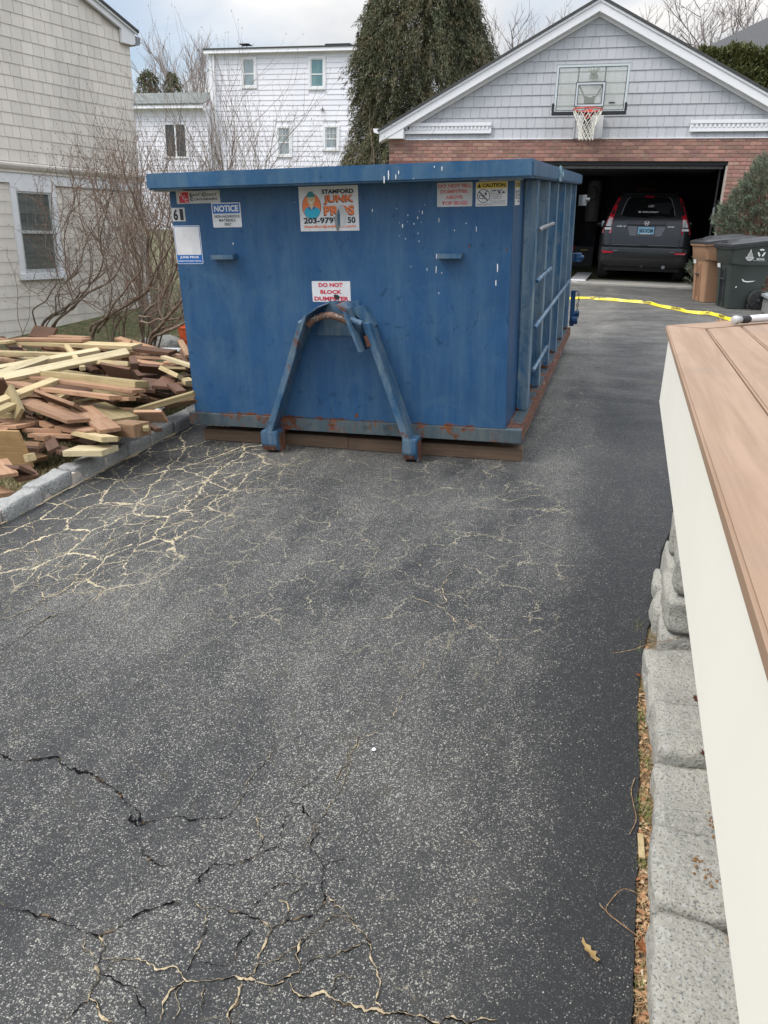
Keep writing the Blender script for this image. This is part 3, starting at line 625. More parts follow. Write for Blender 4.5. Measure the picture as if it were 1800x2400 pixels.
    bp=n('ShaderNodeBump'); bp.inputs['Strength'].default_value=.75; bp.inputs['Distance'].default_value=.006; L(hh,bp.inputs['Height']); L(bp.outputs[0],b.inputs['Normal'])
    return m
M['asphalt']=asphalt()
M['soil']=mat('soil',(.11,.085,.055),(.17,.135,.08),14,.95,bump=.9,bscale=60,c3=(.26,.20,.12),s3=60,r3=(.52,.62))
M['lawn']=mat('lawn',(.085,.085,.035),(.16,.13,.07),3.5,.95,bump=.9,bscale=50,c3=(.05,.075,.02),s3=9,r3=(.48,.6))
M['mulch']=mat('mulch',(.10,.08,.065),(.17,.14,.12),22,.95,bump=1.0,bscale=60,c3=(.05,.045,.04),s3=40,r3=(.5,.6))
M['sand']=mat('sand',(.52,.43,.28),(.36,.28,.18),30,.95,bump=.5,bscale=150,c3=(.25,.19,.12),s3=70,r3=(.6,.7))
M['dirt_crack']=mat('dirt_crack',(.006,.006,.007),(.16,.115,.07),16,.95,ramp=(.54,.62),spec=.05)
M['mix_crack']=mat('mix_crack',(.02,.02,.02),(.42,.33,.2),16,.95,ramp=(.42,.56))
def granite(name,a,b_,d):
    m=mat(name,a,b_,3,.8,bump=1.3,bscale=38,c3=(.38,.375,.35),s3=95,r3=(.50,.66))
    t,n,L,b=nodes(m); prev=b.inputs['Base Color'].links[0].from_socket
    pos=n('ShaderNodeNewGeometry').outputs['Position']; q=n('ShaderNodeTexNoise'); q.inputs['Scale'].default_value=150; q.inputs['Detail'].default_value=2; L(pos,q.inputs['Vector'])
    r=n('ShaderNodeMapRange'); r.inputs[1].default_value=.57; r.inputs[2].default_value=.64; r.inputs[4].default_value=.8; L(q.outputs['Fac'],r.inputs[0])
    x=n('ShaderNodeMix',data_type='RGBA'); L(prev,x.inputs['A']); x.inputs['B'].default_value=(*d,1); L(r.outputs[0],x.inputs['Factor']); L(x.outputs['Result'],b.inputs['Base Color']); return m
M['granite']=granite('granite',(.37,.355,.305),(.27,.265,.235),(.11,.115,.115))
M['granite_dark']=granite('granite_dark',(.25,.25,.245),(.18,.18,.18),(.07,.075,.08))
M['granite_kerb']=granite('granite_kerb',(.33,.33,.32),(.20,.205,.205),(.08,.085,.09))
M['moss']=mat('moss',(.30,.16,.06),(.22,.11,.04),40,.95,bump=1,bscale=120)

# ------------------------------------------------------------------ ground, driveway
def sheet(xs,ys,dz): 
    mb=MB(); mb.grid([[(x,y,gz(x,y)+dz) for x in xs] for y in ys]); return mb
xs=[-70,-40,-20,-12,-9,-7,-5,-4,-3.4,-2,0,1,2,3,5,9,15,30,60]; ys=[-60,-20,-5,0,2,4,6,8,9,10,11,12,13,14,15,17,20,25,30,40,60,90]
struct('ground',sheet(xs,ys,-.05).mesh('ground',M['lawn']))
def redge(y):
    a=float(np.interp(y,[-5,1.3,1.7,2.15,2.5,2.9,3.45,3.85,4.4,5.5,8,11,16],[.19,.209,.219,.228,.222,.25,.31,.34,.45,1.2,2.1,2.35,2.6]))
    return a+ (.006*mn.noise(Vector((y*18,0,0)))+.006*mn.noise(Vector((y*50,3,0))) if y<4.5 else 0)
def ledge(y): return float(np.interp(y,[-5,6,7.5,15.9],[-3.235,-3.235,-3.4,-5.2]))
mb=MB(); rows=[]; yy=[-5,-2,-.5,.4]+list(np.arange(.5,4.4,.02))+list(np.arange(4.5,16.2,.5))+[16.35]
for y in yy:
    l,r=ledge(y),redge(y); rows.append([(l+(r-l)*k/14,y,gz(l+(r-l)*k/14,y)) for k in range(15)]+[(r+.012,y,gz(r,y)-.05)])
mb.grid(rows); struct('driveway',mb.mesh('driveway',M['asphalt']))
# long cracks: thin beds of dirt and washed-in sand lying in the pavement
km={'s':'sand','d':'dirt_crack','m':'mix_crack'}
cmb={k:MB() for k in km}
for wd,kind,pts in CRACKS:
    P=[Vector((x,y,0)) for x,y in pts]; Q=[]
    for a,b in zip(P[:-1],P[1:]):
        n_=max(2,int((b-a).length/.006))
        for i in range(n_): Q.append(a.lerp(b,i/n_))
    Q.append(P[-1]); L_=[];sd_=Vector((mn.noise(P[0])*9,0,0))
    for i,q in enumerate(Q):
        t=(Q[min(i+1,len(Q)-1)]-Q[max(i-1,0)]).normalized(); s_=Vector((-t.y,t.x,0))
        o_=q+s_*(.014*mn.noise(q*22+sd_)+.007*mn.noise(q*75)+.003*mn.noise(q*190)); k_=min(1,i/4+.15,(len(Q)-1-i)/4+.15)
        ww=wd*.001*{'s':.30,'m':.40,'d':.55}[kind]*k_*max(.10,.9+2.6*mn.noise(q*16+Vector((5,5,5)))+2.2*mn.noise(q*70))
        a,b=o_+s_*ww*.9,o_-s_*ww*.9
        L_.append([(a.x,a.y,gz(a.x,a.y)+.004),(o_.x,o_.y,gz(o_.x,o_.y)+.0055),(b.x,b.y,gz(b.x,b.y)+.004)])
    cmb[kind].grid(L_)
    if kind!='d' and P[0].y<2.6:
        D_=[]
        for i,q in enumerate(Q):
            t=(Q[min(i+1,len(Q)-1)]-Q[max(i-1,0)]).normalized(); s_=Vector((-t.y,t.x,0)); o_=q+s_*(.014*mn.noise(q*22+sd_)+.007*mn.noise(q*75)+.003*mn.noise(q*190)); ww=wd*.001*.34*max(.2,.9+2.4*mn.noise(q*31))*min(1,i/4+.15,(len(Q)-1-i)/4+.15)
            sh=s_*ww*1.1*mn.noise(q*9); a,b=o_+sh+s_*ww,o_+sh-s_*ww; D_.append([(a.x,a.y,gz(a.x,a.y)+.0022),(b.x,b.y,gz(b.x,b.y)+.0022)])
        cmb['d'].grid(D_)
for k,nm_ in (('s','sand_filled_cracks'),('d','open_cracks'),('m','dirt_filled_cracks')):
    o=struct(nm_,cmb[k].mesh(nm_,M[km[k]]),'stuff')
    o['label']={'s':'pale sand washed into the cracks of the driveway','d':'dark open cracks in the driveway surface','m':'dirt filled cracks in the driveway'}[k]; o['category']='crack fill'
# sand line along the foot of the kerb
mb=MB(); rows=[]
for i in range(240):
    y=1.0+i*.021; wv=.05*max(0,mn.noise(Vector((y*4,1,0)))-.05)+.03*max(0,mn.noise(Vector((y*13,1,0))))+.012*max(0,mn.noise(Vector((y*60,1,0))))-.002
    rows.append([(-3.255,y,gz(-3.245,y)+.006),(-3.245,y,gz(-3.2,y)+.005),(-3.240+wv,y,gz(-3.2,y)+.0045)])
mb.grid(rows); o=struct('kerb_sand',mb.mesh('kerb_sand',M['sand']),'stuff'); o['label']='pale sand lying along the foot of the granite kerb'; o['category']='sand'
# loose grit swept over the sealcoat: tiny chips of stone that catch the light
rs=np.random.RandomState(5); nG=16000; gx=rs.uniform(-3.1,.1,nG); gy=.9+rs.beta(1.1,1.6,nG)*6.5
wv=np.array([mn.noise(Vector((a*.9,b_*.55,2))) for a,b_ in zip(gx,gy)]); keep=(wv>rs.uniform(-.45,.35,nG)); gx,gy=gx[keep],gy[keep]; nG=len(gx)
sz=rs.uniform(.0007,.0023,nG); an=rs.uniform(0,6.28,nG); zz=np.array([gz(a,b_) for a,b_ in zip(gx,gy)])
V=np.zeros((nG,4,3)); 
for k in range(3):
    V[:,k,0]=gx+sz*np.cos(an+k*2.1)*1.3; V[:,k,1]=gy+sz*np.sin(an+k*2.1); V[:,k,2]=zz+.0005
V[:,3,0]=gx;V[:,3,1]=gy;V[:,3,2]=zz+sz*1.1
base=np.arange(nG)[:,None]*4; F=np.concatenate([base+np.array([0,1,3]),base+np.array([1,2,3]),base+np.array([2,0,3])])
M['grit']=mat('grit',(.52,.50,.44),(.34,.31,.25),60,.8)
o=struct('loose_grit',fast_mesh('loose_grit',V.reshape(-1,3),F,M['grit']),'stuff'); o['label']='loose pale grit scattered on the worn asphalt'; o['category']='grit'

# ------------------------------------------------------------------ rough stone block
def stone_mesh(name,lx,ly,lz,mat_,seed,n=7,amp=.012,rnd=.03,flat_top=True):
    """block centred in x,y, base at z=0"""
    bm=bmesh.new(); bmesh.ops.create_cube(bm,size=1)
    bmesh.ops.subdivide_edges(bm,edges=bm.edges[:],cuts=n,use_grid_fill=True)
    sv=Vector((seed*3.1,seed*7.7,seed*1.3))
    for v in bm.verts:
        p=Vector((v.co.x*lx,v.co.y*ly,v.co.z*lz)); h=Vector((lx/2,ly/2,lz/2))
        # round the edges
        q=Vector((max(abs(p.x)-(h.x-rnd),0),max(abs(p.y)-(h.y-rnd),0),max(abs(p.z)-(h.z-rnd),0)))
        if q.length>rnd:
            q2=q.normalized()*rnd
            p=Vector((math.copysign(min(abs(p.x),h.x-rnd)+q2.x,p.x),math.copysign(min(abs(p.y),h.y-rnd)+q2.y,p.y),math.copysign(min(abs(p.z),h.z-rnd)+q2.z,p.z)))
        d=mn.noise_vector(p*6+sv)*amp+mn.noise_vector(p*19+sv)*amp*.5; cc=mn.noise(p*9+sv*2)
        if cc>.18 and q.length>rnd*.6: d-=(p.normalized() if p.length else p)*(cc-.18)*amp*5
        v.co=p+d+Vector((0,0,h.z))
    me=bpy.data.meshes.new(name); bm.to_mesh(me); bm.free(); me.materials.append(mat_)
    for f in me.polygons: f.use_smooth=True
    return me
# kerb along the left edge of the driveway
ts=math.atan(SB)
kerb=root('granite_kerb','rough granite kerb of long grey blocks along the left edge of the driveway','kerb',(-3.33,4,gz(-3.33,4)))
y=2.35; i=0
ends=[2.10,2.40,2.70,3.02,3.36,3.70,4.03,4.36,4.62,4.90,5.23,5.60,5.95,6.3,6.7]
for a,b in zip(ends[:-1],ends[1:]):
    me=stone_mesh('stone',.135,(b-a)-.016,.22,M['granite_kerb'],i+1,9,.011,.012); i+=1
    piece('stone',me,kerb,(-3.315+random.uniform(-.010,.008),(a+b)/2,gz(-3.3,(a+b)/2)-.115+random.uniform(-.012,.012)),rot=(ts+random.uniform(-.03,.03),random.uniform(-.06,.06),random.uniform(-.03,.03)))
mb=MB(); mb.hexa([(-3.36,2.1,gz(-3.3,2.1)-.1),(-3.27,2.1,gz(-3.3,2.1)-.1),(-3.27,6.7,gz(-3.3,6.7)-.1),(-3.36,6.7,gz(-3.3,6.7)-.1),(-3.36,2.1,gz(-3.3,2.1)+.075),(-3.27,2.1,gz(-3.3,2.1)+.075),(-3.27,6.7,gz(-3.3,6.7)+.075),(-3.36,6.7,gz(-3.3,6.7)+.075)]); part('mortar',mb,M['mortar'],kerb)
# low border of big granite blocks under the deck edge
wall=root('stone_border','low border of big grey granite blocks running beside the driveway under the deck','stone border',(.5,2,gz(.5,2)))
ends=[2.78,2.40,2.11,1.825,1.565,1.26,.95,.6]; xl=[.250,.275,.273,.266,.252,.255,.26]
for i,(a,b) in enumerate(zip(ends[:-1],ends[1:])):
    me=stone_mesh('stone',.40,(a-b)-.012,.30,M['granite'],20+i,13,.016,.012)
    piece('stone',me,wall,(xl[i]+.20,(a+b)/2,gz(.3,(a+b)/2)-.20+(.012 if i%2 else -.010)+random.uniform(-.006,.006)),rot=(ts+random.uniform(-.035,.035),-.02+random.uniform(-.03,.03),random.uniform(-.05,.05)))
# taller dry wall below the deck corner
w2=root('dry_stone_wall','dry laid granite wall standing under the far corner of the deck','stone wall',(.5,3.1,gz(.5,3.1)))
z0=-.12; cid=0
for k,(h_,xo,cuts) in enumerate([(.16,.285,[2.80,3.02,3.25,3.46]),(.15,.300,[2.80,3.12,3.44]),(.17,.318,[2.82,3.03,3.22,3.42]),(.15,.33,[2.80,3.08,3.40]),(.16,.345,[2.82,2.98,3.2,3.39]),(.15,.35,[2.8,3.1,3.38]),(.10,.36,[2.8,3.05,3.36])]):
    for a,b in zip(cuts[:-1],cuts[1:]):
        me=stone_mesh('stone',.36,(b-a)-.006,h_-.006,M['granite'],50+cid,6,.012,.022); cid+=1
        piece('stone',me,w2,(xo+.18+random.uniform(-.012,.012),(a+b)/2,z0),rot=(0,random.uniform(-.03,.03),random.uniform(-.06,.06)))
    z0+=h_
mb=MB(); mb.box(.36,.66,2.84,3.34,-.2,.82); part('mortar_core',mb,M['soil'],w2)
# soil strip and litter between asphalt and stones
rows=[]
for i in range(160):
    y=.5+i*.0187; rows.append([(.17,y,gz(.2,y)-.045),(.215,y,gz(.2,y)-.022+.006*mn.noise(Vector((y*30,0,0)))),(.26,y,gz(.2,y)-.012+.008*mn.noise(Vector((y*25,5,0)))),(.40,y,gz(.2,y)-.02)])
mb=MB(); mb.grid(rows); struct('soil_strip',mb.mesh('soil_strip',M['soil']))
M['litter']=mat('litter',(.33,.20,.095),(.20,.11,.055),60,.9,c3=(.45,.33,.18),s3=90,r3=(.5,.6))
M['grassblade']=mat('grassblade',(.11,.20,.035),(.20,.22,.07),12,.8,c3=(.32,.26,.14),s3=30,r3=(.5,.58))
M['drygrass']=mat('drygrass',(.13,.15,.05),(.27,.22,.12),6,.9,c3=(.36,.29,.17),s3=25,r3=(.48,.58))
def blades(P,H,wd,lean,seed,mat_,name,flat=0):
    rs=np.random.RandomState(seed); n=len(P); P=np.asarray(P); H=np.asarray(H)
    a=rs.uniform(0,6.283,n); l=rs.uniform(.2,1,n)*lean
    dirv=np.stack([np.cos(a)*l,np.sin(a)*l,np.full(n,1.0)*(1-flat)],1); dirv/=np.linalg.norm(dirv,axis=1)[:,None]
    s=np.stack([-np.sin(a),np.cos(a),np.zeros(n)],1)*wd
    mid=P+dirv*H[:,None]*.55; tip=P+dirv*H[:,None]; tip[:,2]-=H*.18*l
    V=np.stack([P-s,P+s,mid+s*.7,mid-s*.7,tip],1).reshape(-1,3)
    base=np.arange(n)[:,None]*5
    F=np.concatenate([base+np.array([0,1,2]),base+np.array([0,2,3]),base+np.array([3,2,4])])
    return fast_mesh(name,V,F,mat_)
rs=np.random.RandomState(33); n=260; yl=rs.uniform(.7,3.3,n); P=np.stack([.215+rs.beta(1.6,1.6,n)*.055,yl,[gz(.2,b)-.004 for b in yl]],1)
M['leafbit']=mat('leafbit',(.30,.13,.06),(.42,.27,.14),30,.8,c3=(.5,.40,.26),s3=50,r3=(.55,.6))
o=struct('leaf_fragments',blades(P,rs.uniform(.012,.03,n),.005,3,14,M['leafbit'],'leaf_fragments',.8),'stuff'); o['label']='broken bits of dead leaves in the gap beside the stones'; o['category']='leaf litter'
rs=np.random.RandomState(3)
n=7500; yl=rs.uniform(.7,3.35,n); xl_=.212+rs.beta(1.6,1.6,n)*.058
P=np.stack([xl_,yl,[gz(.2,b)-.018 for b in yl]],1); P[:,2]+=rs.uniform(0,.014,n)
o=struct('leaf_litter',blades(P,rs.uniform(.006,.028,n),.0012,3.0,4,M['litter'],'leaf_litter',.72),'stuff'); o['label']='brown leaf litter and pine needles in the gap between driveway and stones'; o['category']='leaf litter'
P=[];H=[]
for (yc,nn,s_) in ((1.66,0,0),(1.98,260,.03),(1.78,120,.03),(2.42,160,.03),(2.86,120,.04),(3.05,160,.03),(2.2,100,.03),(1.42,50,.02),(2.62,90,.03)):
    for k in range(nn):
        y=random.gauss(yc,s_); P.append((.235+random.gauss(0,.012),y,gz(.2,y)-.015)); H.append(random.uniform(.016,.042))
o=struct('grass_tufts',blades(P,H,.0011,1.2,9,M['grassblade'],'grass_tufts'),'stuff'); o['label']='small green grass tufts growing in the gap beside the stones'; o['category']='grass'
# lawn between kerb and house
n=30000; xg=rs.uniform(-8.0,-3.40,n); yg=rs.uniform(3.0,12,n); k_=rs.uniform(0,1,n)<np.clip(1.3-(yg-3)/10,0.25,1); xg,yg=xg[k_],yg[k_]
near=rs.uniform(0,1,26000); xn=-3.40-near**1.4*1.1; yn=rs.uniform(3.1,6.2,26000); xg=np.concatenate([xg,xn]); yg=np.concatenate([yg,yn])
P=np.stack([xg,yg,[gz(a,b)-.05 for a,b in zip(xg,yg)]],1)
o=struct('lawn_grass',blades(P,rs.uniform(.03,.075,len(P)),.0022,1.6,12,M['drygrass'],'lawn_grass'),'stuff'); o['label']='patchy dry lawn between the kerb and the beige house'; o['category']='grass'
def smooth(P,n=5):
    P=[Vector(p) for p in P]; Q=[]
    for i in range(len(P)-1):
        a,b,c,d=P[max(i-1,0)],P[i],P[i+1],P[min(i+2,len(P)-1)]
        for k in range(n): t=k/n; Q.append(.5*((2*b)+(c-a)*t+(2*a-5*b+4*c-d)*t*t+(3*b-a-3*c+d)*t*t*t))
    return Q+[P[-1]]
# dead leaves, chip, twigs
def leaf(name,loc,s,rz,mat_,label,curl=.4,rx=0,pts=None):
    pts=pts or [(0,-1),(.25,-.6),(.75,-.75),(.5,-.2),(.95,.1),(.45,.25),(.5,.75),(.12,.5),(0,1),(-.15,.5),(-.55,.6),(-.4,.15),(-.9,0),(-.45,-.25),(-.6,-.7),(-.2,-.55)]
    bm=bmesh.new(); c=bm.verts.new((0,0,0)); vs=[bm.verts.new((x*s,y*s,curl*s*(abs(x)+.3*y*y))) for x,y in pts]
    for i in range(len(vs)): bm.faces.new((c,vs[i],vs[(i+1)%len(vs)]))
    bmesh.ops.solidify(bm,geom=bm.faces[:],thickness=.0012)
    me=bpy.data.meshes.new(name); bm.to_mesh(me); bm.free(); me.materials.append(mat_)
    o=single(name,me,label,'leaf',None,loc); o.rotation_euler=(rx,0,rz); return o
M['leaf_tan']=mat('leaf_tan',(.60,.44,.20),(.48,.33,.14),40,.7,bump=.3); M['leaf_brown']=mat('leaf_brown',(.22,.09,.05),(.13,.05,.03),50,.6,bump=.3); M['leaf_orange']=mat('leaf_orange',(.42,.17,.06),(.30,.11,.04),50,.6)
sl_=[(-.2,-1),(.15,-.9),(.1,-.5),(.35,-.3),(.15,0),(.3,.25),(.12,.6),(.22,1),(-.05,.8),(-.1,.4),(-.32,.2),(-.15,-.1),(-.3,-.5)]
leaf('leaf',(.112,1.457,gz(.1,1.457)+.006),.034,.75,M['leaf_tan'],'curled pale tan leaf lying alone on the dark asphalt',.5,pts=sl_)
leaf('leaf',(.395,2.405,gz(.3,2.4)+.115),.022,.3,M['leaf_brown'],'dark brown leaf in the farther joint between the border stones',.5,.3)
leaf('leaf',(.40,2.115,gz(.3,2.1)+.115),.024,1.4,M['leaf_brown'],'dark brown leaf in the second joint between the border stones',.5,.4)
leaf('leaf',(.43,1.575,gz(.3,1.55)+.105),.030,2.1,M['leaf_orange'],'reddish leaf wedged between the near border stones beside the white fascia',.3,.2)
leaf('leaf',(.232,1.50,gz(.3,1.5)+.004),.022,.9,M['leaf_orange'],'orange brown leaf on the litter strip next to the longest stone',.4,.3)
leaf('leaf',(.245,1.285,gz(.3,1.3)+.004),.020,2.9,M['leaf_orange'],'orange leaf at the near end of the litter strip',.4,.3)
leaf('leaf',(.225,2.66,gz(.3,2.66)+.006),.016,1.9,M['leaf_orange'],'small orange leaf on the litter strip beside the farthest border stone',.4,.3)
mb=MB(); mb.box(-.008,.008,-.045,.045,0,.007); o=single('wood_chip',mb.mesh('wood_chip',M['w_y'],.001),'yellow splinter of wood lying in the leaf litter by the border stones','wood chip',None,(.232,1.83,gz(.23,1.83)-.004)); o.rotation_euler=(ts,0,.05)
mb=MB(); mb.tube(smooth([(.222,1.665,gz(.2,1.66)),(.185,1.655,gz(.2,1.63)+.015),(.155,1.615,gz(.15,1.6)+.008),(.147,1.585,gz(.15,1.58)+.004),(.18,1.556,gz(.2,1.56)+.006),(.225,1.535,gz(.2,1.53))]),.0012,5); mb.tube([(.147,1.585,gz(.15,1.58)+.004),(.130,1.60,gz(.13,1.6)+.004)],.001,4)
recenter(single('twig',mb.mesh('twig',M['litter']),'bent pale twig looping over the asphalt edge','twig'))
mb=MB(); mb.tube(smooth([(.215,2.10,gz(.2,2.1)+.006),(.204,2.04,gz(.2,2.0)+.008),(.210,1.98,gz(.2,1.98)+.008),(.218,1.92,gz(.2,1.93)+.007),(.20,1.86,gz(.2,1.86)+.005)]),.0011,5)
recenter(single('twig',mb.mesh('twig',M['litter']),'long dry stem lying along the asphalt edge','twig'))
mb=MB(); mb.tube(smooth([(.13,2.80,gz(.13,2.8)+.005),(.2,2.82,gz(.2,2.8)+.02),(.26,2.83,gz(.2,2.8)+.05),(.33,2.80,gz(.2,2.8)+.10),(.42,2.86,gz(.2,2.8)+.12)]),.0011,5)
recenter(single('twig',mb.mesh('twig',M['litter']),'thin dry twig sticking out over the first border stone','twig'))
mb=MB(); mb.lathe((0,0,0),(0,0,1),[(0,.004),(.004,.008),(.008,.005)],7); o=single('pebble',mb.mesh('pebble',M['white_ink']),'small white pebble alone in the middle of the driveway','pebble',None,(-.60,2.02,gz(-.6,2.02)))
for (x,y,z,s) in ((.40,1.70,.118,.022),(.345,1.71,.118,.017),(.385,1.665,.118,.02),(.41,1.86,.115,.02),(.42,2.0,.118,.014),(.41,1.50,.10,.016)):
    mb=MB(); rq=random.Random(int(x*1000+y*100))
    for q in range(int(9+s*500)):
        ox,oy=rq.gauss(0,s*.55),rq.gauss(0,s*.9); s2=rq.uniform(.0015,.0048); ps=[(ox+math.cos(t*PI/3)*s2*rq.uniform(.6,1.4),oy+math.sin(t*PI/3)*s2*rq.uniform(.6,1.6)) for t in range(6)]
        mb.add([(ox,oy,.0075)]+[(a,b,.001) for a,b in ps],[(0,i+1,(i+1)%6+1) for i in range(6)])
    o=single('moss_patch',mb.mesh('moss_patch',M['moss'],smooth='all'),{(.40,1.70):'rusty moss patch on the fourth border stone, the one farthest right of its three',(.345,1.71):'rusty moss patch on the fourth border stone, the one nearest the driveway',(.385,1.665):'rusty moss patch on the fourth border stone, the one nearest the camera',(.41,1.86):'rusty moss patch at the near edge of the third border stone',(.42,2.0):'small rusty moss speck on the third border stone beside the fascia',(.41,1.50):'small rusty moss patch on the big fifth border stone'}[(x,y)],'moss','dried moss on the border stones',(x,y,gz(.3,y)+z-.012)); o.rotation_euler=(ts,0,x*30)

# ------------------------------------------------------------------ deck
deck=root('deck','new brown composite deck corner with a cream fascia board','deck',(.6,2,gz(.6,2)))
DZ=1.12; tb=.025
def plank(name,poly,z,th,mat_,par,bev=.004,ang=0):
    """outline poly (world x,y); local X along the board for the grain"""
    c=Vector((sum(p[0] for p in poly)/len(poly),sum(p[1] for p in poly)/len(poly),0)); ca,sa=math.cos(-ang),math.sin(-ang)
    q=[((x-c.x)*ca-(y-c.y)*sa,(x-c.x)*sa+(y-c.y)*ca) for x,y in poly]
    mb=MB(); mb.prism(q,-th,0,'z'); o=link(name,mb.mesh(name,mat_,bev,segs=3),par); o.location=(c.x,c.y,z); o.rotation_euler=(0,0,ang); return o
e1=Vector((.455,.570)).normalized(); nrm=Vector((e1.y,-e1.x))     # direction of the angled far end; nrm points to the deck
def endx(x,off=0): # y of the far end line at x, moved inwards by off
    p=Vector((.185,3.37))+nrm*off; return p.y+(x-p.x)*e1.y/e1.x
x0b,x1b=.150,.292   # outer board at the near end ; it runs very slightly askew
def lx(x,y): return x+.009*(y-1)      # all boards lean a hair to the right going away
def longboard(xa,xb,first=False):
    ya,yb=(endx(xa+.02),endx(xb,.142)) if first else (endx(xa+.02,.148),endx(xb+.02,.148))
    if first: poly=[(lx(xa,-1.5),-1.5),(lx(xb,-1.5),-1.5),(lx(xb,3.3)+.002,3.315),(lx(xa,3.37),3.37)]
    else: poly=[(lx(xa,-1.5),-1.5),(lx(xb,-1.5),-1.5),(lx(xb,yb),yb),(lx(xa,ya),ya)]
    plank('deck_board',poly,DZ,tb,M['composite'],deck,.0045,PI/2)
longboard(.160,.303,True)
for i in range(9): longboard(.309+i*.148,.309+i*.148+.142)
a=Vector((.188,3.376)); b=a+e1*2.4; c=b+nrm*.142; d=Vector((lx(.309,3.32),3.330))
plank('deck_board',[tuple(a),tuple(b),tuple(c),tuple(d)][::-1],DZ-.0005,tb,M['composite'],deck,.004,math.atan2(e1.y,e1.x))
mb=MB(); mb.box(0,.02,-1.5,3.36,-.285,-.002); o=part('fascia',mb,M['cream'],deck,.002); o.matrix_parent_inverse=RW[deck.name]; o.location=(.168,0,DZ-tb); o.rotation_euler=(0,0,-.009)
p=Vector((.203,3.36)); q=p+e1*2.4
mb=MB(); mb.prism([tuple(p),tuple(q),tuple(q+nrm*.02),tuple(p+nrm*.02)],DZ-tb-.285,DZ-tb-.002,'z'); part('end_fascia',mb,M['cream'],deck)
mb=MB(); 
for yj in np.arange(-1.2,3.3,.4): mb.box(.24,1.6,yj,yj+.038,DZ-tb-.22,DZ-tb-.003)
part('joists',mb,M['w_g'],deck)
for (px_,py_) in ((.9,.2),(.9,2.2),(1.3,3.2)):
    mb=MB(); mb.box(px_,px_+.1,py_,py_+.1,gz(px_,py_)-.05,DZ-tb-.225); part('post',mb,M['w_g'],deck)
# hammer lying on the deck boards
hm=root('hammer','silver headed hammer with a black grip lying on the far deck boards','hammer',(.55,3.62,DZ))
mb=MB(); a=Vector((.452,3.50,DZ+.022)); dr=Vector((.16,.20,.0)).normalized(); 
mb.lathe(a-dr*.012,dr,[(0,.010),(.003,.016),(.008,.0175),(.022,.0175),(.027,.015),(.045,.014),(.05,.011)],16); part('head',mb,mat('hammer_steel',(.50,.50,.50),None,rough=.4,metal=.4),hm,smooth=True)
mb=MB(); mb.lathe(a+dr*.038,dr,[(0,.011),(.004,.0155),(.05,.0165),(.06,.013)],14); part('collar',mb,M['black_rubber'],hm,smooth=True)
mb=MB(); mb.lathe(a+dr*.098,dr,[(0,.012),(.01,.015),(.12,.016),(.2,.013)],14); part('handle',mb,M['vinyl'],hm,smooth=True)
# ------------------------------------------------------------------ dumpster (own frame: x along the front, y back, z up)
Xd=Vector((1,0,.0373)).normalized(); Yd=Vector((0,1,.0487)); Yd=(Yd-Xd*Yd.dot(Xd)).normalized(); Zd=Xd.cross(Yd)
DM=frame((-.5251,5.0334,.14),Xd,Yd,Zd)
dp=root('dumpster','big blue roll-off dumpster with stickers on its front and a hook frame','dumpster',M=DM)
XL,XR,YF,YB=-2.436,-.113,.03,4.42
mb=MB(); mb.box(XL,XR,YF,YF+.006,.088,1.64); part('front_panel',mb,M['blue_front'],dp,.002)
mb=MB(); mb.box(XR-.005,XR,YF+.007,YB,.088,1.64); part('side_wall',mb,M['blue'],dp)
mb=MB(); mb.box(XL,XL+.005,YF+.007,YB,.088,1.64); part('side_wall',mb,M['blue'],dp)
mb=MB(); mb.box(XL+.006,XR-.006,YB-.05,YB-.002,.1,1.62); part('tail_gate',mb,M['blue'],dp)
mb=MB(); mb.box(XL+.006,XR-.006,YF+.008,YB-.052,.092,.10); part('floor_plate',mb,M['rust'],dp)
# rim
mb=MB(); mb.box(-2.492,.022,-.150,.027,1.622,1.722); part('front_rim',mb,M['blue_rim'],dp,.012,True)
mb=MB(); mb.box(XR+.001,.020,.029,4.48,1.624,1.720); part('side_rim',mb,M['blue_rim'],dp,.010,True)
mb=MB(); mb.box(-2.490,XL-.001,.029,4.48,1.624,1.720); part('side_rim',mb,M['blue_rim'],dp,.010,True)
mb=MB(); mb.box(XL+.001,XR-.001,4.40,4.478,1.623,1.719); part('rear_rim',mb,M['blue_rim'],dp,.010,True)
for ga,gb_ in ((-.30,-.06),(-2.47,-2.25)):
    mb=MB(); mb.box(ga,gb_,-.10,.026,1.612,1.6215); part('corner_gusset',mb,M['grey_metal'],dp)
mb=MB(); mb.box(.0205,.034,1.50,1.60,1.618,1.728); mb.box(.034,.052,1.52,1.58,1.65,1.69); part('tarp_cleat',mb,mat('pale_blue_chip',(.30,.45,.50),(.16,.26,.32),30,.6),dp,.003)
# bottom frame
mb=MB(); mb.box(-2.475,0,0,.016,0,.088); mb.box(-2.475,0,.0165,.075,.078,.087); mb.box(-2.475,0,.0165,.06,0,.01); part('front_rail',mb,M['blue_rail'],dp,.003)
mb=MB(); mb.box(-.013,0,.018,YB,.0,.0875); mb.box(XR+.001,-.0135,.078,YB,.080,.0872); part('side_rail',mb,M['rust'],dp,.002)
mb=MB(); mb.box(XR+.012,-.022,.16,YB-.1,.0874,.0890); part('rail_ledge',mb,M['blue_rail'],dp)
mb=MB(); mb.box(-2.475,-2.462,.018,YB,.0,.0875); mb.box(-2.461,XL-.001,.078,YB,.080,.0872); part('side_rail',mb,M['blue_rail'],dp,.002)
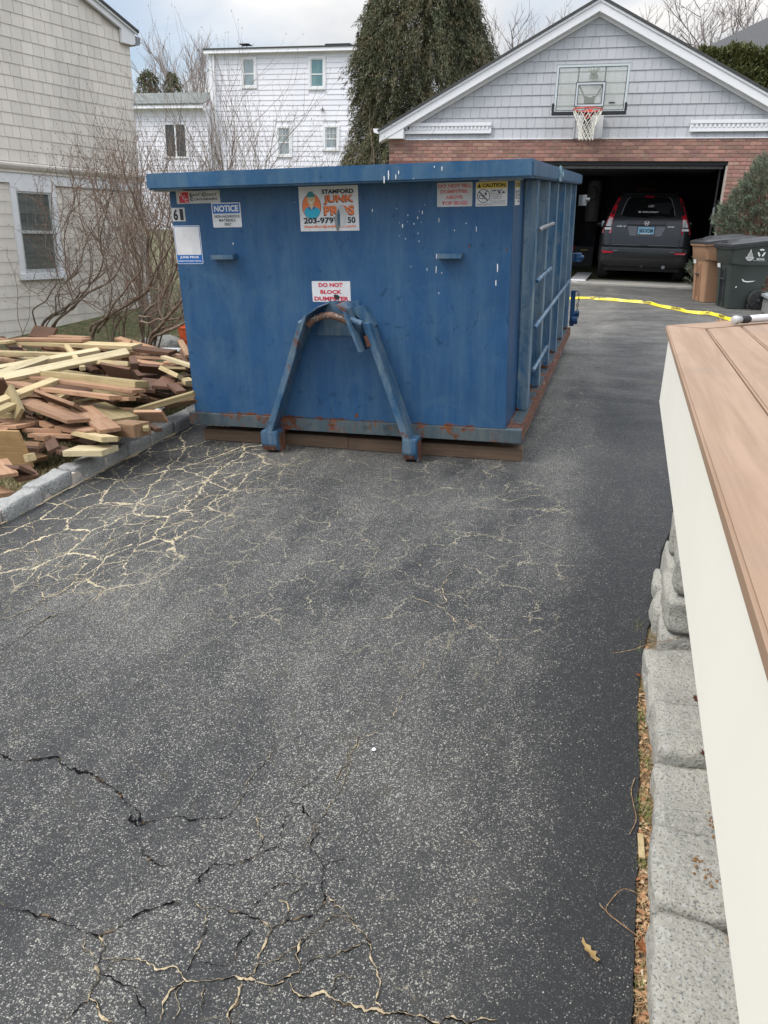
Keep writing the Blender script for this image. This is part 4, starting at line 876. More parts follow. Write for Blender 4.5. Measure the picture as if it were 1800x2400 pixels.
# ribs on both sides
for side in (0,1):
    for k,yr in enumerate((.52,1.27,2.02,2.765,3.53,4.25)):
        w_=.15
        if side==0:
            mb=MB(); xo=-.027
            mb.add([(XR+.001,yr,.0895),(xo-.006,yr,.0895),(xo-.006,yr+w_,.0895),(XR+.001,yr+w_,.0895),(XR+.001,yr-.012,1.622),(xo,yr+.008,1.622),(xo,yr+w_-.008,1.622),(XR+.001,yr+w_+.012,1.622)],
              [(0,3,2,1),(4,5,6,7),(0,1,5,4),(1,2,6,5),(2,3,7,6),(3,0,4,7)])
        else:
            mb=MB(); mb.box(-2.52+.0,XL-.001,yr,yr+w_,.0895,1.622)
            mb=MB(); mb.box(-2.488,XL-.001,yr,yr+w_,.0895,1.622)
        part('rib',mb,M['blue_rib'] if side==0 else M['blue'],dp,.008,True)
for zr in (1.32,.99,.375):
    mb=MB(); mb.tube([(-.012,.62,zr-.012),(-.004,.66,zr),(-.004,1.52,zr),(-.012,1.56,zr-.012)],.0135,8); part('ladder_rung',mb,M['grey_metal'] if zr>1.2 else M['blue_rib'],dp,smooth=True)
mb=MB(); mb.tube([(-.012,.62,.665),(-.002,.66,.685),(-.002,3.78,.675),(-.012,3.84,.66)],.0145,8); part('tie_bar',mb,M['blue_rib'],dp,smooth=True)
# rear hinge, latch, chain
mb=MB(); mb.cyl((.04,4.47,1.46),(0,0,1),.042,.11,12); mb.cyl((.09,4.46,1.465),(1,0,0),.018,.05,8); mb.box(.0,.045,4.44,4.50,1.42,1.50); part('hinge',mb,M['grey_metal'],dp,smooth=True)
mb=MB(); mb.cyl((.02,4.47,.86),(0,0,1),.05,.09,10); mb.tube([(.03,4.46,.90),(.08,4.45,.87),(.06,4.45,.82)],.013,6); mb.cyl((.05,4.44,.86),(1,0,0),.02,.09,8); part('hinge',mb,M['blue'],dp,smooth=True)
mb=MB(); mb.box(-.02,.03,4.42,4.48,.10,.50); mb.cyl((.05,4.45,.24),(1,0,0),.035,.07,10); mb.cyl((.04,4.43,.17),(1,0,0),.05,.06,10); mb.box(0,.06,4.40,4.42,.49,.50); part('latch',mb,M['blue'],dp,smooth=True)
mb=MB()
for i in range(11):
    c=Vector((.065+.006*math.sin(i),4.43,.46-i*.031)); ax=(1,0,0) if i%2 else (0,1,0)
    pts=[c+Vector((0 if i%2 else math.cos(t)*.009,math.cos(t)*.009 if i%2 else 0,math.sin(t)*.02)) for t in [k*PI/4 for k in range(9)]]
    mb.tube(pts,.0035,4,False)
part('chain',mb,M['black'],dp)
# grab handles on the front
for xa,xb,za in ((-2.144,-1.972,1.178),(-.567,-.411,1.176)):
    mb=MB(); mb.box(xa,xb,-.030,-.024,za,za+.030); mb.box(xa,xb,-.0235,.0295,za,za+.006); mb.box(xa,xa+.008,-.0235,.0295,za+.0065,za+.03); mb.box(xb-.008,xb,-.0235,.0295,za+.0065,za+.034); part('grab_handle',mb,M['blue_arm'],dp,.002)
# hook frame
def bar(p,q,wx,y0,y1,y0b=None):
    """leaning bar: from p(x,z) to q(x,z), thickness wx along x, between y0 and y1"""
    y0b=y0 if y0b is None else y0b; h=wx/2
    mb=MB(); mb.hexa([(p[0]-h,y0,p[1]),(p[0]+h,y0,p[1]),(p[0]+h,y1,p[1]),(p[0]-h,y1,p[1]),(q[0]-h,y0b,q[1]),(q[0]+h,y0b,q[1]),(q[0]+h,y1,q[1]),(q[0]-h,y1,q[1])]); return mb
part('hook_arm',bar((-1.776,.0),(-1.476,.78),.05,-.13,.0295,-.10),M['blue_arm'],dp,.004)
part('hook_arm',bar((-.752,.0),(-1.030,.78),.05,-.13,.0295,-.10),M['blue_arm'],dp,.004)
for s_,xa,xb in ((-1,-1.800,-1.762),(1,-.768,-.728)):
    mb=MB(); mb.hexa([(xa+.052*(s_<0),-.138,.02),(xb+.052*(s_<0)+.02*(s_>0),-.138,.02),(xb+.05*(s_<0)+.02*(s_>0),.0,.02),(xa,.0,.02)]+[(p[0]+(.245 if s_<0 else -.225),p[1],.66) for p in [(xa+.045*(s_<0),-.112),(xb+.03*(s_<0),-.112),(xb+.03*(s_<0),-.09),(xa,-.09)]])
for xa,xb in ((-1.832,-1.705),(-.785,-.685)):
    mb=MB(); mb.prism([(-.138,.02),(.0,.02),(.0,-.10),(-.06,-.138),(-.125,-.118),(-.138,-.07)],xa,xb,'x'); part('foot',mb,M['blue_arm'],dp,.005)
    mb=MB(); mb.box(xb-.012,xb+.001,-.10,-.001,-.137,-.006); mb.prism([(-.055,-.1385),(-.128,-.1185),(-.1395,-.085),(-.12,-.10),(-.05,-.128)],xa+.01,xb-.014,'x'); part('foot_wear',mb,M['rust'],dp)
    mb=MB(); mb.box(xa+.02,xb-.02,.002,YB,-.048,-.001); part('runner',mb,M['rust'],dp)
# ears and hook bar
def ear(pts,th,y0,y1):
    mb=MB()
    rows=[]
    for (x,z) in pts: rows.append([(x-th/2,y0,z),(x+th/2,y0,z),(x+th/2,y1,z),(x-th/2,y1,z),(x-th/2,y0,z)])
    mb.grid(rows); mb.quad(*rows[0][:4]); mb.quad(*rows[-1][:4]); return mb
part('ear',ear([(-1.515,.61),(-1.425,.83),(-1.325,.893)],.020,-.165,.0295),M['blue_arm'],dp,.002)
part('ear',ear([(-1.048,.61),(-1.125,.80),(-1.152,.875),(-1.20,.905)],.020,-.175,.0295),M['blue_arm'],dp,.002)
mb=MB(); mb.prism([(-1.160,.865),(-1.065,.885),(-.985,.76),(-1.0,.74),(-1.05,.75)],-.02,.029,'y'); part('gusset',mb,M['blue_arm'],dp,.002)
mb=MB(); mb.prism([(-1.318,.908),(-1.107,.908),(-1.07,.68),(-1.425,.68)],.018,.0295,'y'); part('hook_plate',mb,M['blue_arm'],dp,.001)
pts=[(-1.43,-.10,.765),(-1.39,-.10,.80),(-1.33,-.10,.825),(-1.27,-.10,.832),(-1.20,-.10,.815),(-1.13,-.10,.785)]
mb=MB(); mb.tube(pts,.023,10); part('hook_bar',mb,M['rust_bar'],dp,smooth=True)
mb=MB(); mb.cyl((-1.465,-.10,.785),(1,0,.5),.020,.05,10); part('pin',mb,M['blue_arm'],dp,smooth=True)
mb=MB(); mb.cyl((-1.085,-.12,.795),(1,0,-.35),.022,.08,10); part('pin',mb,M['blue_arm'],dp,smooth=True)
mb=MB(); mb.prism([(-1.253,.905),(-1.205,.905),(-1.212,.86),(-1.222,.835),(-1.238,.845),(-1.243,.87)],.0145,.0175,'y'); part('rust_run',mb,M['rust'],dp)
mb=MB(); mb.hexa([(-1.538,-.107,.63),(-1.519,-.107,.625),(-1.519,-.10,.625),(-1.538,-.10,.63),(-1.507,-.104,.73),(-1.489,-.104,.72),(-1.489,-.09,.72),(-1.507,-.09,.73)])
mb.hexa([(-1.018,-.110,.63),(-.992,-.110,.64),(-.992,-.10,.64),(-1.018,-.10,.63),(-1.040,-.106,.70),(-1.02,-.106,.71),(-1.02,-.09,.71),(-1.04,-.09,.70)]); part('slot',mb,M['rust'],dp)
# drips, splashes and chips
mb=MB(); mb2=MB()
def spl(x,z,w_,h_,y=.0285):
    n_=5; pts=[]
    for i in range(n_+1): pts.append((x+.35*w_*mn.noise(Vector((x*40,z*40+i*1.7,0))),z-h_*i/n_,w_*.5*(1-.6*abs(i/n_-.4))))
    poly=[(a-c,b) for a,b,c in pts]+[(a+c,b) for a,b,c in pts[::-1]]; mb.prism(poly,y-.0008,y,'y')
for u,v,w_,h_ in ((937,521,4,10),(951,498,2,5),(950,515,2,2),(975,504,3,6),(966,519,3,5),(987,490,3,9),(976,543,3,3),(944,556,3,3),(978,562,3,3),(1028,508,2,12),(1066,537,3,3),(1094,521,3,3),(1119,530,2,14),(1022,595,3,14),(1021,625,3,20),(1172,620,4,22),(1169,660,4,16),(1035,641,3,3),(957,625,2,3),(929,549,2,2),(923,483,2,2),(929,517,2,2),(984,517,2,2),(979,491,2,2),(998,630,2,8),(1028,691,2,6),(657,461,2,2),(861,483,3,8),(476,562,3,6),(993,475,2,2)):
    spl(-.341+(u-1116)*.00258,1.61-(v-427)*.00243,w_*.0017,h_*.0022)
for u,v,w_,h_ in ((909,405,4,16),(920,394,4,22),(938,403,3,10),(945,395,3,8),(1031,388,3,4),(1049,390,3,9),(981,412,2,2)):
    spl(-.341+(u-1116)*.00252,1.72-(v-381)*.0026+.0,w_*.0019,min(h_*.0025,.05),-.1515)
o=part('paint_drips',mb,M['white_ink'],dp,kind='stuff')
# ---- stickers
def plate(x0,x1,z0,z1,m,th=.0015,y=.0295,rx=0,name='sticker',bev=0):
    if rx:
        poly=[]
        for cx,cz,a0 in ((x1-rx,z1-rx,0),(x0+rx,z1-rx,90),(x0+rx,z0+rx,180),(x1-rx,z0+rx,270)):
            for k in range(5): a=R(a0+k*22.5); poly.append((cx+rx*math.cos(a),cz+rx*math.sin(a)))
        mb=MB(); mb.prism(poly,y-th,y,'y')
    else: mb=MB(); mb.box(x0,x1,y-th,y,z0,z1)
    return mb
def sub(par,x0,x1,z0,z1,m,lvl=1,rx=0,name='printed_field'):
    return part(name,plate(x0,x1,z0,z1,m,.0004,.0277-.0005*(lvl-1),rx),m,par)
YT=.0265
def lt(s,m,par,x0,x1,z0,z1,y=YT,**k): return lettering(s,m,par,(x0+x1)/2,y,(z0+z1)/2,x1-x0,z1-z0,**k)
# name plate
s=part('sticker',plate(-2.383,-2.056,1.534,1.612,0),M['vinyl_grey'],dp,label='grey name sticker with a red square')
sub(s,-2.362,-2.290,1.539,1.606,M['red_ink'])
lt('E',M['white_ink'],s,-2.358,-2.338,1.584,1.603); lt('C',M['white_ink'],s,-2.338,-2.314,1.563,1.584); lt('C',M['white_ink'],s,-2.320,-2.295,1.543,1.565)
lt('EAST COAST',M['ink'],s,-2.278,-2.077,1.578,1.594,bold=.01); lt('CONTAINERS',M['ink'],s,-2.276,-2.077,1.552,1.567,bold=.01)
lt('E',M['ink'],s,-2.280,-2.262,1.575,1.600); lt('C',M['ink'],s,-2.186,-2.162,1.575,1.600); lt('C',M['ink'],s,-2.280,-2.257,1.549,1.574)
s=part('sticker',plate(-2.432,-2.332,1.424,1.510,0),M['vinyl_grey'],dp,label='grey number sticker reading 61')
lt('6',M['ink'],s,-2.422,-2.386,1.431,1.502,bold=.04); lt('1',M['ink'],s,-2.371,-2.345,1.431,1.502,bold=.04)
s=part('sticker',plate(-2.436,-2.232,1.146,1.396,0,rx=.012),M['vinyl'],dp,label='tall blue-edged sticker with rounded corners')
sub(s,-2.432,-2.236,1.150,1.392,M['blue_ink'],rx=.010); part('printed_field',plate(-2.428,-2.240,1.206,1.388,0,.0004,.0272,.008),M['vinyl'],s)
lt('JUNK PROS',M['white_ink'],s,-2.407,-2.263,1.180,1.198,bold=.03); lt('Instant Dumpster Quote',M['white_ink'],s,-2.422,-2.246,1.160,1.171,bold=.03)
s=part('sticker',plate(-2.127,-1.914,1.380,1.534,0,rx=.008),M['vinyl'],dp,label='white notice sticker with a blue heading')
sub(s,-2.120,-1.921,1.467,1.528,M['blue_ink']); lt('NOTICE',M['white_ink'],s,-2.108,-1.930,1.478,1.518,bold=.035)
lt('NON-HAZARDOUS',M['ink'],s,-2.110,-1.925,1.440,1.458,bold=.015); lt('MATERIALS',M['ink'],s,-2.078,-1.958,1.416,1.434,bold=.015); lt('ONLY',M['ink'],s,-2.042,-1.990,1.391,1.409,bold=.015)
# big company sign
s=part('sticker',plate(-1.493,-1.090,1.347,1.616,0),M['vinyl'],dp,label='big company sign torn in the middle')
def disc(cx,cz,rx_,rz_,y,m,par,a0=0,a1=360,n_=28,name='printed_field'):
    mb=MB(); poly=[(cx+rx_*math.cos(R(a0+(a1-a0)*k/n_)),cz+rz_*math.sin(R(a0+(a1-a0)*k/n_))) for k in range(n_ if a1-a0==360 else n_+1)]; mb.prism(poly,y-.0003,y,'y'); return part(name,mb,m,par)
cx,cz=-1.408,1.496
disc(cx,cz,.0655,.078,.0278,M['ink'],s); disc(cx,cz,.063,.0755,.0274,M['orange_ink'],s)
def blob(pts,y,m,par,name='printed_field'):
    mb=MB(); mb.prism(pts,y-.0003,y,'y'); return part(name,mb,m,par)
blob([(cx-.054,cz-.036),(cx-.045,cz-.012),(cx-.018,cz+.0),(cx+.018,cz+.0),(cx+.052,cz-.012),(cx+.058,cz-.03),(cx+.05,cz-.047),(cx+.035,cz-.063),(cx+.015,cz-.073),(cx-.012,cz-.073),(cx-.035,cz-.062)],.0270,M['cyan_ink'],s)
blob([(cx-.014,cz+.02),(cx+.012,cz+.02),(cx+.014,cz),(cx,cz-.02),(cx-.014,cz)],.0266,M['skin_ink'],s)
disc(cx-.001,cz+.046,.026,.036,.0262,M['skin_ink'],s)
blob([(cx-.030,cz+.056),(cx+.024,cz+.056),(cx+.022,cz+.075),(cx+.010,cz+.088),(cx-.010,cz+.090),(cx-.026,cz+.077)],.0258,M['teal_ink'],s)
for sx in (-.010,.009): disc(cx+sx,cz+.046,.004,.0025,.0256,M['ink'],s,n_=8)
blob([(cx-.011,cz+.026),(cx+.010,cz+.026),(cx+.005,cz+.020),(cx-.006,cz+.020)],.0256,M['white_ink'],s)
blob([(cx-.002,cz+.036),(cx+.003,cz+.036),(cx,cz+.044)],.0256,M['rust'],s)
for sx in (-1,1): blob([(cx,cz-.020),(cx+sx*.016,cz+.002),(cx+sx*.026,cz-.008),(cx+sx*.010,cz-.018)],.0262,M['blue_ink'],s)
lt('STAMFORD',M['ink'],s,-1.334,-1.119,1.569,1.596,bold=.045)
for t_,x0,x1,z0,z1 in (('JUNK',-1.322,-1.120,1.508,1.562),('PROS',-1.322,-1.117,1.442,1.500)):
    lt(t_,M['ink'],s,x0-.005,x1-.001,z0-.005,z1-.003,y=.0270,bold=.05); lt(t_,M['orange_ink'],s,x0,x1,z0,z1,y=.0264,bold=.045)
lt('203-979',M['ink'],s,-1.468,-1.262,1.393,1.430,bold=.035); lt('50',M['ink'],s,-1.166,-1.113,1.393,1.430,bold=.035)
lt('StamfordJunkPros.com',M['orange_ink'],s,-1.467,-1.111,1.362,1.384,bold=.03)
blob([(-1.228,1.485),(-1.213,1.502),(-1.195,1.500),(-1.183,1.485),(-1.172,1.462),(-1.160,1.446),(-1.174,1.428),(-1.178,1.385),(-1.198,1.368),(-1.214,1.372),(-1.222,1.42)],.0258,M['vinyl_grey'],s,'torn_patch')
blob([(-1.230,1.478),(-1.220,1.480),(-1.214,1.44),(-1.216,1.38),(-1.230,1.345),(-1.242,1.340),(-1.246,1.365),(-1.252,1.395),(-1.262,1.432),(-1.245,1.437),(-1.238,1.46)],.0256,M['grey_metal'],s,'torn_patch')
blob([(-1.224,1.470),(-1.217,1.462),(-1.219,1.39),(-1.232,1.37),(-1.236,1.44)],.0252,M['blue_arm'],s,'torn_patch')
s=part('sticker',plate(-1.438,-1.167,.900,1.034,0,rx=.006),M['vinyl'],dp,label='white sticker with three lines of crimson letters')
for t_,x0,x1,z0,z1 in (('DO NOT',-1.390,-1.218,.997,1.023),('BLOCK',-1.380,-1.228,.953,.978),('DUMPSTER',-1.425,-1.180,.908,.935)): lt(t_,M['red_ink'],s,x0,x1,z0,z1,bold=.04)
blob([(-1.287,.942),(-1.275,.95),(-1.255,.946),(-1.243,.935),(-1.252,.915),(-1.262,.918),(-1.268,.912),(-1.278,.925)],.0260,M['black'],s,'torn_patch')
s=part('sticker',plate(-.580,-.362,1.476,1.612,0,rx=.005),M['vinyl_grey'],dp,label='pale sticker with four lines of faded red letters')
for t_,x0,x1,z0,z1 in (('DO NOT FILL',-.575,-.367,1.582,1.604),('DUMPSTER',-.560,-.385,1.551,1.573),('ABOVE',-.527,-.420,1.519,1.540),('TOP EDGE',-.551,-.390,1.486,1.508)): lt(t_,M['red_faded'],s,x0,x1,z0,z1,bold=.06)
s=part('sticker',plate(-.341,-.150,1.474,1.610,0,rx=.004),M['vinyl'],dp,label='white sticker with a yellow caution heading')
sub(s,-.338,-.153,1.573,1.607,M['yellow_ink']); lt('CAUTION',M['ink'],s,-.302,-.163,1.580,1.601,bold=.04)
blob([(-.332,1.579),(-.308,1.579),(-.320,1.602)],.0270,M['ink'],s)
mb=MB(); mb.box(-.249,-.2475,.0268,.0275,1.477,1.571); mb.box(-.249,-.155,.0268,.0275,1.484,1.4855); 
cx,cz=-.293,1.532
for k in range(36):
    a,b=R(k*10),R(k*10+10); r0,r1=.0385,.0352
    mb.prism([(cx+r0*math.cos(a),cz+r0*math.sin(a)),(cx+r0*math.cos(b),cz+r0*math.sin(b)),(cx+r1*math.cos(b),cz+r1*math.sin(b)),(cx+r1*math.cos(a),cz+r1*math.sin(a))],.0268,.0275,'y')
mb.prism([(cx-.030,cz+.022),(cx-.026,cz+.027),(cx+.028,cz-.024),(cx+.024,cz-.028)],.0262,.0267,'y'); 
part('pictogram',mb,M['ink'],s)
mb=MB()
for q in ([(cx+.006,cz+.016),(cx+.012,cz+.020),(cx+.020,cz+.014),(cx+.016,cz+.008),(cx+.008,cz+.006)],[(cx+.016,cz+.021),(cx+.022,cz+.021),(cx+.022,cz+.027),(cx+.016,cz+.027)],[(cx-.028,cz+.004),(cx+.020,cz+.006),(cx+.020,cz+.003),(cx-.028,cz+.001)],[(cx-.028,cz+.001),(cx-.025,cz+.001),(cx-.025,cz-.012),(cx-.028,cz-.012)],[(cx-.028,cz-.012),(cx-.006,cz-.018),(cx-.006,cz-.015),(cx-.028,cz-.009)],[(cx-.006,cz-.018),(cx-.003,cz-.018),(cx-.003,cz+.004),(cx-.006,cz+.004)],[(cx-.006,cz-.018),(cx+.018,cz-.014),(cx+.018,cz-.011),(cx-.006,cz-.015)]): mb.prism(q,.0266,.0270,'y')
part('pictogram',mb,M['ink'],s)
lt('KEEP OUT!',M['ink'],s,-.243,-.182,1.556,1.565,bold=.04); lt('Do not climb in,\non, under or\ncontainer for\nany purpose.',M['ink'],s,-.243,-.176,1.512,1.550); lt('Injury from slipping\nor falling may occur.',M['ink'],s,-.243,-.160,1.490,1.505); lt('FALLING HAZARD',M['ink'],s,-.332,-.256,1.480,1.489)
blob([(-.205,1.556),(-.196,1.556),(-.193,1.545),(-.200,1.540)],.0258,M['ink'],s,'scuff'); blob([(-.178,1.556),(-.168,1.554),(-.165,1.545),(-.178,1.545)],.0258,M['ink'],s,'scuff')
# narrow sticker on the side wall, seen edge-on
o=MB(); o.box(XR+.0002,XR+.0015,.085,.30,1.475,1.612); s=part('sticker',o,M['vinyl'],dp,label='narrow caution sticker round the corner')
o=MB(); o.box(XR+.0016,XR+.0020,.09,.295,1.572,1.609); part('printed_field',o,M['yellow_ink'],s)
def ltx(t_,y0,y1,z0,z1,par):
    MM=Matrix.Translation((XR+.0024,(y0+y1)/2,(z0+z1)/2))@Matrix.Rotation(R(90),4,'Z'); return link('lettering',text_mesh('lettering',t_,M['ink'],MM,y1-y0,z1-z0,bold=.03),par)
ltx('CAUTION',.11,.285,1.58,1.602,s); ltx('KEEP OUT!\nDo not climb\nin, on, under\ncontainer',.19,.29,1.49,1.56,s); ltx('O',.11,.17,1.51,1.56,s)
# rust spots on front
mb=MB()
for x,z,r in ((-.375,1.245,.006),(-.145,1.225,.006),(-1.16,.125,.016)):
    poly=[(x+r*math.cos(t)*(1+.5*mn.noise(Vector((t,x*9,0)))),z+r*1.2*math.sin(t)*(1+.5*mn.noise(Vector((t*2,z*9,0))))) for t in [k*PI/6 for k in range(12)]]; mb.prism(poly,.0288,.0296,'y')
part('rust_spots',mb,M['rust'],dp,kind='stuff')
# timbers under the front
tg='timbers laid on the asphalt under the dumpster'
for a,b,lab in ((-2.41,-1.243,'left one of two long brown timbers under the front of the dumpster'),(-1.240,.0,'right one of two long brown timbers, its pale sawn end showing under the dumpster corner')):
    mb=MB(); mb.box(-(b-a)/2,(b-a)/2,-.045,.045,0,.088); o=single('timber',mb.mesh('timber',M['timber'],.004),lab,'timber',tg); o.matrix_world=DM@Matrix.Translation(((a+b)/2,.115 if a<-2 else .10,-.139))@Matrix.Rotation(.0 if a<-2 else -.01,4,'Z')

# ------------------------------------------------------------------ pile of torn out lumber
wm={'y':'w_y','p':'w_p','r':'w_r','d':'w_d','n':'w_n','g':'w_g','w':'w_w','f':'w_f'}
glab={'y':('yellow pine board mixed into the pile of torn out lumber','yellow pine boards in the pile'),'p':('pale sawn pine stick in the pile of torn out lumber','pale pine pieces in the pile'),
'r':('reddish brown deck plank in the pile of torn out lumber','reddish brown planks in the pile'),'d':('dark stained plank deep in the pile of torn out lumber','dark planks in the pile'),
'n':('mid brown board in the right part of the pile of torn out lumber','mid brown boards in the pile'),'g':('greenish treated board in the pile of torn out lumber','greenish treated boards in the pile'),
'w':('thin white strip lying on the lumber pile','white strips in the pile'),'f':('square of plywood standing upright at the left edge of the pile','plywood')}
spec={0:'long yellow board topping the back of the pile, under a redwood plank',1:'redwood plank lying on the long yellow board at the very top of the pile',3:'dark upright offcut standing at the back of the pile against the shrub',6:'short yellow stick leaning across the pale boards near the top',
7:'shorter pale stick crossing the left of the pile',8:'pale stick second from the front of the three crossing the pile',9:'longest pale stick running diagonally across the top of the pile',13:'white metal strip at the back of the pile beside the dumpster',
22:'thick greenish board with dirty edge in the middle of the pile',25:'yellow pine stick slanting over the planks at the left of the pile',26:'short greenish stub leaning upright at the left edge of the pile',31:'widest redwood plank sloping down to the right in the front of the pile',
32:'redwood plank leaning on its edge behind the widest one',33:'redwood plank pointing down towards the kerb beside the widest one',34:'wide greyish board end with two knots, facing the kerb',35:'thin greenish stick reaching from the pile to the dumpster',
37:'short redwood offcut lying on the grass near the kerb',38:'thick brown block with a sawn end beside the kerb',41:'pale yellow offcut lying flat on the grass at the kerb'}
CN={'y':'yellow pine','p':'pale pine','r':'reddish brown','d':'dark stained','n':'mid brown','g':'greenish treated','w':'white','f':'plywood'}
def blabel(p,q,w_,key):
    c=(Vector(p)+Vector(q))/2; L_=(Vector(p)-Vector(q)).length
    dp_='front' if c.y<4.9 else ('middle' if c.y<5.9 else 'back'); s_=c.x/(c.y+1.5); lr='left' if s_<-.72 else ('centre' if s_<-.6 else 'right')
    return f"{'short' if L_<.5 else ('long' if L_>.95 else 'medium length')} {'narrow' if w_<.1 else 'wide'} {CN[key]} board in the {dp_} {lr} of the lumber pile"
def board(p,q,w_,t_,roll,key,label,group):
    if label is None: label=blabel(p,q,w_,key)
    if t_<.05: t_*=.85
    p,q=Vector(p),Vector(q); d=q-p; L_=d.length; x=d.normalized(); z=Vector((0,0,1)); y=z.cross(x).normalized(); z=x.cross(y)
    Rm=Matrix.Rotation(R(roll),3,x); y=Rm@y; z=Rm@z
    e_=random.uniform(-.05,.05)*w_*(4 if random.random()<.15 else 1); e2=random.uniform(-.04,.04)*w_; h=w_/2; mb=MB()
    mb.hexa([(-L_/2-e_,-h,-t_),(L_/2+e2,-h,-t_),(L_/2-e2,h,-t_),(-L_/2+e_,h,-t_),(-L_/2-e_,-h,0),(L_/2+e2,-h,0),(L_/2-e2,h,0),(-L_/2+e_,h,0)])
    o=single('board',mb.mesh('board',M[wm[key]],.0022),label,'board',group); o.matrix_world=frame((p+q)/2,x,y,z); return o
for i,b in enumerate(BOARDS):
    key=b[9]; lab,grp=glab[key]
    lab=spec.get(i)
    board(b[0:3],b[3:6],b[6],b[7],b[8],key,lab,grp)
# the hidden body of the heap: more of the same planks under the ones on top
rs=random.Random(21)
def top(x,y): # height of the heap
    a=np.interp(y,[3.8,4.1,4.6,5.1,5.6,6.2,6.9,7.4,7.9],[.0,.07,.13,.22,.29,.36,.40,.3,.1]); b=np.interp(x,[-7.2,-6,-4.4,-3.9,-3.5],[.3,1,1,.75,.25]); return max(0,float(a*b)-.04)
for k in range(150):
    y=rs.uniform(4.0,7.5); xm=np.interp(y,[3.8,4.5,5.3,7.5],[-3.75,-3.85,-3.75,-3.6]); x=rs.uniform(-6.6,xm); H=top(x,y)
    if H<.03: continue
    z=gz(x,y)+.02+H*rs.uniform(.2,.98); a=rs.gauss(-.12,.32) if rs.random()<.8 else rs.uniform(0,3.1); L_=rs.uniform(.35,1.1)*(.7 if y<4.9 else 1)
    dx_,dy_=math.cos(a)*L_/2,math.sin(a)*L_/2; x2=min(x+abs(dx_),xm+.06)-abs(dx_); x=x2; s_=rs.uniform(-.08,.08)
    key=rs.choice('rrrrdddnnyg'); lab,grp=glab[key]
    board((x-dx_,y-dy_,z-s_),(x+dx_,y+dy_,z+s_),rs.choice((.14,.14,.12,.09)),rs.choice((.028,.033,.038)),rs.gauss(0,14),key,None,grp)

# ------------------------------------------------------------------ bare shrubs in front of the beige house
M['bark']=mat('bark',(.24,.17,.12),(.13,.09,.065),30,.9,bump=.8,bscale=50,stretch=(1,1,.4),c3=(.30,.26,.22),s3=18,r3=(.55,.7))
M['twig']=mat('twig',(.25,.18,.135),(.15,.105,.08),20,.85)
M['twig_pale']=mat('twig_pale',(.30,.26,.225),(.20,.17,.15),20,.85)
def grow(mb,p,d,L_,r,lvl,rs,spread=.6,up=.25,buds=True,nseg=5):
    """one shoot with its side shoots"""
    pts=[p]; q=Vector(p); dd=Vector(d).normalized()
    for i in range(nseg):
        dd=(dd+Vector((rs.gauss(0,.13),rs.gauss(0,.13),rs.gauss(0,.10)+up*.16))).normalized(); q=q+dd*L_/nseg; pts.append(q.copy())
        if lvl>0 and i>=1 and rs.random()<.62:
            s_=Vector((rs.gauss(0,1),rs.gauss(0,1),rs.gauss(.2,.6))).normalized(); grow(mb,q,dd*.9+s_*spread,L_*rs.uniform(.35,.65),r*.55,lvl-1,rs,spread,up,buds,max(3,nseg-1))
    n_=len(pts); rr=[r*(1-.72*i/(n_-1)) for i in range(n_)]
    mb.tube(pts,rr,4 if r<.006 else 6,False)
    if buds and lvl==0: mb.tube([pts[-1],pts[-1]+dd*.012,pts[-1]+dd*.026],[.0015,.0045,.001],4,False)
labs={'A':'bare shrub leaning right with two pale trunks, nearest the beige house window','B':'bare shrub with one thick trunk curving up towards the dumpster','C':'bare shrub with heavy crossed stems right beside the dumpster',
 'S':'thin crooked bare sapling at the left, below the house window','T':'slender bare sapling just right of the crooked one'}
roots_={}
rs=random.Random(5)
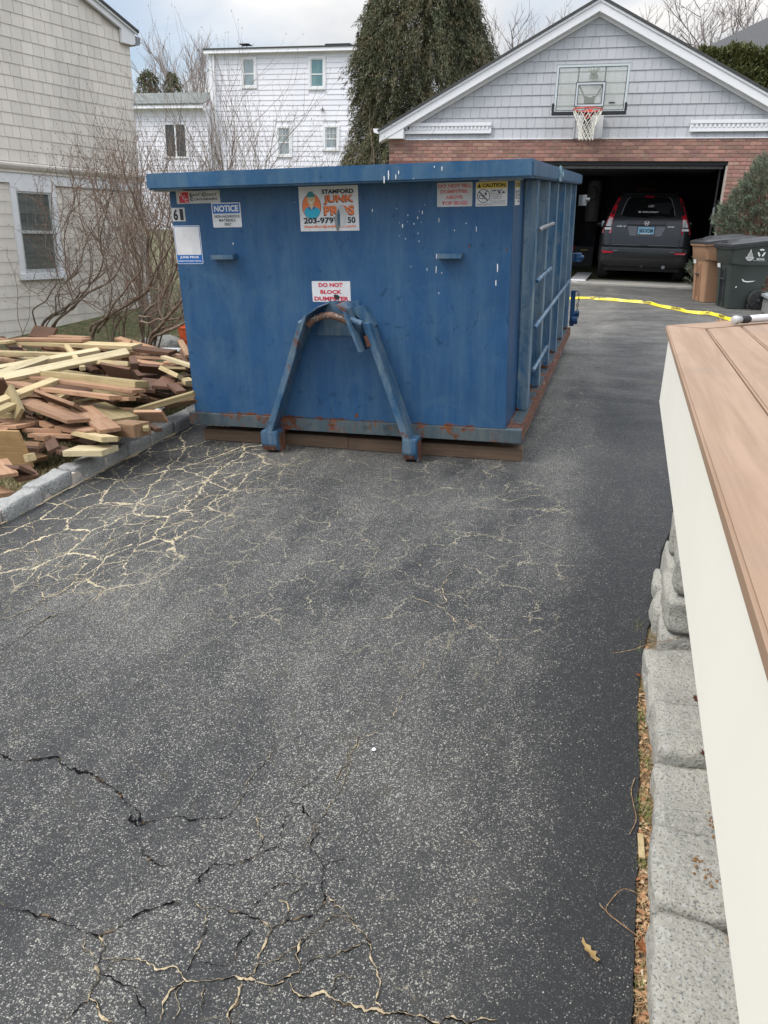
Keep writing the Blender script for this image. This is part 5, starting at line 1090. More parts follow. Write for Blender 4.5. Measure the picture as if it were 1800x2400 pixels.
for key in 'ABCST':
    ls=[l for l in LIMBS if l[0]==key]; b0=Vector(ls[0][3][0]); g0=gz(b0.x,b0.y)-.05
    rt=root('bare_shrub' if key in 'ABC' else 'sapling',labs[key],'shrub' if key in 'ABC' else 'sapling',(b0.x,b0.y,g0)); roots_[key]=rt; tw=MB()
    for (k_,r0,r1,pts) in ls:
        P=[Vector(p) for p in pts]; n_=len(P)
        if P[0].z<.35: P=[Vector((P[0].x-.05,P[0].y,gz(P[0].x,P[0].y)-.08))]+P
        # smooth
        Q=[]
        for i in range(len(P)-1):
            a,b,c,d=P[max(i-1,0)],P[i],P[i+1],P[min(i+2,len(P)-1)]
            for t in (0,.25,.5,.75):
                Q.append(.5*((2*b)+(c-a)*t+(2*a-5*b+4*c-d)*t*t+(3*b-a-3*c+d)*t*t*t)+mn.noise_vector(b*3+c*t)*.006)
        Q.append(P[-1]); m_=len(Q); rr=[(r0+(r1-r0)*i/(m_-1))*(1+.12*mn.noise(Q[i]*9)) for i in range(m_)]
        mb=MB(); mb.tube(Q,rr,9); part('branch',mb,M['bark'] if r0>.006 else M['twig'],rt,smooth='all')
        if key in 'ABC' and r0>.006:
            for c_ in range(2):
                o2=Vector((rs.uniform(-.22,.22),rs.uniform(-.3,.2),rs.uniform(-.05,.1))); Q2=[q+o2*min(1,i/(m_*.35))+mn.noise_vector(q*2.2+Vector((c_*9,k_ and 3,0)))*.16*min(1,i/(m_*.3)) for i,q in enumerate(Q)]; Q2=Q2[int(m_*.1):]; r2=[max(.0035,r*.55) for r in rr[int(m_*.1):]]
                mb=MB(); mb.tube(Q2,r2,7); part('branch',mb,M['bark'],rt,smooth='all')
                for i in range(len(Q2)//3,len(Q2),2):
                    if rs.random()<.6: s_=Vector((rs.gauss(0,1),rs.gauss(0,.8),rs.gauss(.4,.6))).normalized(); grow(tw,Q2[i],s_*.8+Vector((0,0,.35)),rs.uniform(.18,.42),rs.uniform(.003,.005),2,rs,.8,.1)
        if key in 'ABC':
            for i in range(int(m_*.22),m_):
                if rs.random()<(.52 if r0>.006 else .68):
                    d=(Q[min(i+1,m_-1)]-Q[i-1]).normalized(); s_=Vector((rs.gauss(0,1),rs.gauss(0,.8),rs.gauss(.4,.6))).normalized()
                    grow(tw,Q[i],d*.35+s_*.7+Vector((0,0,.35)),rs.uniform(.18,.46),rs.uniform(.0032,.0056),2,rs,.8,.1)
            for _ in range(2): grow(tw,Q[-1],(Q[-1]-Q[-3]).normalized()+Vector((rs.gauss(0,.4),rs.gauss(0,.4),.4)),rs.uniform(.2,.42),max(.0035,rr[-1]*.8),2,rs)
        else:
            for i in (m_//2,m_*2//3,m_-2): grow(tw,Q[i],Vector((rs.gauss(0,1),rs.gauss(0,.5),.6)),.25,.0022,1,rs)
    part('twigs',tw,M['twig'],rt,smooth='all',kind='stuff')
# thicket of upright bare bushes behind the dumpster
def thicket(x,y,h,n_,lab,spread,seed,r=.009,mt='twig',grp='bare bushes behind the dumpster'):
    rs=random.Random(seed); rt=root('bare_bush',lab,'bush',(x,y,gz(x,y)-.05),grp); tw=MB()
    for i in range(n_):
        a=rs.uniform(0,2*PI); d=Vector((math.cos(a)*spread,math.sin(a)*spread*.5,1)); p=Vector((x+math.cos(a)*.12,y+math.sin(a)*.12,gz(x,y)-.05))
        grow(tw,p,d,h*rs.uniform(.62,.88),r*rs.uniform(.7,1.3),3 if n_<16 else 2,rs,.55,.35,True,7)
    part('stems',tw,M[mt],rt,smooth='all',kind='stuff')
thicket(-6.9,10.6,2.6,20,'pale bare bush touching the corner of the beige house behind the dumpster',.32,1,mt='twig_pale')
thicket(-6.2,9.8,2.35,20,'dense bare bush at the left rear corner of the dumpster',.34,2,mt='twig')
thicket(-6.35,12.0,3.1,20,'tallest bare bush in front of the grey roofed wing',.34,3,mt='twig')
thicket(-5.6,11.2,2.75,18,'bare bush behind the dumpster in front of the downspout of the white house',.38,4,mt='twig_pale')
thicket(-5.0,10.9,2.5,16,'wide spreading bare bush behind the dumpster below the lower left window',.45,5,mt='twig')
thicket(-7.2,12.6,2.7,16,'bare bush nearest the grey roofed wing window',.35,8,mt='twig_pale')
thicket(-4.35,10.6,2.15,7,'small sparse bush rising just over the dumpster rim below the white house windows',.42,6,.006)
for (x,y,h,s_,lab) in ((-4.05,11.5,2.25,31,'single dark bare stem left of the low right window, above the dumpster'),(-3.55,11.5,2.10,32,'single bare stem in front of the low right window of the white house')):
    rt=root('sapling',lab,'sapling',(x,y,gz(x,y)-.05),'thin stems behind the dumpster'); tw=MB(); grow(tw,Vector((x,y,gz(x,y)-.05)),Vector((.05,0,1)),h,.008,1,random.Random(s_),.3,.6); part('stem',tw,M['twig'],rt,smooth='all')
# orange bucket and pale stone glimpsed between the stems
bk=root('bucket','orange plastic bucket half hidden behind the stems next to the dumpster','bucket',(-5.05,8.6,gz(-5.05,8.6)))
M['orange_pl']=mat('orange_plastic',(.70,.12,.03),None,rough=.45)
mb=MB(); mb.lathe((-5.05,8.6,gz(-5.05,8.6)-.02),(0,0,1),[(0,.10),(.28,.14),(.285,.15),(.30,.15),(.305,.14),(.30,.13),(.03,.09)],20); part('body',mb,M['orange_pl'],bk,smooth=True)
mb=MB(); mb.tube([(-5.19,8.6,gz(-5.05,8.6)+.26),(-5.15,8.52,gz(-5.05,8.6)+.17),(-5.05,8.46,gz(-5.05,8.6)+.13),(-4.95,8.52,gz(-5.05,8.6)+.17),(-4.91,8.6,gz(-5.05,8.6)+.26)],.003,5); part('handle',mb,M['metal'],bk)
rk=single('rock',stone_mesh('rock',.45,.35,.26,M['granite'],99,6,.03,.08),'pale rock at the foot of the bare shrubs by the bucket','rock',None,(-5.3,8.35,gz(-5.3,8.35)-.07))
# ------------------------------------------------------------------ garage
GY=16.3; AX,AZ=-.985,5.35; SL=.517; FZ=.585
gar=root('garage','brick garage with an open door and a pale grey shingled gable','garage',(-.98,GY,FZ))
mb=MB(); mb.box(-4.82,2.92,GY+.008,GY+.2,2.77,3.15); mb.box(1.53,2.92,GY+.008,GY+.2,.45,2.769); mb.box(-4.82,-3.53,GY+.008,GY+.2,.45,2.769); part('front_wall',mb,M['mortar'],gar)
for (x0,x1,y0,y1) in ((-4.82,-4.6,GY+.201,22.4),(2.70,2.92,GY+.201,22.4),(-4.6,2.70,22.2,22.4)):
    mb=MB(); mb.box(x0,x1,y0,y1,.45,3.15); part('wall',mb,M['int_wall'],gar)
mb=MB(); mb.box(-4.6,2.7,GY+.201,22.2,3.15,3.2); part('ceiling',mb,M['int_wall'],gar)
mb=MB(); mb.box(-3.56,1.56,GY-.24,GY+.3,.40,FZ); mb.box(-4.59,2.69,GY+.301,22.19,.40,FZ-.001); part('floor_slab',mb,M['concrete'],gar,.004)
# bricks
bw,bh=.190,.0545; mb=MB(); mb.box(-bw/2,bw/2,0,.03,0,bh); bme=mb.mesh('brick',M['brick'],.0025,segs=1)
mb=MB(); mb.box(-bw/4+.0025,bw/4-.0025,0,.03,0,bh); hme=mb.mesh('brick',M['brick'],.0025,segs=1)
rs=random.Random(2); nb=0; rest=MB()
def course(z,x0,x1,off,single_):
    global nb
    x=x0+off; first=True
    if off>0: # half brick start
        if single_ and nb<300: piece('brick',hme,gar,(x0+.048,GY-.006+rs.uniform(-.002,.002),z)); nb+=1
        else: rest.box(x0+.001,x0+.094,GY-.006,GY+.02,z,z+bh)
    while x<x1-.05:
        e=min(x+bw,x1)
        if e-x>bw-.02 and single_ and nb<300: piece('brick',bme,gar,((x+e)/2,GY-.006+rs.uniform(-.0025,.0025),z)); nb+=1
        elif e-x>.03: rest.box(x,e,GY-.006,GY+.02,z,z+bh)
        x+=bw+.009
for k in range(6): course(3.15-.065*(k+1)+.004,-4.82,2.92,(k%2)*.1005,True)
for k in range(34):
    z=2.76-.065*(k+1)+.004
    if z>.5:
        course(z,1.535,2.92,(k%2)*.1005,k<12 or z<1.0); course(z,-4.82,-3.53,(k%2)*.1005,False)
M['brick_rest']=mat('brick_rest',(.27,.105,.075),(.17,.075,.06),3.5,.85,bump=.5,bscale=80,detail=1)
part('brickwork',rest,M['brick_rest'],gar,kind='stuff')
# gable backing and shingles
mb=MB(); mb.prism([(-4.82,3.15),(2.92,3.15),(2.92,AZ-.12-SL*(2.92-AX)),(AX,AZ-.12),(-4.82,AZ-.12-SL*(AX+4.82))],GY+.03,GY+.09,'y'); part('gable_wall',mb,M['gable_shake'],gar)
rs=random.Random(4); ws=[]; ph=.184
for w_ in (.125,.15,.175,.20):
    mb=MB(); mb.hexa([(-w_/2,-.016,0),(w_/2,-.016,0),(w_/2,.0,0),(-w_/2,.0,0),(-w_/2,-.002,ph+.012),(w_/2,-.002,ph+.012),(w_/2,.012,ph+.012),(-w_/2,.012,ph+.012)]); ws.append((w_,mb.mesh('shingle',M['gable_shake'])))
for k in range(11):
    z=3.152+ph*k; half=(AZ-.19-z)/SL+.08; x=max(-4.82,AX-half); xe=min(2.90,AX+half)
    while x<xe-.05:
        w_,me=rs.choice(ws); piece('shingle',me,gar,(x+w_/2,GY+.018,z)); x+=w_+.0045
# rakes, returns, roof
for sgn in (-1,1):
    xo=-4.99 if sgn<0 else 3.05
    def zr(x,d): return AZ-d-SL*abs(x-AX)
    poly=[(AX,zr(AX,0)),(xo,zr(xo,0)),(xo,zr(xo,.19)),(AX,zr(AX,.19))]
    mb=MB(); mb.prism(poly,GY-.15,GY-.125,'y'); part('rake_board',mb,M['trim_white'],gar,.003)
    poly=[(AX,zr(AX,.0)),(xo,zr(xo,.0)),(xo,zr(xo,.045)),(AX,zr(AX,.045))]; mb=MB(); mb.prism(poly,GY-.17,GY-.1505,'y'); part('rake_mould',mb,M['trim_white'],gar,.003)
    poly=[(AX,zr(AX,.165)),(xo,zr(xo,.165)),(xo,zr(xo,.195)),(AX,zr(AX,.195))]; mb=MB(); mb.prism(poly,GY-.124,GY+.03,'y'); part('soffit',mb,M['trim_white'],gar)
    poly=[(AX,zr(AX,.1955)),(xo-sgn*.3,zr(xo-sgn*.3,.1955)),(xo-sgn*.3,zr(xo-sgn*.3,.245)),(AX,zr(AX,.245))]; mb=MB(); mb.prism(poly,GY-.03,GY-.008,'y'); part('frieze',mb,M['trim_white'],gar)
    xr=xo+sgn*.03; poly=[(AX,zr(AX,-.045)),(xr,zr(xr,-.045)),(xr,zr(xr,-.005)),(AX,zr(AX,-.002))]; mb=MB(); mb.prism(poly,GY-.19,22.7,'y'); part('roof',mb,M['roof'],gar)
    if sgn<0: xa,xb=-4.86,-4.50
    else: xa,xb=2.55,2.92
    mb=MB(); mb.prism([(xa,3.155),(xb,3.155),(xb,zr(xb,.19)),(xa,zr(xa,.19))],GY-.14,GY+.0,'y'); part('cornice_return',mb,M['trim_white'],gar,.003)
    xg=-5.0 if sgn<0 else 3.06
    mb=MB(); mb.prism([(xg,3.235),(xg+sgn*.09,3.26),(xg+sgn*.11,3.33),(xg,3.33)],GY-.19,22.6,'y'); part('gutter',mb,M['trim_white'],gar)
for k in range(16): # ragged shingle edge on the ridge and rakes
    pass
mb=MB(); mb.prism([(AX-.14,AZ-.015),(AX,AZ+.055),(AX+.14,AZ-.015),(AX,AZ+.04)],GY-.2,22.7,'y'); part('ridge_cap',mb,M['roof'],gar)
# thin drip line under the shingles
mb=MB(); mb.box(-4.5,2.55,GY-.022,GY+.02,3.138,3.150); part('drip_edge',mb,M['trim_white'],gar)
# dentil mouldings
mb=MB(); mb.box(0,.034,0,.02,0,.055); dme=mb.mesh('dentil',M['trim_white'])
for xa,xb in ((-4.498,-2.79),(.79,2.430)):
    mb=MB(); mb.box(xa,xb,GY-.055,GY-.016,3.375,3.435); mb.box(xa,xb,GY-.03,GY-.012,3.245,3.3745); mb.box(xa,xb,GY-.045,GY-.0305,3.245,3.30); part('moulding',mb,M['trim_white'],gar,.002)
    x=xa+.02
    while x<xb-.04: piece('dentil',dme,gar,(x,GY-.051,3.312)); x+=.076
# door hardware
mb=MB(); mb.box(-3.53,1.53,GY+.05,GY+.12,2.70,2.769); part('header',mb,M['black'],gar)
mb=MB(); mb.box(-3.48,1.48,GY+.22,GY+.27,2.655,2.70); part('door_bottom_seal',mb,M['grey_metal'],gar)
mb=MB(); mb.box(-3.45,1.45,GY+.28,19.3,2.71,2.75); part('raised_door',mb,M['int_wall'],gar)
for x0 in (-3.53,1.505):
    mb=MB(); mb.box(x0,x0+.025,GY+.02,GY+.14,FZ,2.69); part('jamb',mb,mat('jamb_paint',(.42,.39,.35),None,rough=.6),gar)
mb=MB(); mb.box(1.42,1.45,GY+.26,GY+.29,FZ,2.7); part('door_track',mb,M['black'],gar)
mb=MB(); mb.box(1.415,1.452,GY+.235,GY+.258,1.72,2.0); part('track_bracket',mb,M['grey_metal'],gar)
# wall lamp seen through the backboard
lp=root('wall_lamp','caged oval wall lamp on the garage gable, seen through the basketball backboard','wall lamp',(-.975,16.2,4.12))
mb=MB(); mb.box(-1.055,-.895,16.19,16.28,4.125,4.19); part('base',mb,M['grey_metal'],lp,.008)
mb=MB(); mb.box(-1.02,-.93,16.15,16.2,4.16,4.21); part('socket',mb,M['black'],lp,.004)
M['lamp_glass']=mat('lamp_glass',(.55,.56,.55),None,rough=.15)
mb=MB(); mb.lathe((-1.055,16.15,4.25),(1,0,0),[(0,.02),(.02,.045),(.05,.058),(.08,.06),(.11,.058),(.14,.045),(.16,.02)],18); part('globe',mb,M['lamp_glass'],lp,smooth=True)
for dx_ in (.03,.08,.13):
    c=(-1.055+dx_,16.15,4.25); mb=MB(); mb.tube([(c[0],c[1]+.068*math.cos(R(a)),c[2]+.068*math.sin(R(a))) for a in range(0,361,24)],.004,5,False); part('cage_wire',mb,M['black'],lp)
mb=MB(); mb.tube([(-.975+.092*math.cos(R(a)),16.09,4.25+.058*math.sin(R(a))) for a in range(0,361,20)],.0045,5,False); part('cage_wire',mb,M['black'],lp)
# ------------------------------------------------------------------ basketball hoop
hp=root('basketball_hoop','basketball hoop with clear backboard and white net mounted on the garage gable','basketball hoop',(-.98,16.2,3.15))
M['clear']=mat('clear_glass',(.50,.54,.48),None,rough=.08,alpha=.26); M['frost']=mat('frosted_border',(.62,.68,.70),None,rough=.3,alpha=.85)
BY=15.75
mb=MB(); mb.box(-1.598,-.342,BY,BY+.008,3.50,4.272); part('backboard',mb,M['clear'],hp)
def frm(x0,x1,z0,z1,w_,m,y,name,th=.003):
    mb=MB(); mb.box(x0,x1,y-th,y,z1-w_,z1); mb.box(x0,x1,y-th,y,z0,z0+w_); mb.box(x0,x0+w_,y-th,y,z0+w_,z1-w_); mb.box(x1-w_,x1,y-th,y,z0+w_,z1-w_); return part(name,mb,m,hp)
frm(-1.598,-.342,3.50,4.272,.040,M['frost'],BY-.001,'painted_border'); frm(-1.556,-.384,3.542,4.230,.010,M['ink'],BY-.0015,'painted_line'); frm(-1.600,-.340,3.498,4.274,.005,M['grey_metal'],BY-.004,'edge_trim')
frm(-1.235,-.728,3.602,3.995,.040,M['frost'],BY-.002,'shooter_square'); frm(-1.237,-.726,3.600,3.997,.010,M['ink'],BY-.0055,'painted_line'); frm(-1.194,-.769,3.643,3.954,.010,M['ink'],BY-.0055,'painted_line')
mb=MB(); mb.box(-1.625,-.330,BY-.03,BY+.03,3.470,3.528); part('edge_pad',mb,M['black'],hp,.008)
for xa in (-1.628,-.366): mb=MB(); mb.box(xa,xa+.04,BY-.029,BY+.029,3.529,3.665); part('edge_pad',mb,M['black'],hp,.008)
for xa in (-1.212,-.752): mb=MB(); mb.box(xa-.013,xa+.013,BY+.012,BY+.04,3.50,4.245); part('upright',mb,M['black'],hp)
for s_ in (-1,1): mb=MB(); mb.tube([(-.98+s_*.20,BY+.05,3.945),(-.98+s_*.10,BY+.07,3.77)],.014,6); part('brace',mb,M['black'],hp)
mb=MB(); mb.box(-1.075,-.895,BY+.01,BY+.12,3.635,3.755); mb.box(-1.09,-1.02,BY+.01,BY+.10,3.7555,3.775); mb.box(-.94,-.88,BY+.01,BY+.10,3.7555,3.775); part('bracket',mb,M['black'],hp,.004)
mb=MB(); mb.box(-1.06,-.995,BY+.05,16.26,3.17,3.63); mb.box(-.994,-.94,BY+.12,16.26,3.17,3.48); part('mount',mb,M['black'],hp,.004)
mb=MB(); mb.box(-1.015,-.955,BY+.03,BY+.048,3.44,3.462); part('plate',mb,M['white_ink'],hp)
mb=MB(); mb.box(-1.235,-.740,16.262,16.282,3.152,3.53); part('backing_panel',mb,M['trim_white'],hp,.002)
for xa in (-1.247,-.739): mb=MB(); mb.box(xa,xa+.014,16.235,16.282,3.150,3.53); part('backing_trim',mb,M['trim_white'],hp)
RX,RY,RZ,RR=-.972,15.42,3.512,.248; M['rim_red']=mat('rim_red',(.60,.07,.05),(.45,.06,.05),30,.4)
mb=MB(); mb.tube([(RX+RR*math.cos(R(a)),RY+RR*math.sin(R(a)),RZ) for a in range(0,361,12)],.012,8,False); part('rim',mb,M['rim_red'],hp,smooth=True)
mb=MB(); mb.box(RX-.09,RX+.09,RY+RR-.01,BY-.006,RZ-.012,RZ+.012); mb.box(RX-.07,RX+.07,BY-.03,BY-.006,RZ-.10,RZ+.05); part('rim_plate',mb,M['rim_red'],hp,.003)
M['net']=mat('net',(.78,.76,.68),None,rough=.8); nn=12; mb=MB(); rs=random.Random(8)
prof=[(0,.245),(.10,.215),(.18,.17),(.26,.14),(.33,.125),(.40,.12),(.465,.13)]
def npt(i,k): 
    d,r=prof[k]; a=2*PI*(i+.5*(k%2))/nn; return Vector((RX+r*math.cos(a)+(.0+.02*k/6)+.006*mn.noise(Vector((i,k,0))),RY+r*math.sin(a),RZ-.012-d+.008*mn.noise(Vector((i,k,9)))))
for k in range(6):
    for i in range(nn):
        a=npt(i,k); 
        for j in ((i,i-1) if k%2==0 else (i,i+1)): mb.tube([a,(a+npt(j,k+1))/2+Vector((0,0,-.005)),npt(j,k+1)],.0058,4,False)
part('net',mb,M['net'],hp)
mb=MB(); mb.box(-.645,-.540,BY-.004,BY-.001,3.648,3.672); part('printed_logo',mb,M['ink'],hp); mb=MB(); mb.tube([(-.592+.036*math.cos(R(a)),BY-.003,3.66+.045*math.sin(R(a))) for a in range(0,361,20)],.0018,4,False); part('printed_logo',mb,M['grey_metal'],hp)
mb=MB(); mb.box(-1.22,-1.15,BY-.006,BY-.004,3.615,3.625); part('printed_logo',mb,M['grey_metal'],hp)

# ------------------------------------------------------------------ car in the garage
CX,CY,CZ=.292,17.25,FZ
car=root('parked_car','dark grey sport utility car parked nose in inside the garage','car',(CX,CY,CZ))
M['car']=mat('car_paint',(.030,.031,.033),None,rough=.22,spec=.6,metal=.25); M['car_black']=mat('car_trim',(.012,.012,.013),None,rough=.5); M['tint']=mat('tint',(.006,.007,.008),None,rough=.05,spec=.9)
M['lamp_red']=mat('lamp_red',(.62,.015,.03),None,rough=.12,spec=.8); M['lamp_clear']=mat('lamp_clear',(.62,.60,.60),(.35,.33,.33),40,.1,spec=.8)
M['recess_grey']=mat('recess_grey',(.12,.12,.125),None,rough=.3,metal=.3); M['chrome']=mat('chrome',(.75,.75,.76),None,rough=.12,metal=1)
lev=[(.30,.80,.10,4.20),(.36,.865,.02,4.35),(.46,.885,-.03,4.42),(.60,.892,-.035,4.42),(.66,.892,-.02,4.42),(.70,.888,.045,4.38),(.86,.888,.06,4.32),(.98,.880,.085,4.10),(1.06,.862,.10,3.30),(1.16,.825,.13,3.10),(1.32,.765,.20,2.9),(1.49,.695,.30,2.6),(1.61,.635,.39,2.4),(1.68,.59,.44,2.3),(1.725,.51,.52,2.2),(1.74,.36,.7,2.0)]
def yr(z): return float(np.interp(z,[l[0] for l in lev],[l[2] for l in lev]))
rows=[]
for z,w_,y0,y1 in lev:
    r=.16 if z<1.2 else .12; ring=[]
    bulge=.05
    for cx,cy,a0 in ((w_-r,y0+r,-90),(w_-r,y1-r*2,0),(-(w_-r),y1-r*2,90),(-(w_-r),y0+r,180)):
        for k in range(7):
            a=R(a0+k*15); ring.append((CX+cx+r*math.cos(a),CY+cy+r*(1.0 if a0 in(-90,180) else 2)*math.sin(a),CZ+z))
    ring.append(ring[0]); rows.append(ring)
mb=MB(); mb.grid(rows); mb.add([rows[-1][i] for i in range(28)],[tuple(range(28))]); mb.add([rows[0][i] for i in range(28)],[tuple(range(28))]); part('body',mb,M['car'],car,smooth=True)
def rpatch(name,poly,m,off=.006,back=.10,par=car,world=True,n_=1):
    """panel lying on the back of the car; poly in x,z relative to the car"""
    V=[];F=[];k=len(poly)
    for x,z in poly: 
        cr=max(0,abs(x)-(float(np.interp(z,[l[0] for l in lev],[l[1] for l in lev]))-.16)); cr=min(cr,.155); dy_=.16-math.sqrt(max(0,.16*.16-cr*cr))
        if z>=1.16: ww_=float(np.interp(z,[l[0] for l in lev],[l[1] for l in lev])); c2=min(.118,max(0,abs(x)-(ww_-.12))); dy_=.12-math.sqrt(max(0,.12*.12-c2*c2))
        V.append((CX+x,CY+yr(z)-off+dy_,CZ+z))
    for x,z in poly: V.append((CX+x,CY+yr(z)+back,CZ+z))
    mb=MB(); mb.add(V,[tuple(range(k)),tuple(range(2*k-1,k-1,-1))]+[(i,i+k,(i+1)%k+k,(i+1)%k) for i in range(k)]); return part(name,mb,m,par)
rw_=rpatch('rear_window',[(-.52,1.265),(-.40,1.25),(0,1.235),(.40,1.25),(.52,1.265),(.49,1.40),(.43,1.56),(.38,1.61),(0,1.625),(-.38,1.61),(-.43,1.56),(-.49,1.40)],M['tint'],.010,.02)
for s_ in (-1,1):
    rpatch('window_seal',[(s_*.522,1.28),(s_*.507,1.28),(s_*.47,1.42),(s_*.415,1.57),(s_*.365,1.615),(s_*.375,1.626),(s_*.43,1.58),(s_*.485,1.43)],M['grey_metal'],.014,.0)
    tl=rpatch('tail_light',[(s_*.565,1.62),(s_*.605,1.61),(s_*.675,1.44),(s_*.74,1.25),(s_*.80,1.10),(s_*.842,.98),(s_*.845,.925),(s_*.672,.925),(s_*.665,1.05),(s_*.66,1.22),(s_*.615,1.42)],M['lamp_red'],.012,.06)
    rpatch('clear_lens',[(s_*.675,1.205),(s_*.735,1.20),(s_*.785,1.08),(s_*.785,1.06),(s_*.685,1.06)],M['lamp_clear'],.018,-.005,tl); rpatch('clear_lens',[(s_*.68,1.035),(s_*.80,1.035),(s_*.81,.99),(s_*.682,.99)],M['white_ink'],.018,-.005,tl)
    rpatch('reflector',[(s_*.59,.575),(s_*.80,.585),(s_*.81,.57),(s_*.79,.548),(s_*.59,.553)],M['lamp_red'],.012,.02)
    rpatch('bumper_groove',[(s_*.50,.60),(s_*.82,.605),(s_*.82,.595),(s_*.5,.59)],M['grey_metal'],.008,.02)
rpatch('lower_bumper',[(-.84,.30),(.84,.30),(.865,.40),(.60,.475),(.58,.50),(.20,.485),(-.20,.485),(-.58,.50),(-.60,.475),(-.865,.40)],M['car_black'],.012,.05)
rpatch('tailgate_shadow_gap',[(-.67,.628),(.67,.628),(.67,.618),(-.67,.618)],M['car_black'],.006,.02)
for s_ in (-1,1): rpatch('shut_line',[(s_*.662,.63),(s_*.672,.63),(s_*.672,.925),(s_*.662,.925)],M['car_black'],.0035,.01)
for s_ in (-1,1): rpatch('bumper_ledge',[(s_*.08,.704),(s_*.64,.700),(s_*.64,.712),(s_*.08,.716)],M['recess_grey'],.012,.0)
rpatch('handle_recess',[(-.07,.70),(.06,.70),(.05,.665),(-.06,.665)],M['car_black'],.012,.02)
rpatch('step_highlight',[(-.80,.632),(.80,.632),(.80,.640),(-.80,.640)],M['grey_metal'],.002,.02)
# plate recess, garnish, plate
rpatch('plate_recess',[(-.35,1.085),(-.36,1.06),(-.31,.90),(-.28,.885),(.28,.885),(.31,.90),(.36,1.06),(.35,1.085)],M['recess_grey'],.004,.02)
gb=rpatch('garnish',[(-.375,1.10),(-.355,1.145),(.355,1.145),(.375,1.10),(.36,1.085),(-.36,1.085)],M['car_black'],.03,.0)
rpatch('garnish_lip',[(-.35,1.108),(.35,1.108),(.35,1.137),(-.35,1.137)],M['car'],.034,-.02)
pl=root_=rpatch('number_plate',[(-.170,.905),(.172,.905),(.172,1.068),(-.170,1.068)],M['car_black'],.022,.0)
yp=CY+yr(.98)-.035
def cplate(x0,x1,z0,z1,m,y,par): mb=MB(); mb.box(CX+x0,CX+x1,y,y+.002,CZ+z0,CZ+z1); return part('plate_face',mb,m,par)
M['plate_blue']=mat('plate_blue',(.25,.50,.66),None,rough=.35)
cplate(-.155,.157,.915,1.058,M['plate_blue'],yp,pl)
lettering('363·XOM',M['ink'],pl,CX,yp-.0015,CZ+.985,.262,.072,bold=.03); lettering('CONNECTICUT',M['white_ink'],pl,CX,yp-.0012,CZ+1.048,.16,.013); mb=MB(); mb.box(CX-.10,CX+.09,yp-.002,yp-.0003,CZ+.918,CZ+.934); part('plate_trim',mb,M['white_ink'],pl)
def wtext(s,x0,x1,z,h,m,off,**k): return lettering(s,m,car,CX+(x0+x1)/2,CY+yr(z)-off,CZ+z,x1-x0,h,**k)
wtext('CR-V',-.575,-.385,1.06,.030,M['chrome'],.022,bold=.05,shear=.2); wtext('4WD',.395,.53,1.065,.026,M['chrome'],.022,bold=.04,shear=.2)
t_=text_mesh('lettering','MIAMI UNIVERSITY',M['white_ink'],Matrix.Translation((CX+.045,CY+yr(1.335)-.0135,CZ+1.340))@Matrix.Rotation(R(-34),4,'X'),.305,.036,bold=.02); link('lettering',t_,car)
t_=text_mesh('lettering','M',M['white_ink'],Matrix.Translation((CX-.165,CY+yr(1.335)-.0135,CZ+1.340))@Matrix.Rotation(R(-34),4,'X'),.045,.04,bold=.05); link('lettering',t_,car)
t_=text_mesh('lettering','AEP',M['lamp_clear'],Matrix.Translation((CX+.04,CY+yr(1.445)-.0145,CZ+1.450))@Matrix.Rotation(R(-38),4,'X'),.12,.055,bold=.04); link('lettering',t_,car)
# emblem: rounded badge with an H
mb=MB(); ez=1.125; ye=CY+yr(1.12)-.045
mb.prism([(CX+.052*math.cos(R(a))*(1-.12*(math.sin(R(a))<0)),CZ+ez+.045*math.sin(R(a))) for a in range(0,360,20)],ye,ye+.02,'y'); em=part('emblem',mb,M['car_black'],car)
mb=MB(); mb.tube([(CX+.049*math.cos(R(a))*(1-.12*(math.sin(R(a))<0)),ye-.002,CZ+ez+.042*math.sin(R(a))) for a in range(0,361,20)],.0045,5,False); part('emblem_ring',mb,M['chrome'],em)
mb=MB(); y_=ye-.004
for s_ in (-1,1): mb.prism([(CX+s_*.012,CZ+ez-.030),(CX+s_*.022,CZ+ez-.030),(CX+s_*.036,CZ+ez+.032),(CX+s_*.020,CZ+ez+.032)],y_,y_+.004,'y')
mb.box(CX-.02,CX+.02,y_,y_+.004,CZ+ez-.007,CZ+ez+.007); part('emblem_letter',mb,M['chrome'],em)
rpatch('high_brake_light',[(-.09,1.645),(.09,1.645),(.075,1.622),(-.075,1.622)],M['lamp_red'],.03,.0)
mb=MB(); mb.hexa([(CX-.55,CY+.36,CZ+1.67),(CX+.55,CY+.36,CZ+1.67),(CX+.52,CY+.60,CZ+1.72),(CX-.52,CY+.60,CZ+1.72),(CX-.55,CY+.365,CZ+1.688),(CX+.55,CY+.365,CZ+1.688),(CX+.50,CY+.60,CZ+1.742),(CX-.50,CY+.60,CZ+1.742)]); part('spoiler',mb,M['car'],car,.006)
mb=MB(); mb.tube([(CX,CY+yr(1.23)-.02,CZ+1.235),(CX+.15,CY+yr(1.26)-.02,CZ+1.258),(CX+.36,CY+yr(1.25)-.02,CZ+1.25)],.006,5); part('wiper',mb,M['black'],car)
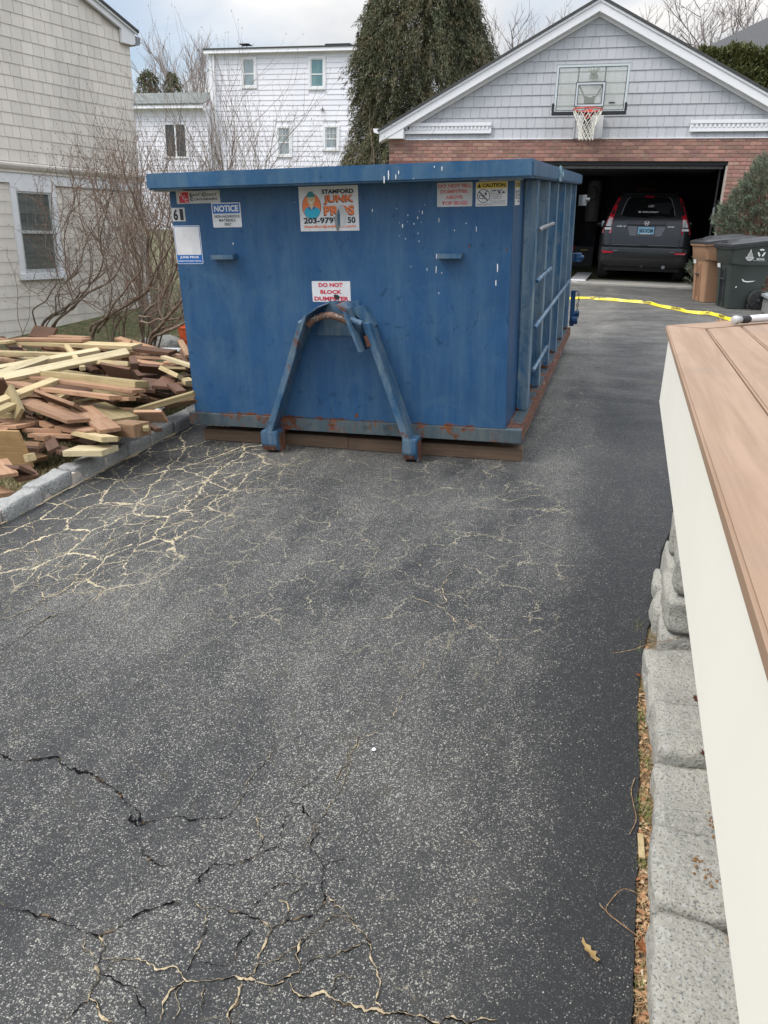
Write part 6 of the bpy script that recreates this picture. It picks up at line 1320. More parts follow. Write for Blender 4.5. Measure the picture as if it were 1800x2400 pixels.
for s_ in (-1,1):
    for yy_ in (.78,3.40):
        mb=MB(); cx=CX+s_*.755; mb.lathe((cx-.11,CY+yy_,CZ+.345),(1,0,0),[(0,.24),(.004,.31),(.03,.345),(.11,.348),(.19,.345),(.216,.31),(.22,.24)],28); wh=part('wheel',mb,M['black_rubber'],car,smooth=True)
        mb=MB(); mb.lathe((cx+s_*.105,CY+yy_,CZ+.345),(s_,0,0),[(0,.22),(.008,.215),(.004,.06),(.012,.05)],20); part('rim',mb,M['grey_metal'],wh,smooth=True)
    mb=MB(); mb.lathe((CX+s_*.84,CY+2.15,CZ+1.13),(s_,0,0),[(0,.03),(.04,.06),(.13,.075),(.20,.06),(.22,.02)],12); mir=part('mirror',mb,M['car'],car,smooth=True); mb=MB(); mb.box(CX+s_*.90-.04,CX+s_*.90+.06,CY+2.075,CY+2.08,CZ+1.07,CZ+1.19); part('mirror_glass',mb,M['chrome'],mir,.01)
mb=MB(); mb.box(CX-.75,CX+.75,CY+.3,CY+3.9,CZ+.20,CZ+.299); part('underbody',mb,M['car_black'],car)
mb=MB(); mb.cyl((CX+.42,CY+.15,CZ+.30),(0,1,0),.035,.25,10); part('exhaust',mb,M['grey_metal'],car)
mb=MB(); mb.box(CX-.03,CX+.03,CY+.02,CY+.2,CZ+.28,CZ+.34); part('tow_hitch',mb,M['car_black'],car)
# things standing in the dark garage
bo=root('wall_boiler','tall pale cylindrical tank against the back of the garage, left of the car','tank',(-.98,21.6,1.7))
M['tank']=mat('tank',(.30,.30,.32),(.24,.24,.26),3,.5)
mb=MB(); mb.lathe((-.99,21.6,1.77),(0,0,1),[(0,.12),(.02,.17),(.05,.18),(.92,.18),(.97,.15),(1.0,.08)],18); part('tank_body',mb,M['tank'],bo,smooth=True)
mb=MB(); mb.tube([(-1.02,21.38,2.6),(-.93,21.37,2.55),(-.93,21.37,2.30),(-1.06,21.37,2.28)],.012,6); part('pipe',mb,M['black'],bo)
mb=MB(); mb.box(-1.15,-.83,21.45,21.8,FZ,1.75); part('stand',mb,M['int_wall'],bo)
rp=root('metal_ramp','aluminium ramp lying on the garage floor left of the car','ramp',(-.9,17.5,FZ))
mb=MB(); mb.hexa([(-1.06,16.78,FZ+.012),(-.755,16.78,FZ+.012),(-.70,18.1,FZ+.10),(-1.0,18.1,FZ+.10),(-1.06,16.78,FZ+.024),(-.755,16.78,FZ+.024),(-.70,18.1,FZ+.112),(-1.0,18.1,FZ+.112)]); part('ramp_plate',mb,mat('aluminium',(.42,.43,.44),(.34,.35,.36),20,.4),rp)
mb=MB(); mb.box(-1.065,-.75,16.745,16.779,FZ+.001,FZ+.03); part('ramp_lip',mb,M['trim_white'],rp,.003)
wbx=root('tool_cart','dark tool cart with a yellow strip by the left wall of the garage','tool cart',(-1.1,20.8,FZ))
mb=MB(); mb.box(-1.5,-.82,20.6,21.1,FZ+.08,FZ+.62); part('cabinet',mb,M['car_black'],wbx,.01)
mb=MB(); mb.box(-1.12,-.95,20.585,20.599,FZ+.52,FZ+.55); part('yellow_strip',mb,M['yellow_ink'],wbx)
mb=MB(); mb.box(-1.36,-1.28,20.58,20.599,FZ+.50,FZ+.64); part('red_tool',mb,M['lamp_red'],wbx)
for x_ in (-1.42,-.9): mb=MB(); mb.cyl((x_,20.7,FZ+.04),(1,0,0),.04,.03,10); part('caster',mb,M['black_rubber'],wbx)
sh=root('shelf_rack','dark shelf rack with boxes along the back wall of the garage behind the car','shelf',(.4,22,FZ))
mb=MB()
for z_ in (1.2,1.7,2.2): mb.box(-.3,1.4,21.75,22.15,FZ+z_,FZ+z_+.03)
part('shelf_board',mb,M['int_wall'],sh,kind='stuff')
for x_,z_,w_,h_,m_ in ((-.2,1.232,.4,.3,'int_wall'),(.35,1.232,.35,.25,'w_d'),(.9,1.232,.4,.32,'car_black'),(.0,1.732,.5,.3,'w_d'),(.7,1.732,.3,.2,'lamp_clear')): mb=MB(); mb.box(x_,x_+w_,21.78,22.1,FZ+z_,FZ+z_+h_); part('storage_box',mb,M[m_],sh)
ls=root('leaning_ladder','grey folded ladder leaning on the right wall inside the garage','ladder',(1.9,19,FZ))
for y_ in (18.6,19.0): mb=MB(); mb.tube([(1.75,y_,FZ),(2.6,y_,FZ+1.8)],.03,4); part('rail',mb,M['tank'],ls)
for k in range(6): mb=MB(); t_=.1+k*.15; mb.tube([(1.75+.85*t_,18.6,FZ+1.8*t_),(1.75+.85*t_,19.0,FZ+1.8*t_)],.018,4); part('rung',mb,M['tank'],ls)
mb=MB(); mb.box(0,.10,0,.04,0,.008); o=single('paper_scrap',mb.mesh('paper_scrap',M['white_ink']),'white paper scrap on the garage sill beside the ramp','paper',None,(-1.0,16.42,FZ+.001))

# ------------------------------------------------------------------ wheeled bins
def bin_(name_col,label,ox,oy,body,lid,lidlip):
    Mx=frame((ox,oy,gz(ox,oy)),(math.cos(R(17)),math.sin(R(17)),0),(-math.sin(R(17)),math.cos(R(17)),0),(0,0,1))
    rt=root('wheeled_bin',label,'bin',M=Mx,group='wheeled bins by the garage'); rt['_w']=False
    L_=[(0,.035,.30,.05,.50,.03),(.012,.02,.32,.035,.515,.045),(.17,.008,.34,.03,.52,.045),(.30,-.003,.50,.02,.53,.05),(.40,-.01,.53,.015,.535,.05),(.62,-.035,.585,.0,.55,.055),(.66,-.045,.60,-.008,.558,.055),(.672,-.055,.62,-.022,.572,.055),(.92,-.09,.68,-.030,.58,.05),(.925,-.115,.705,-.052,.602,.05),(.955,-.115,.705,-.052,.602,.05)]
    rows=[]
    for z,x0,x1,y0,y1,r in L_:
        ring=[]
        for cx,cy,a0 in ((x1-r,y0+r,-90),(x1-r,y1-r,0),(x0+r,y1-r,90),(x0+r,y0+r,180)):
            for k in range(5): a=R(a0+k*22.5); ring.append((cx+r*math.cos(a),cy+r*math.sin(a),z if z<.9 else z-.05+(cx+.1)*.13))
        ring.append(ring[0]); rows.append(ring)
    mb=MB(); mb.grid(rows); mb.add(rows[0][:20],[tuple(range(20))]); mb.add(rows[-1][:20],[tuple(range(20))]); part('body',mb,body,rt,smooth=True)
    rows=[]
    for z,x0,x1,y0,y1,r in [(.957,-.125,.72,-.062,.612,.04),(.990,-.125,.72,-.062,.612,.04),(.998,-.115,.71,-.05,.60,.05),(1.012,-.06,.66,.0,.55,.07),(1.02,.02,.60,.06,.49,.07),(1.042,.06,.56,.10,.45,.07),(1.048,.12,.5,.15,.4,.07)]:
        ring=[]
        for cx,cy,a0 in ((x1-r,y0+r,-90),(x1-r,y1-r,0),(x0+r,y1-r,90),(x0+r,y0+r,180)):
            for k in range(5): a=R(a0+k*22.5); ring.append((cx+r*math.cos(a),cy+r*math.sin(a),z-.05+(cx+.1)*.13))
        ring.append(ring[0]); rows.append(ring)
    mb=MB(); mb.grid(rows); mb.add(rows[0][:20],[tuple(range(20))]); mb.add(rows[-1][:20],[tuple(range(20))]); part('lid',mb,lid,rt,smooth=True)
    mb=MB(); mb.box(-.10,-.02,.18,.38,.952,.982); part('lid_grip',mb,lid,rt,.01)
    # recess and lift bar on the narrow face
    mb=MB(); mb.hexa([(.006,.20,.10),(.010,.20,.10),(.010,.36,.10),(.006,.36,.10),(-.030,.20,.58),(-.02,.20,.58),(-.02,.36,.58),(-.030,.36,.58)]); part('lift_recess',mb,M['ink'] if body is M['bin_green'] else M['bin_shadow'],rt)  # dark panel: the shade inside the recess is painted into its colour
    mb=MB(); mb.cyl((-.035,.28,.44),(0,1,0),.013,.17,8); part('lift_bar',mb,M['metal'],rt,smooth=True)
    for y_ in (.20,.36): mb=MB(); mb.hexa([(.0,y_-.012,.03),(.02,y_-.012,.03),(.02,y_+.012,.03),(.0,y_+.012,.03),(-.048,y_-.012,.60),(-.01,y_-.012,.60),(-.01,y_+.012,.60),(-.048,y_+.012,.60)]); part('front_flute',mb,body,rt,.004)
    mb=MB(); mb.box(-.052,-.045,.10,.17,.60,.645); 
    mb=MB(); mb.hexa([(-.056,.36,.60),(-.050,.36,.60),(-.050,.46,.60),(-.056,.46,.60),(-.066,.36,.66),(-.058,.36,.66),(-.058,.46,.66),(-.066,.46,.66)]); part('sticker',mb,M['vinyl'],rt)
    mb=MB(); mb.box(.03,.60,-.032,-.0,.655,.672); part('shelf_rib',mb,body,rt,.006)
    for y_,s_ in ((.0,-1),(.56,1)):
        mb=MB(); mb.lathe((.430,y_,.15),(0,s_,0),[(0,.11),(.004,.143),(.015,.150),(.045,.150),(.055,.140),(.056,.115)],26); wh=part('wheel',mb,M['black_rubber'],rt,smooth=True)
        for k in range(8):
            a=R(k*45); mb=MB(); mb.hexa([(.430+.02*math.cos(a)-.010*math.sin(a),y_+s_*.052,.15+.02*math.sin(a)+.010*math.cos(a)),(.430+.118*math.cos(a)-.016*math.sin(a),y_+s_*.052,.15+.118*math.sin(a)+.016*math.cos(a)),(.430+.118*math.cos(a)+.016*math.sin(a),y_+s_*.052,.15+.118*math.sin(a)-.016*math.cos(a)),(.430+.02*math.cos(a)+.010*math.sin(a),y_+s_*.052,.15+.02*math.sin(a)-.010*math.cos(a))]+[(.430+.02*math.cos(a)-.010*math.sin(a),y_+s_*.060,.15+.02*math.sin(a)+.010*math.cos(a)),(.430+.118*math.cos(a)-.012*math.sin(a),y_+s_*.060,.15+.118*math.sin(a)+.012*math.cos(a)),(.430+.118*math.cos(a)+.012*math.sin(a),y_+s_*.060,.15+.118*math.sin(a)-.012*math.cos(a)),(.430+.02*math.cos(a)+.010*math.sin(a),y_+s_*.060,.15+.02*math.sin(a)-.010*math.cos(a))]); part('spoke',mb,M['black_rubber'],wh)
        mb=MB(); mb.cyl((.430,y_+s_*.066,.15),(0,1,0),.017,.012,12); part('hub',mb,M['metal'],wh,smooth=True)
    mb=MB(); mb.cyl((.70,.275,.93),(0,1,0),.016,.45,8); part('handle',mb,body,rt,smooth=True)
    mb=MB(); mb.cyl((.430,.28,.15),(0,1,0),.012,.5,8); part('axle',mb,M['metal'],rt)
    return rt
M['bin_green']=mat('bin_green',(.030,.040,.036),(.040,.052,.046),2,.42,bump=.05,bscale=200); M['bin_tan']=mat('bin_tan',(.36,.21,.125),(.32,.185,.11),2,.5,bump=.05,bscale=200)
M['bin_shadow']=mat('bin_tan_shadow',(.22,.12,.07),None,rough=.6); M['lid_dark']=mat('lid_dark',(.035,.037,.042),(.05,.052,.056),6,.38)
bin_('tan','tan brown wheeled bin with a black lid, the farther one by the garage',1.255,13.98,M['bin_tan'],M['lid_dark'],0)
gb=bin_('green','dark green recycling bin with white symbols, in front of the tan one',1.560,13.25,M['bin_green'],M['lid_dark'],0)
# white prints on the green bin's side
def bprint(name,poly,y=-.0335): mb=MB(); mb.prism(poly,y-.0008,y,'y'); return mb
mb=MB(); cx,cz=.365,.835
for k in range(3):
    A_=90+k*120
    def pt(r,a): return (cx+r*math.cos(R(a)),cz+r*math.sin(R(a)))
    p0,p1=pt(.062,A_-42),pt(.062,A_+42); q0,q1=pt(.030,A_-34),pt(.030,A_+34)
    mb.prism([p0,pt(.056,A_),p1,q1,pt(.036,A_),q0],-.0345,-.0335,'y')
part('recycle_symbol',mb,M['white_ink'],gb)
lettering('RECYCLE',M['white_ink'],gb,.365,-.034,.745,.115,.022,bold=.04); lettering('www.stamfordct.gov',M['white_ink'],gb,.35,-.034,.722,.185,.010,bold=.02)
mb=MB(); cx=.20
mb.prism([(cx-.010,.865),(cx,.885),(cx+.010,.865),(cx+.016,.84),(cx+.035,.81),(cx+.04,.775),(cx+.065,.77),(cx+.055,.74),(cx+.025,.72),(cx,.712),(cx-.025,.72),(cx-.055,.74),(cx-.065,.77),(cx-.04,.775),(cx-.035,.81),(cx-.016,.84)],-.0345,-.0335,'y'); em=part('emblem',mb,M['vinyl_grey'],gb)
mb=MB(); 
for (a,b,c,d) in ((-.022,-.016,.785,.825),(-.003,.003,.785,.845),(.016,.022,.785,.825),(-.03,.03,.770,.775),(-.045,.045,.745,.750),(-.02,.02,.728,.732)): mb.box(cx+a,cx+b,-.0352,-.0346,c,d)
part('emblem_lines',mb,M['bin_green'],em)
mb=MB(); pts=[(.155,.452),(.175,.448),(.19,.428),(.24,.420),(.32,.424),(.365,.430),(.32,.412),(.24,.404),(.185,.412),(.165,.430)]; mb.prism(pts,.005,.0125,'y'); part('paint_scrape',mb,M['white_ink'],gb)
mb=MB(); mb.prism([(.082,.325),(.092,.345),(.098,.335),(.090,.315)],.008,.018,'y'); part('paint_scrape',mb,M['white_ink'],gb)

# ------------------------------------------------------------------ caution tape, sawdust, low wall
M['tape']=mat('tape',(.80,.66,.03),(.70,.56,.03),14,.35)
ct=root('caution_tape','yellow caution tape lying twisted across the driveway from the dumpster to the deck','tape',(.3,13,gz(.3,13)))
def hz(x,y):
    f=min(1,max(0,1-(y-9)/6.0)); return gz(x,y)
T=[Vector((x,y,0)) for x,y in TAPE]; T=[Vector((p.x,p.y+.0,0)) for p in T]; T.append(Vector((1.62,11.75,0))); T.append(Vector((1.95,11.6,0)))
Q=[]
for i in range(len(T)-1):
    a,b,c,d=T[max(i-1,0)],T[i],T[i+1],T[min(i+2,len(T)-1)]
    for k in range(6): t=k/6; Q.append(.5*((2*b)+(c-a)*t+(2*a-5*b+4*c-d)*t*t+(3*b-a-3*c+d)*t*t*t))
mb=MB(); rows=[]; fr=[]
for i,q in enumerate(Q):
    tn=(Q[min(i+1,len(Q)-1)]-Q[max(i-1,0)]).normalized(); s_=Vector((-tn.y,tn.x,0)); ang=1.0+.5*mn.noise(Vector((i*.11,0,0)))+.25*mn.noise(Vector((i*.35,4,0))); wd_=.024+.008*mn.noise(Vector((i*.2,8,0)))
    o_=s_*(.03*mn.noise(Vector((i*.23,2,2)))); up=Vector((0,0,1)); h0=gz(q.x,q.y)
    a=q+o_+s_*math.cos(ang)*wd_; b=q+o_-s_*math.cos(ang)*wd_; za=abs(math.sin(ang))*wd_
    rows.append([(b.x,b.y,h0+.008),((a.x+b.x)/2,(a.y+b.y)/2,h0+.016+za*.9+.006*mn.noise(Vector((i*.5,1,1)))),(a.x,a.y,h0+.012+za*1.8)])
mb.grid(rows); rib=part('ribbon',mb,M['tape'],ct,smooth='all')
for s,i0,n_ in (('CAUTION',18,8),('CAUTION',42,8),('CAUTION',58,7),('CAUTION',74,8),('NOI',83,4)):
    i0=min(i0,len(Q)-n_-1); p,q=Vector(rows[i0][1]),Vector(rows[i0+n_][1]); x_=(q-p).normalized(); z_=(Vector(rows[i0+n_//2][2])-Vector(rows[i0+n_//2][0])).normalized(); y_=z_.cross(x_).normalized(); z_=x_.cross(y_)
    c=(Vector(rows[i0+n_//2][1])+ (Vector(rows[i0+n_//2][0])+Vector(rows[i0+n_//2][2]))/2)/2 - y_*.009; link('lettering',text_mesh('lettering',s,M['ink'],frame(c,x_,y_,z_),(q-p).length*.8,.034,bold=.04),ct)
rs=np.random.RandomState(6); n=2600; xs_=rs.uniform(1.3,2.3,n); ys_=11.7+rs.normal(0,.16,n)+.0*xs_; P=np.stack([xs_,ys_,[gz(a,b)+.004 for a,b in zip(xs_,ys_)]],1)
M['sawdust']=mat('sawdust',(.52,.30,.17),(.42,.24,.12),40,.9)
o=struct('sawdust',blades(P,rs.uniform(.02,.05,n),.006,3,8,M['sawdust'],'sawdust',.9),'stuff'); o['label']='orange tinted sawdust and chips on the asphalt beyond the deck corner'; o['category']='sawdust'
lw=root('low_wall','low masonry wall with a bluestone cap to the right of the green bin','low wall',(2.5,13,gz(2.5,13)))
mb=MB(); mb.box(2.06,3.4,12.55,13.6,gz(2.3,13)-.1,gz(2.3,13)+.21); part('masonry',mb,M['granite_dark'],lw,.01)
mb=MB(); mb.box(2.02,3.4,12.5,13.65,gz(2.3,13)+.2105,gz(2.3,13)+.255); part('cap_stone',mb,mat('bluestone',(.30,.32,.33),(.22,.24,.25),6,.7,bump=.3),lw,.006)
# ------------------------------------------------------------------ beige shingled house on the left
HM=frame((-8.337,9.063,-.095),(.222,.975,0),(-.975,.222,0),(0,0,1)); hb=root('beige_house','beige shingled house with white trim on the left edge','house',M=HM); hb['_w']=False
Z0=.095  # local z = world z + .095
def H(z): return z+Z0
mb=MB(); mb.prism([(-5,H(-.3)),(2.88,H(-.3)),(2.88,H(4.16)),(-2.2,H(6.08)),(-5,H(5.0))],.03,6,'y'); part('wall',mb,M['beige_shingle'],hb)
rs=random.Random(3); sm=[]
def shm(w_,h_):
    mb=MB(); mb.hexa([(-w_/2,-.009,0),(w_/2,-.009,0),(w_/2,.0,0),(-w_/2,.0,0),(-w_/2,-.001,h_+.01),(w_/2,-.001,h_+.01),(w_/2,.012,h_+.01),(-w_/2,.012,h_+.01)]); return mb.mesh('shingle',M['beige_shingle'])
W3=(.115,.135,.155,.175); up_=[(w_,shm(w_,.1515)) for w_ in W3]; lo_=[(w_,shm(w_,.158)) for w_ in W3]
rest=MB(); cnt=0; cells=[]
def rowsh(z,h_,x0,x1,meshes,yo,cut=None):
    x=x0
    while x<x1-.03:
        w_,me=rs.choice(meshes)
        if x+w_>x1: w_=x1-x; me=None
        if cut and x+w_>cut[0] and x<cut[1] and z+h_>cut[2] and z<cut[3]:
            if x<cut[0]-.03: w_=cut[0]-x; me=None
            else: x=cut[1]; continue
        cells.append((x,z,w_,h_,me,yo)); x+=w_+.0055
k=0; z=2.215
while z<5.9:
    xe=2.88 if z+.1<4.10 else min(2.88,2.88-(z+.1-4.10)/.377)
    x0_=-1.2+rs.uniform(0,.1) 
    if z>5.0: x0_=-1.5
    if xe>x0_: rowsh(H(z),.1515,x0_,xe,up_,.018)
    z+=.1515
z=-.20
while z<1.93:
    rowsh(H(z),min(.158,1.935-z),-1.2+rs.uniform(0,.1),2.88,lo_,.034,(.47,1.215,H(.69),H(1.94))); z+=.158
cells.sort(key=lambda c:(c[0]<.2,abs(c[0]-1.4)))
for (x,z,w_,h_,me,yo) in cells:
    if me is not None and cnt<300 and x>.2 and h_>.15: o=link('shingle',me,hb); o.matrix_parent_inverse=Matrix.Identity(4); o.location=(x+w_/2,yo,z); cnt+=1
    else: rest.hexa([(x,yo-.009,z),(x+w_,yo-.009,z),(x+w_,yo,z),(x,yo,z),(x,yo-.001,z+h_+.01),(x+w_,yo-.001,z+h_+.01),(x+w_,yo+.012,z+h_+.01),(x,yo+.012,z+h_+.01)])
part('shingles',rest,M['beige_shingle'],hb,kind='stuff')
mb=MB(); mb.box(-5,2.90,-.005,.03,H(1.94),H(2.075)); part('frieze_board',mb,M['white_paint'],hb,.003)
mb=MB(); mb.prism([(-.06,H(2.185)),(-.06,H(2.16)),(-.045,H(2.13)),(-.02,H(2.10)),(-.02,H(2.0755)),(.02,H(2.0755)),(.02,H(2.20)),(-.02,H(2.205))],-5,2.93,'x'); part('belt_moulding',mb,M['beige_shingle'],hb)
# corner, rake, roof
rz=lambda x,d: 4.245-d-.377*(x-2.88)
mb=MB(); mb.prism([(2.95,H(rz(2.95,.0))),(-2.2,H(rz(-2.2,.0))),(-2.2,H(rz(-2.2,.115))),(2.68,H(rz(2.68,.115))),(2.68,H(4.02)),(2.90,H(4.02)),(2.95,H(4.06))],-.05,.0,'y'); part('rake_board',mb,M['white_paint'],hb,.003)
mb=MB(); mb.prism([(3.0,H(rz(3.0,-.035))),(-2.2,H(rz(-2.2,-.035))),(-2.2,H(rz(-2.2,.002))),(3.0,H(rz(3.0,.002)))],-.09,6,'y'); part('roof',mb,M['roof'],hb)
mb=MB(); mb.prism([(2.99,H(rz(3,.001))),(-2.2,H(rz(-2.2,.001))),(-2.2,H(rz(-2.2,.03))),(2.99,H(rz(3.0,.03)))],-.075,-.051,'y'); part('rake_mould',mb,M['white_paint'],hb)
mb=MB(); mb.prism([(2.90,H(4.05)),(2.96,H(4.02)),(3.05,H(4.05)),(3.07,H(4.15)),(2.96,H(4.16)),(2.955,H(4.08))],-.04,6,'y'); part('gutter',mb,M['grey_metal'],hb)
mb=MB(); mb.box(2.881,2.90,.0,.05,H(-.25),H(1.94)); part('corner_board',mb,M['white_paint'],hb)
# window
wn=part('window',(lambda b:(b.box(.557,1.135,.02,.028,H(.775),H(1.82)),b)[1])(MB()),mat('window_dark',(.07,.08,.078),(.14,.155,.145),1.6,.08,spec=.8,stretch=(1,1,5)),hb)
for n_,b in (('window_trim',(.47,.552,-.006,.034,H(.69),H(1.94))),('window_trim',(1.14,1.215,-.006,.034,H(.69),H(1.94))),('window_trim',(.5525,1.1395,-.006,.034,H(1.84),H(1.94))),('window_sill',(.46,1.225,-.03,.034,H(.655),H(.745)))):
    mb=MB(); mb.box(*b); part(n_,mb,M['white_paint'],wn,.003)
M['muntin']=mat('muntin',(.20,.22,.21),None,rough=.5); M['sash']=mat('sash',(.42,.44,.44),None,rough=.4)
for b in ((.5525,.575,.004,.019,H(.746),H(1.839)),(1.085,1.1395,.004,.019,H(.746),H(1.839)),(.5755,1.0845,.004,.019,H(1.815),H(1.839)),(.5755,1.0845,.004,.019,H(.746),H(.80)),(.5755,1.0845,.002,.019,H(1.285),H(1.325))):
    mb=MB(); mb.box(*b); part('sash',mb,M['sash'],wn)
for xg_ in (.70,.83,.96): mb=MB(); mb.box(xg_-.003,xg_+.003,.013,.019,H(1.326),H(1.814)); part('muntin',mb,M['muntin'],wn)
mb=MB(); mb.box(.576,1.084,.013,.0188,H(1.556),H(1.562)); part('muntin',mb,M['muntin'],wn)
# ------------------------------------------------------------------ white clapboard house
WM=frame((-17.13,32,1.25),(math.cos(R(3.3)),math.sin(R(3.3)),0),(-math.sin(R(3.3)),math.cos(R(3.3)),0),(0,0,1))
wh=root('white_house','tall white clapboard house behind the dumpster','house',M=WM); wh['_w']=False
Wz=lambda z:z-1.25
mb=MB(); mb.box(.03,11,.03,8,Wz(1.2),Wz(7.95)); part('wall',mb,M['house_white'],wh)
wins=[(1.35,2.02,6.70,7.82,'glass_curtain',0),(4.19,4.91,6.63,7.78,'glass_green',0),(6.32,7.05,6.60,7.74,'glass_green',0),(2.78,3.47,4.18,5.34,'glass_curtain',1),(4.80,5.49,4.42,5.36,'glass_curtain',1)]
z=1.25; ph=.186; kk=0
while z<7.93:
    segs=[(0,11.0)]
    for (a,b,c,d,_,_) in wins:
        if z+ph>c-.02 and z<d+.02:
            ns=[]
            for (p,q) in segs:
                if b<=p or a>=q: ns.append((p,q))
                else:
                    if a>p: ns.append((p,a))
                    if b<q: ns.append((b,q))
            segs=ns
    zt=min(z+ph,7.94)
    for (p,q) in segs:
        mb=MB(); mb.hexa([(p,-.004,Wz(z)),(q,-.004,Wz(z)),(q,.029,Wz(z)),(p,.029,Wz(z)),(p,.012,Wz(zt)+.004),(q,.012,Wz(zt)+.004),(q,.029,Wz(zt)+.004),(p,.029,Wz(zt)+.004)]); part('clapboard',mb,M['house_white'],wh)
    z+=ph
mb=MB(); mb.box(-.02,.10,-.03,.03,Wz(1.2),Wz(7.94)); part('corner_board',mb,M['trim_white'],wh)
mb=MB(); mb.box(.16,.24,-.10,-.03,Wz(1.2),Wz(7.9)); part('downspout',mb,M['trim_white'],wh,.01)
mb=MB(); mb.prism([(-.22,Wz(7.93)),(-.20,Wz(8.07)),(.03,Wz(8.07)),(.03,Wz(7.93))],-.15,11.2,'x'); part('gutter',mb,M['trim_white'],wh,.005)
mb=MB(); mb.hexa([(-.18,-.24,Wz(8.071)),(11.2,-.24,Wz(8.071)),(11.2,8.2,Wz(8.071)),(-.18,8.2,Wz(8.071)),(-.18,-.24,Wz(8.11)),(11.2,-.24,Wz(8.11)),(8.5,4,Wz(8.50)),(2.5,4,Wz(8.50))]); part('roof',mb,M['roof'],wh)
for i,(a,b,c,d,g_,mu) in enumerate(wins):
    c0,d0=Wz(c),Wz(d); zm=c0+(d0-c0)*.47
    w_=part('window',(lambda q:(q.box(a+.13,b-.13,.008,.02,c0+.12,d0-.10),q)[1])(MB()),M[g_],wh)
    for bx in ((a,a+.09,-.03,.03,c0,d0),(b-.09,b,-.03,.03,c0,d0),(a+.0905,b-.0905,-.03,.03,d0-.08,d0),(a+.0905,b-.0905,-.035,.03,c0,c0+.08)): mb=MB(); mb.box(*bx); part('frame',mb,M['trim_white'],w_)
    for bx in ((a+.0905,a+.135,-.005,.007,c0+.081,d0-.081),(b-.135,b-.0905,-.005,.007,c0+.081,d0-.081),(a+.1355,b-.1355,-.005,.007,zm-.025,zm+.02),(a+.1355,b-.1355,-.005,.007,d0-.115,d0-.081),(a+.1355,b-.1355,-.005,.007,c0+.081,c0+.125)): mb=MB(); mb.box(*bx); part('sash',mb,M['white_ink'],w_)
    if mu:
        n_=3
        for k in range(1,n_): xm=a+.135+(b-a-.27)*k/n_; mb=MB(); mb.box(xm-.008,xm+.008,0,.007,zm+.021,d0-.116); part('muntin',mb,M['white_ink'],w_)
        mb=MB(); mb.box(a+.1355,b-.1355,.001,.0069,(zm+d0-.1)/2-.008,(zm+d0-.1)/2+.008); part('muntin',mb,M['white_ink'],w_)
mb=MB(); mb.box(5.6,5.72,-.05,0.,Wz(5.98),Wz(6.12)); mb=MB(); mb.box(4.72,4.84,-.06,-.013,Wz(5.88),Wz(5.93)); mb.box(4.76,4.80,-.05,-.013,Wz(5.9305),Wz(5.99)); part('vent',mb,M['grey_metal'],wh,.004)
mb=MB(); mb.box(1.05,1.32,.8,1.1,Wz(8.1),Wz(8.32)); cm=part('chimney',mb,M['roof'],wh)
mb=MB(); mb.box(.98,1.40,.74,1.16,Wz(8.43),Wz(8.45)); mb.tube([(1.1,.8,Wz(8.32)),(1.1,.8,Wz(8.43))],.015,4); mb.tube([(1.3,.8,Wz(8.32)),(1.3,.8,Wz(8.43))],.015,4); part('chimney_cap',mb,M['black'],cm)
mb=MB(); mb.box(4.55,5.62,1.0,1.9,Wz(8.15),Wz(8.42)); part('roof_vent',mb,M['black'],wh,.02)
for x_,h_ in ((5.96,.62),(6.68,.48)): mb=MB(); mb.cyl((x_,.9,Wz(8.15)+h_/2),(0,0,1),.05,h_,10); part('vent_pipe',mb,M['black'],wh)
# grey roofed wing further left
WG=frame((-22.5,31.3,1.2),(math.cos(R(3.3)),math.sin(R(3.3)),0),(-math.sin(R(3.3)),math.cos(R(3.3)),0),(0,0,1)); wg=root('low_white_house','lower white house with a grey shingle roof left of the tall one','house',M=WG); wg['_w']=False
mb=MB(); mb.box(0,5.35,.03,5,0,4.75); part('wall',mb,M['house_white'],wg)
z=0
while z<4.7:
    for p,q in ([(0,3.35),(4.45,5.35)] if z+ph>2.88 and z<4.22 else [(0,5.35)]):
        mb=MB(); mb.hexa([(p,-.004,z),(q,-.004,z),(q,.029,z),(p,.029,z),(p,.012,z+ph+.004),(q,.012,z+ph+.004),(q,.029,z+ph+.004),(p,.029,z+ph+.004)]); part('clapboard',mb,M['house_white'],wg)
    z+=ph
mb=MB(); mb.prism([(-.3,4.72),(-.28,4.86),(.03,4.86),(.03,4.72)],-.1,5.3,'x'); part('gutter',mb,M['trim_white'],wg,.005)
mb=MB(); mb.hexa([(-.2,-.32,4.861),(5.36,-.32,4.861),(5.36,1.5,5.52),(-.2,1.5,5.52),(-.2,-.32,4.90),(5.36,-.32,4.90),(5.36,1.5,5.56),(-.2,1.5,5.56)]); part('roof',mb,M['roof_grey'],wg)
mb=MB(); mb.prism([(-.35,4.66),(1.5,5.45),(1.5,5.30),(-.2,4.60)],5.361,5.40,'x'); part('rake_board',mb,M['trim_white'],wg)
w_=part('window',(lambda q:(q.box(3.45,4.35,.008,.02,2.95,4.15),q)[1])(MB()),M['glass_dark'],wg)
for bx in ((3.35,3.45,-.03,.03,2.88,4.22),(4.35,4.45,-.03,.03,2.88,4.22),(3.451,4.349,-.03,.03,4.151,4.22),(3.451,4.349,-.03,.03,2.88,2.949),(3.87,3.93,-.03,.007,2.95,4.15)): mb=MB(); mb.box(*bx); part('frame',mb,M['trim_white'],w_)
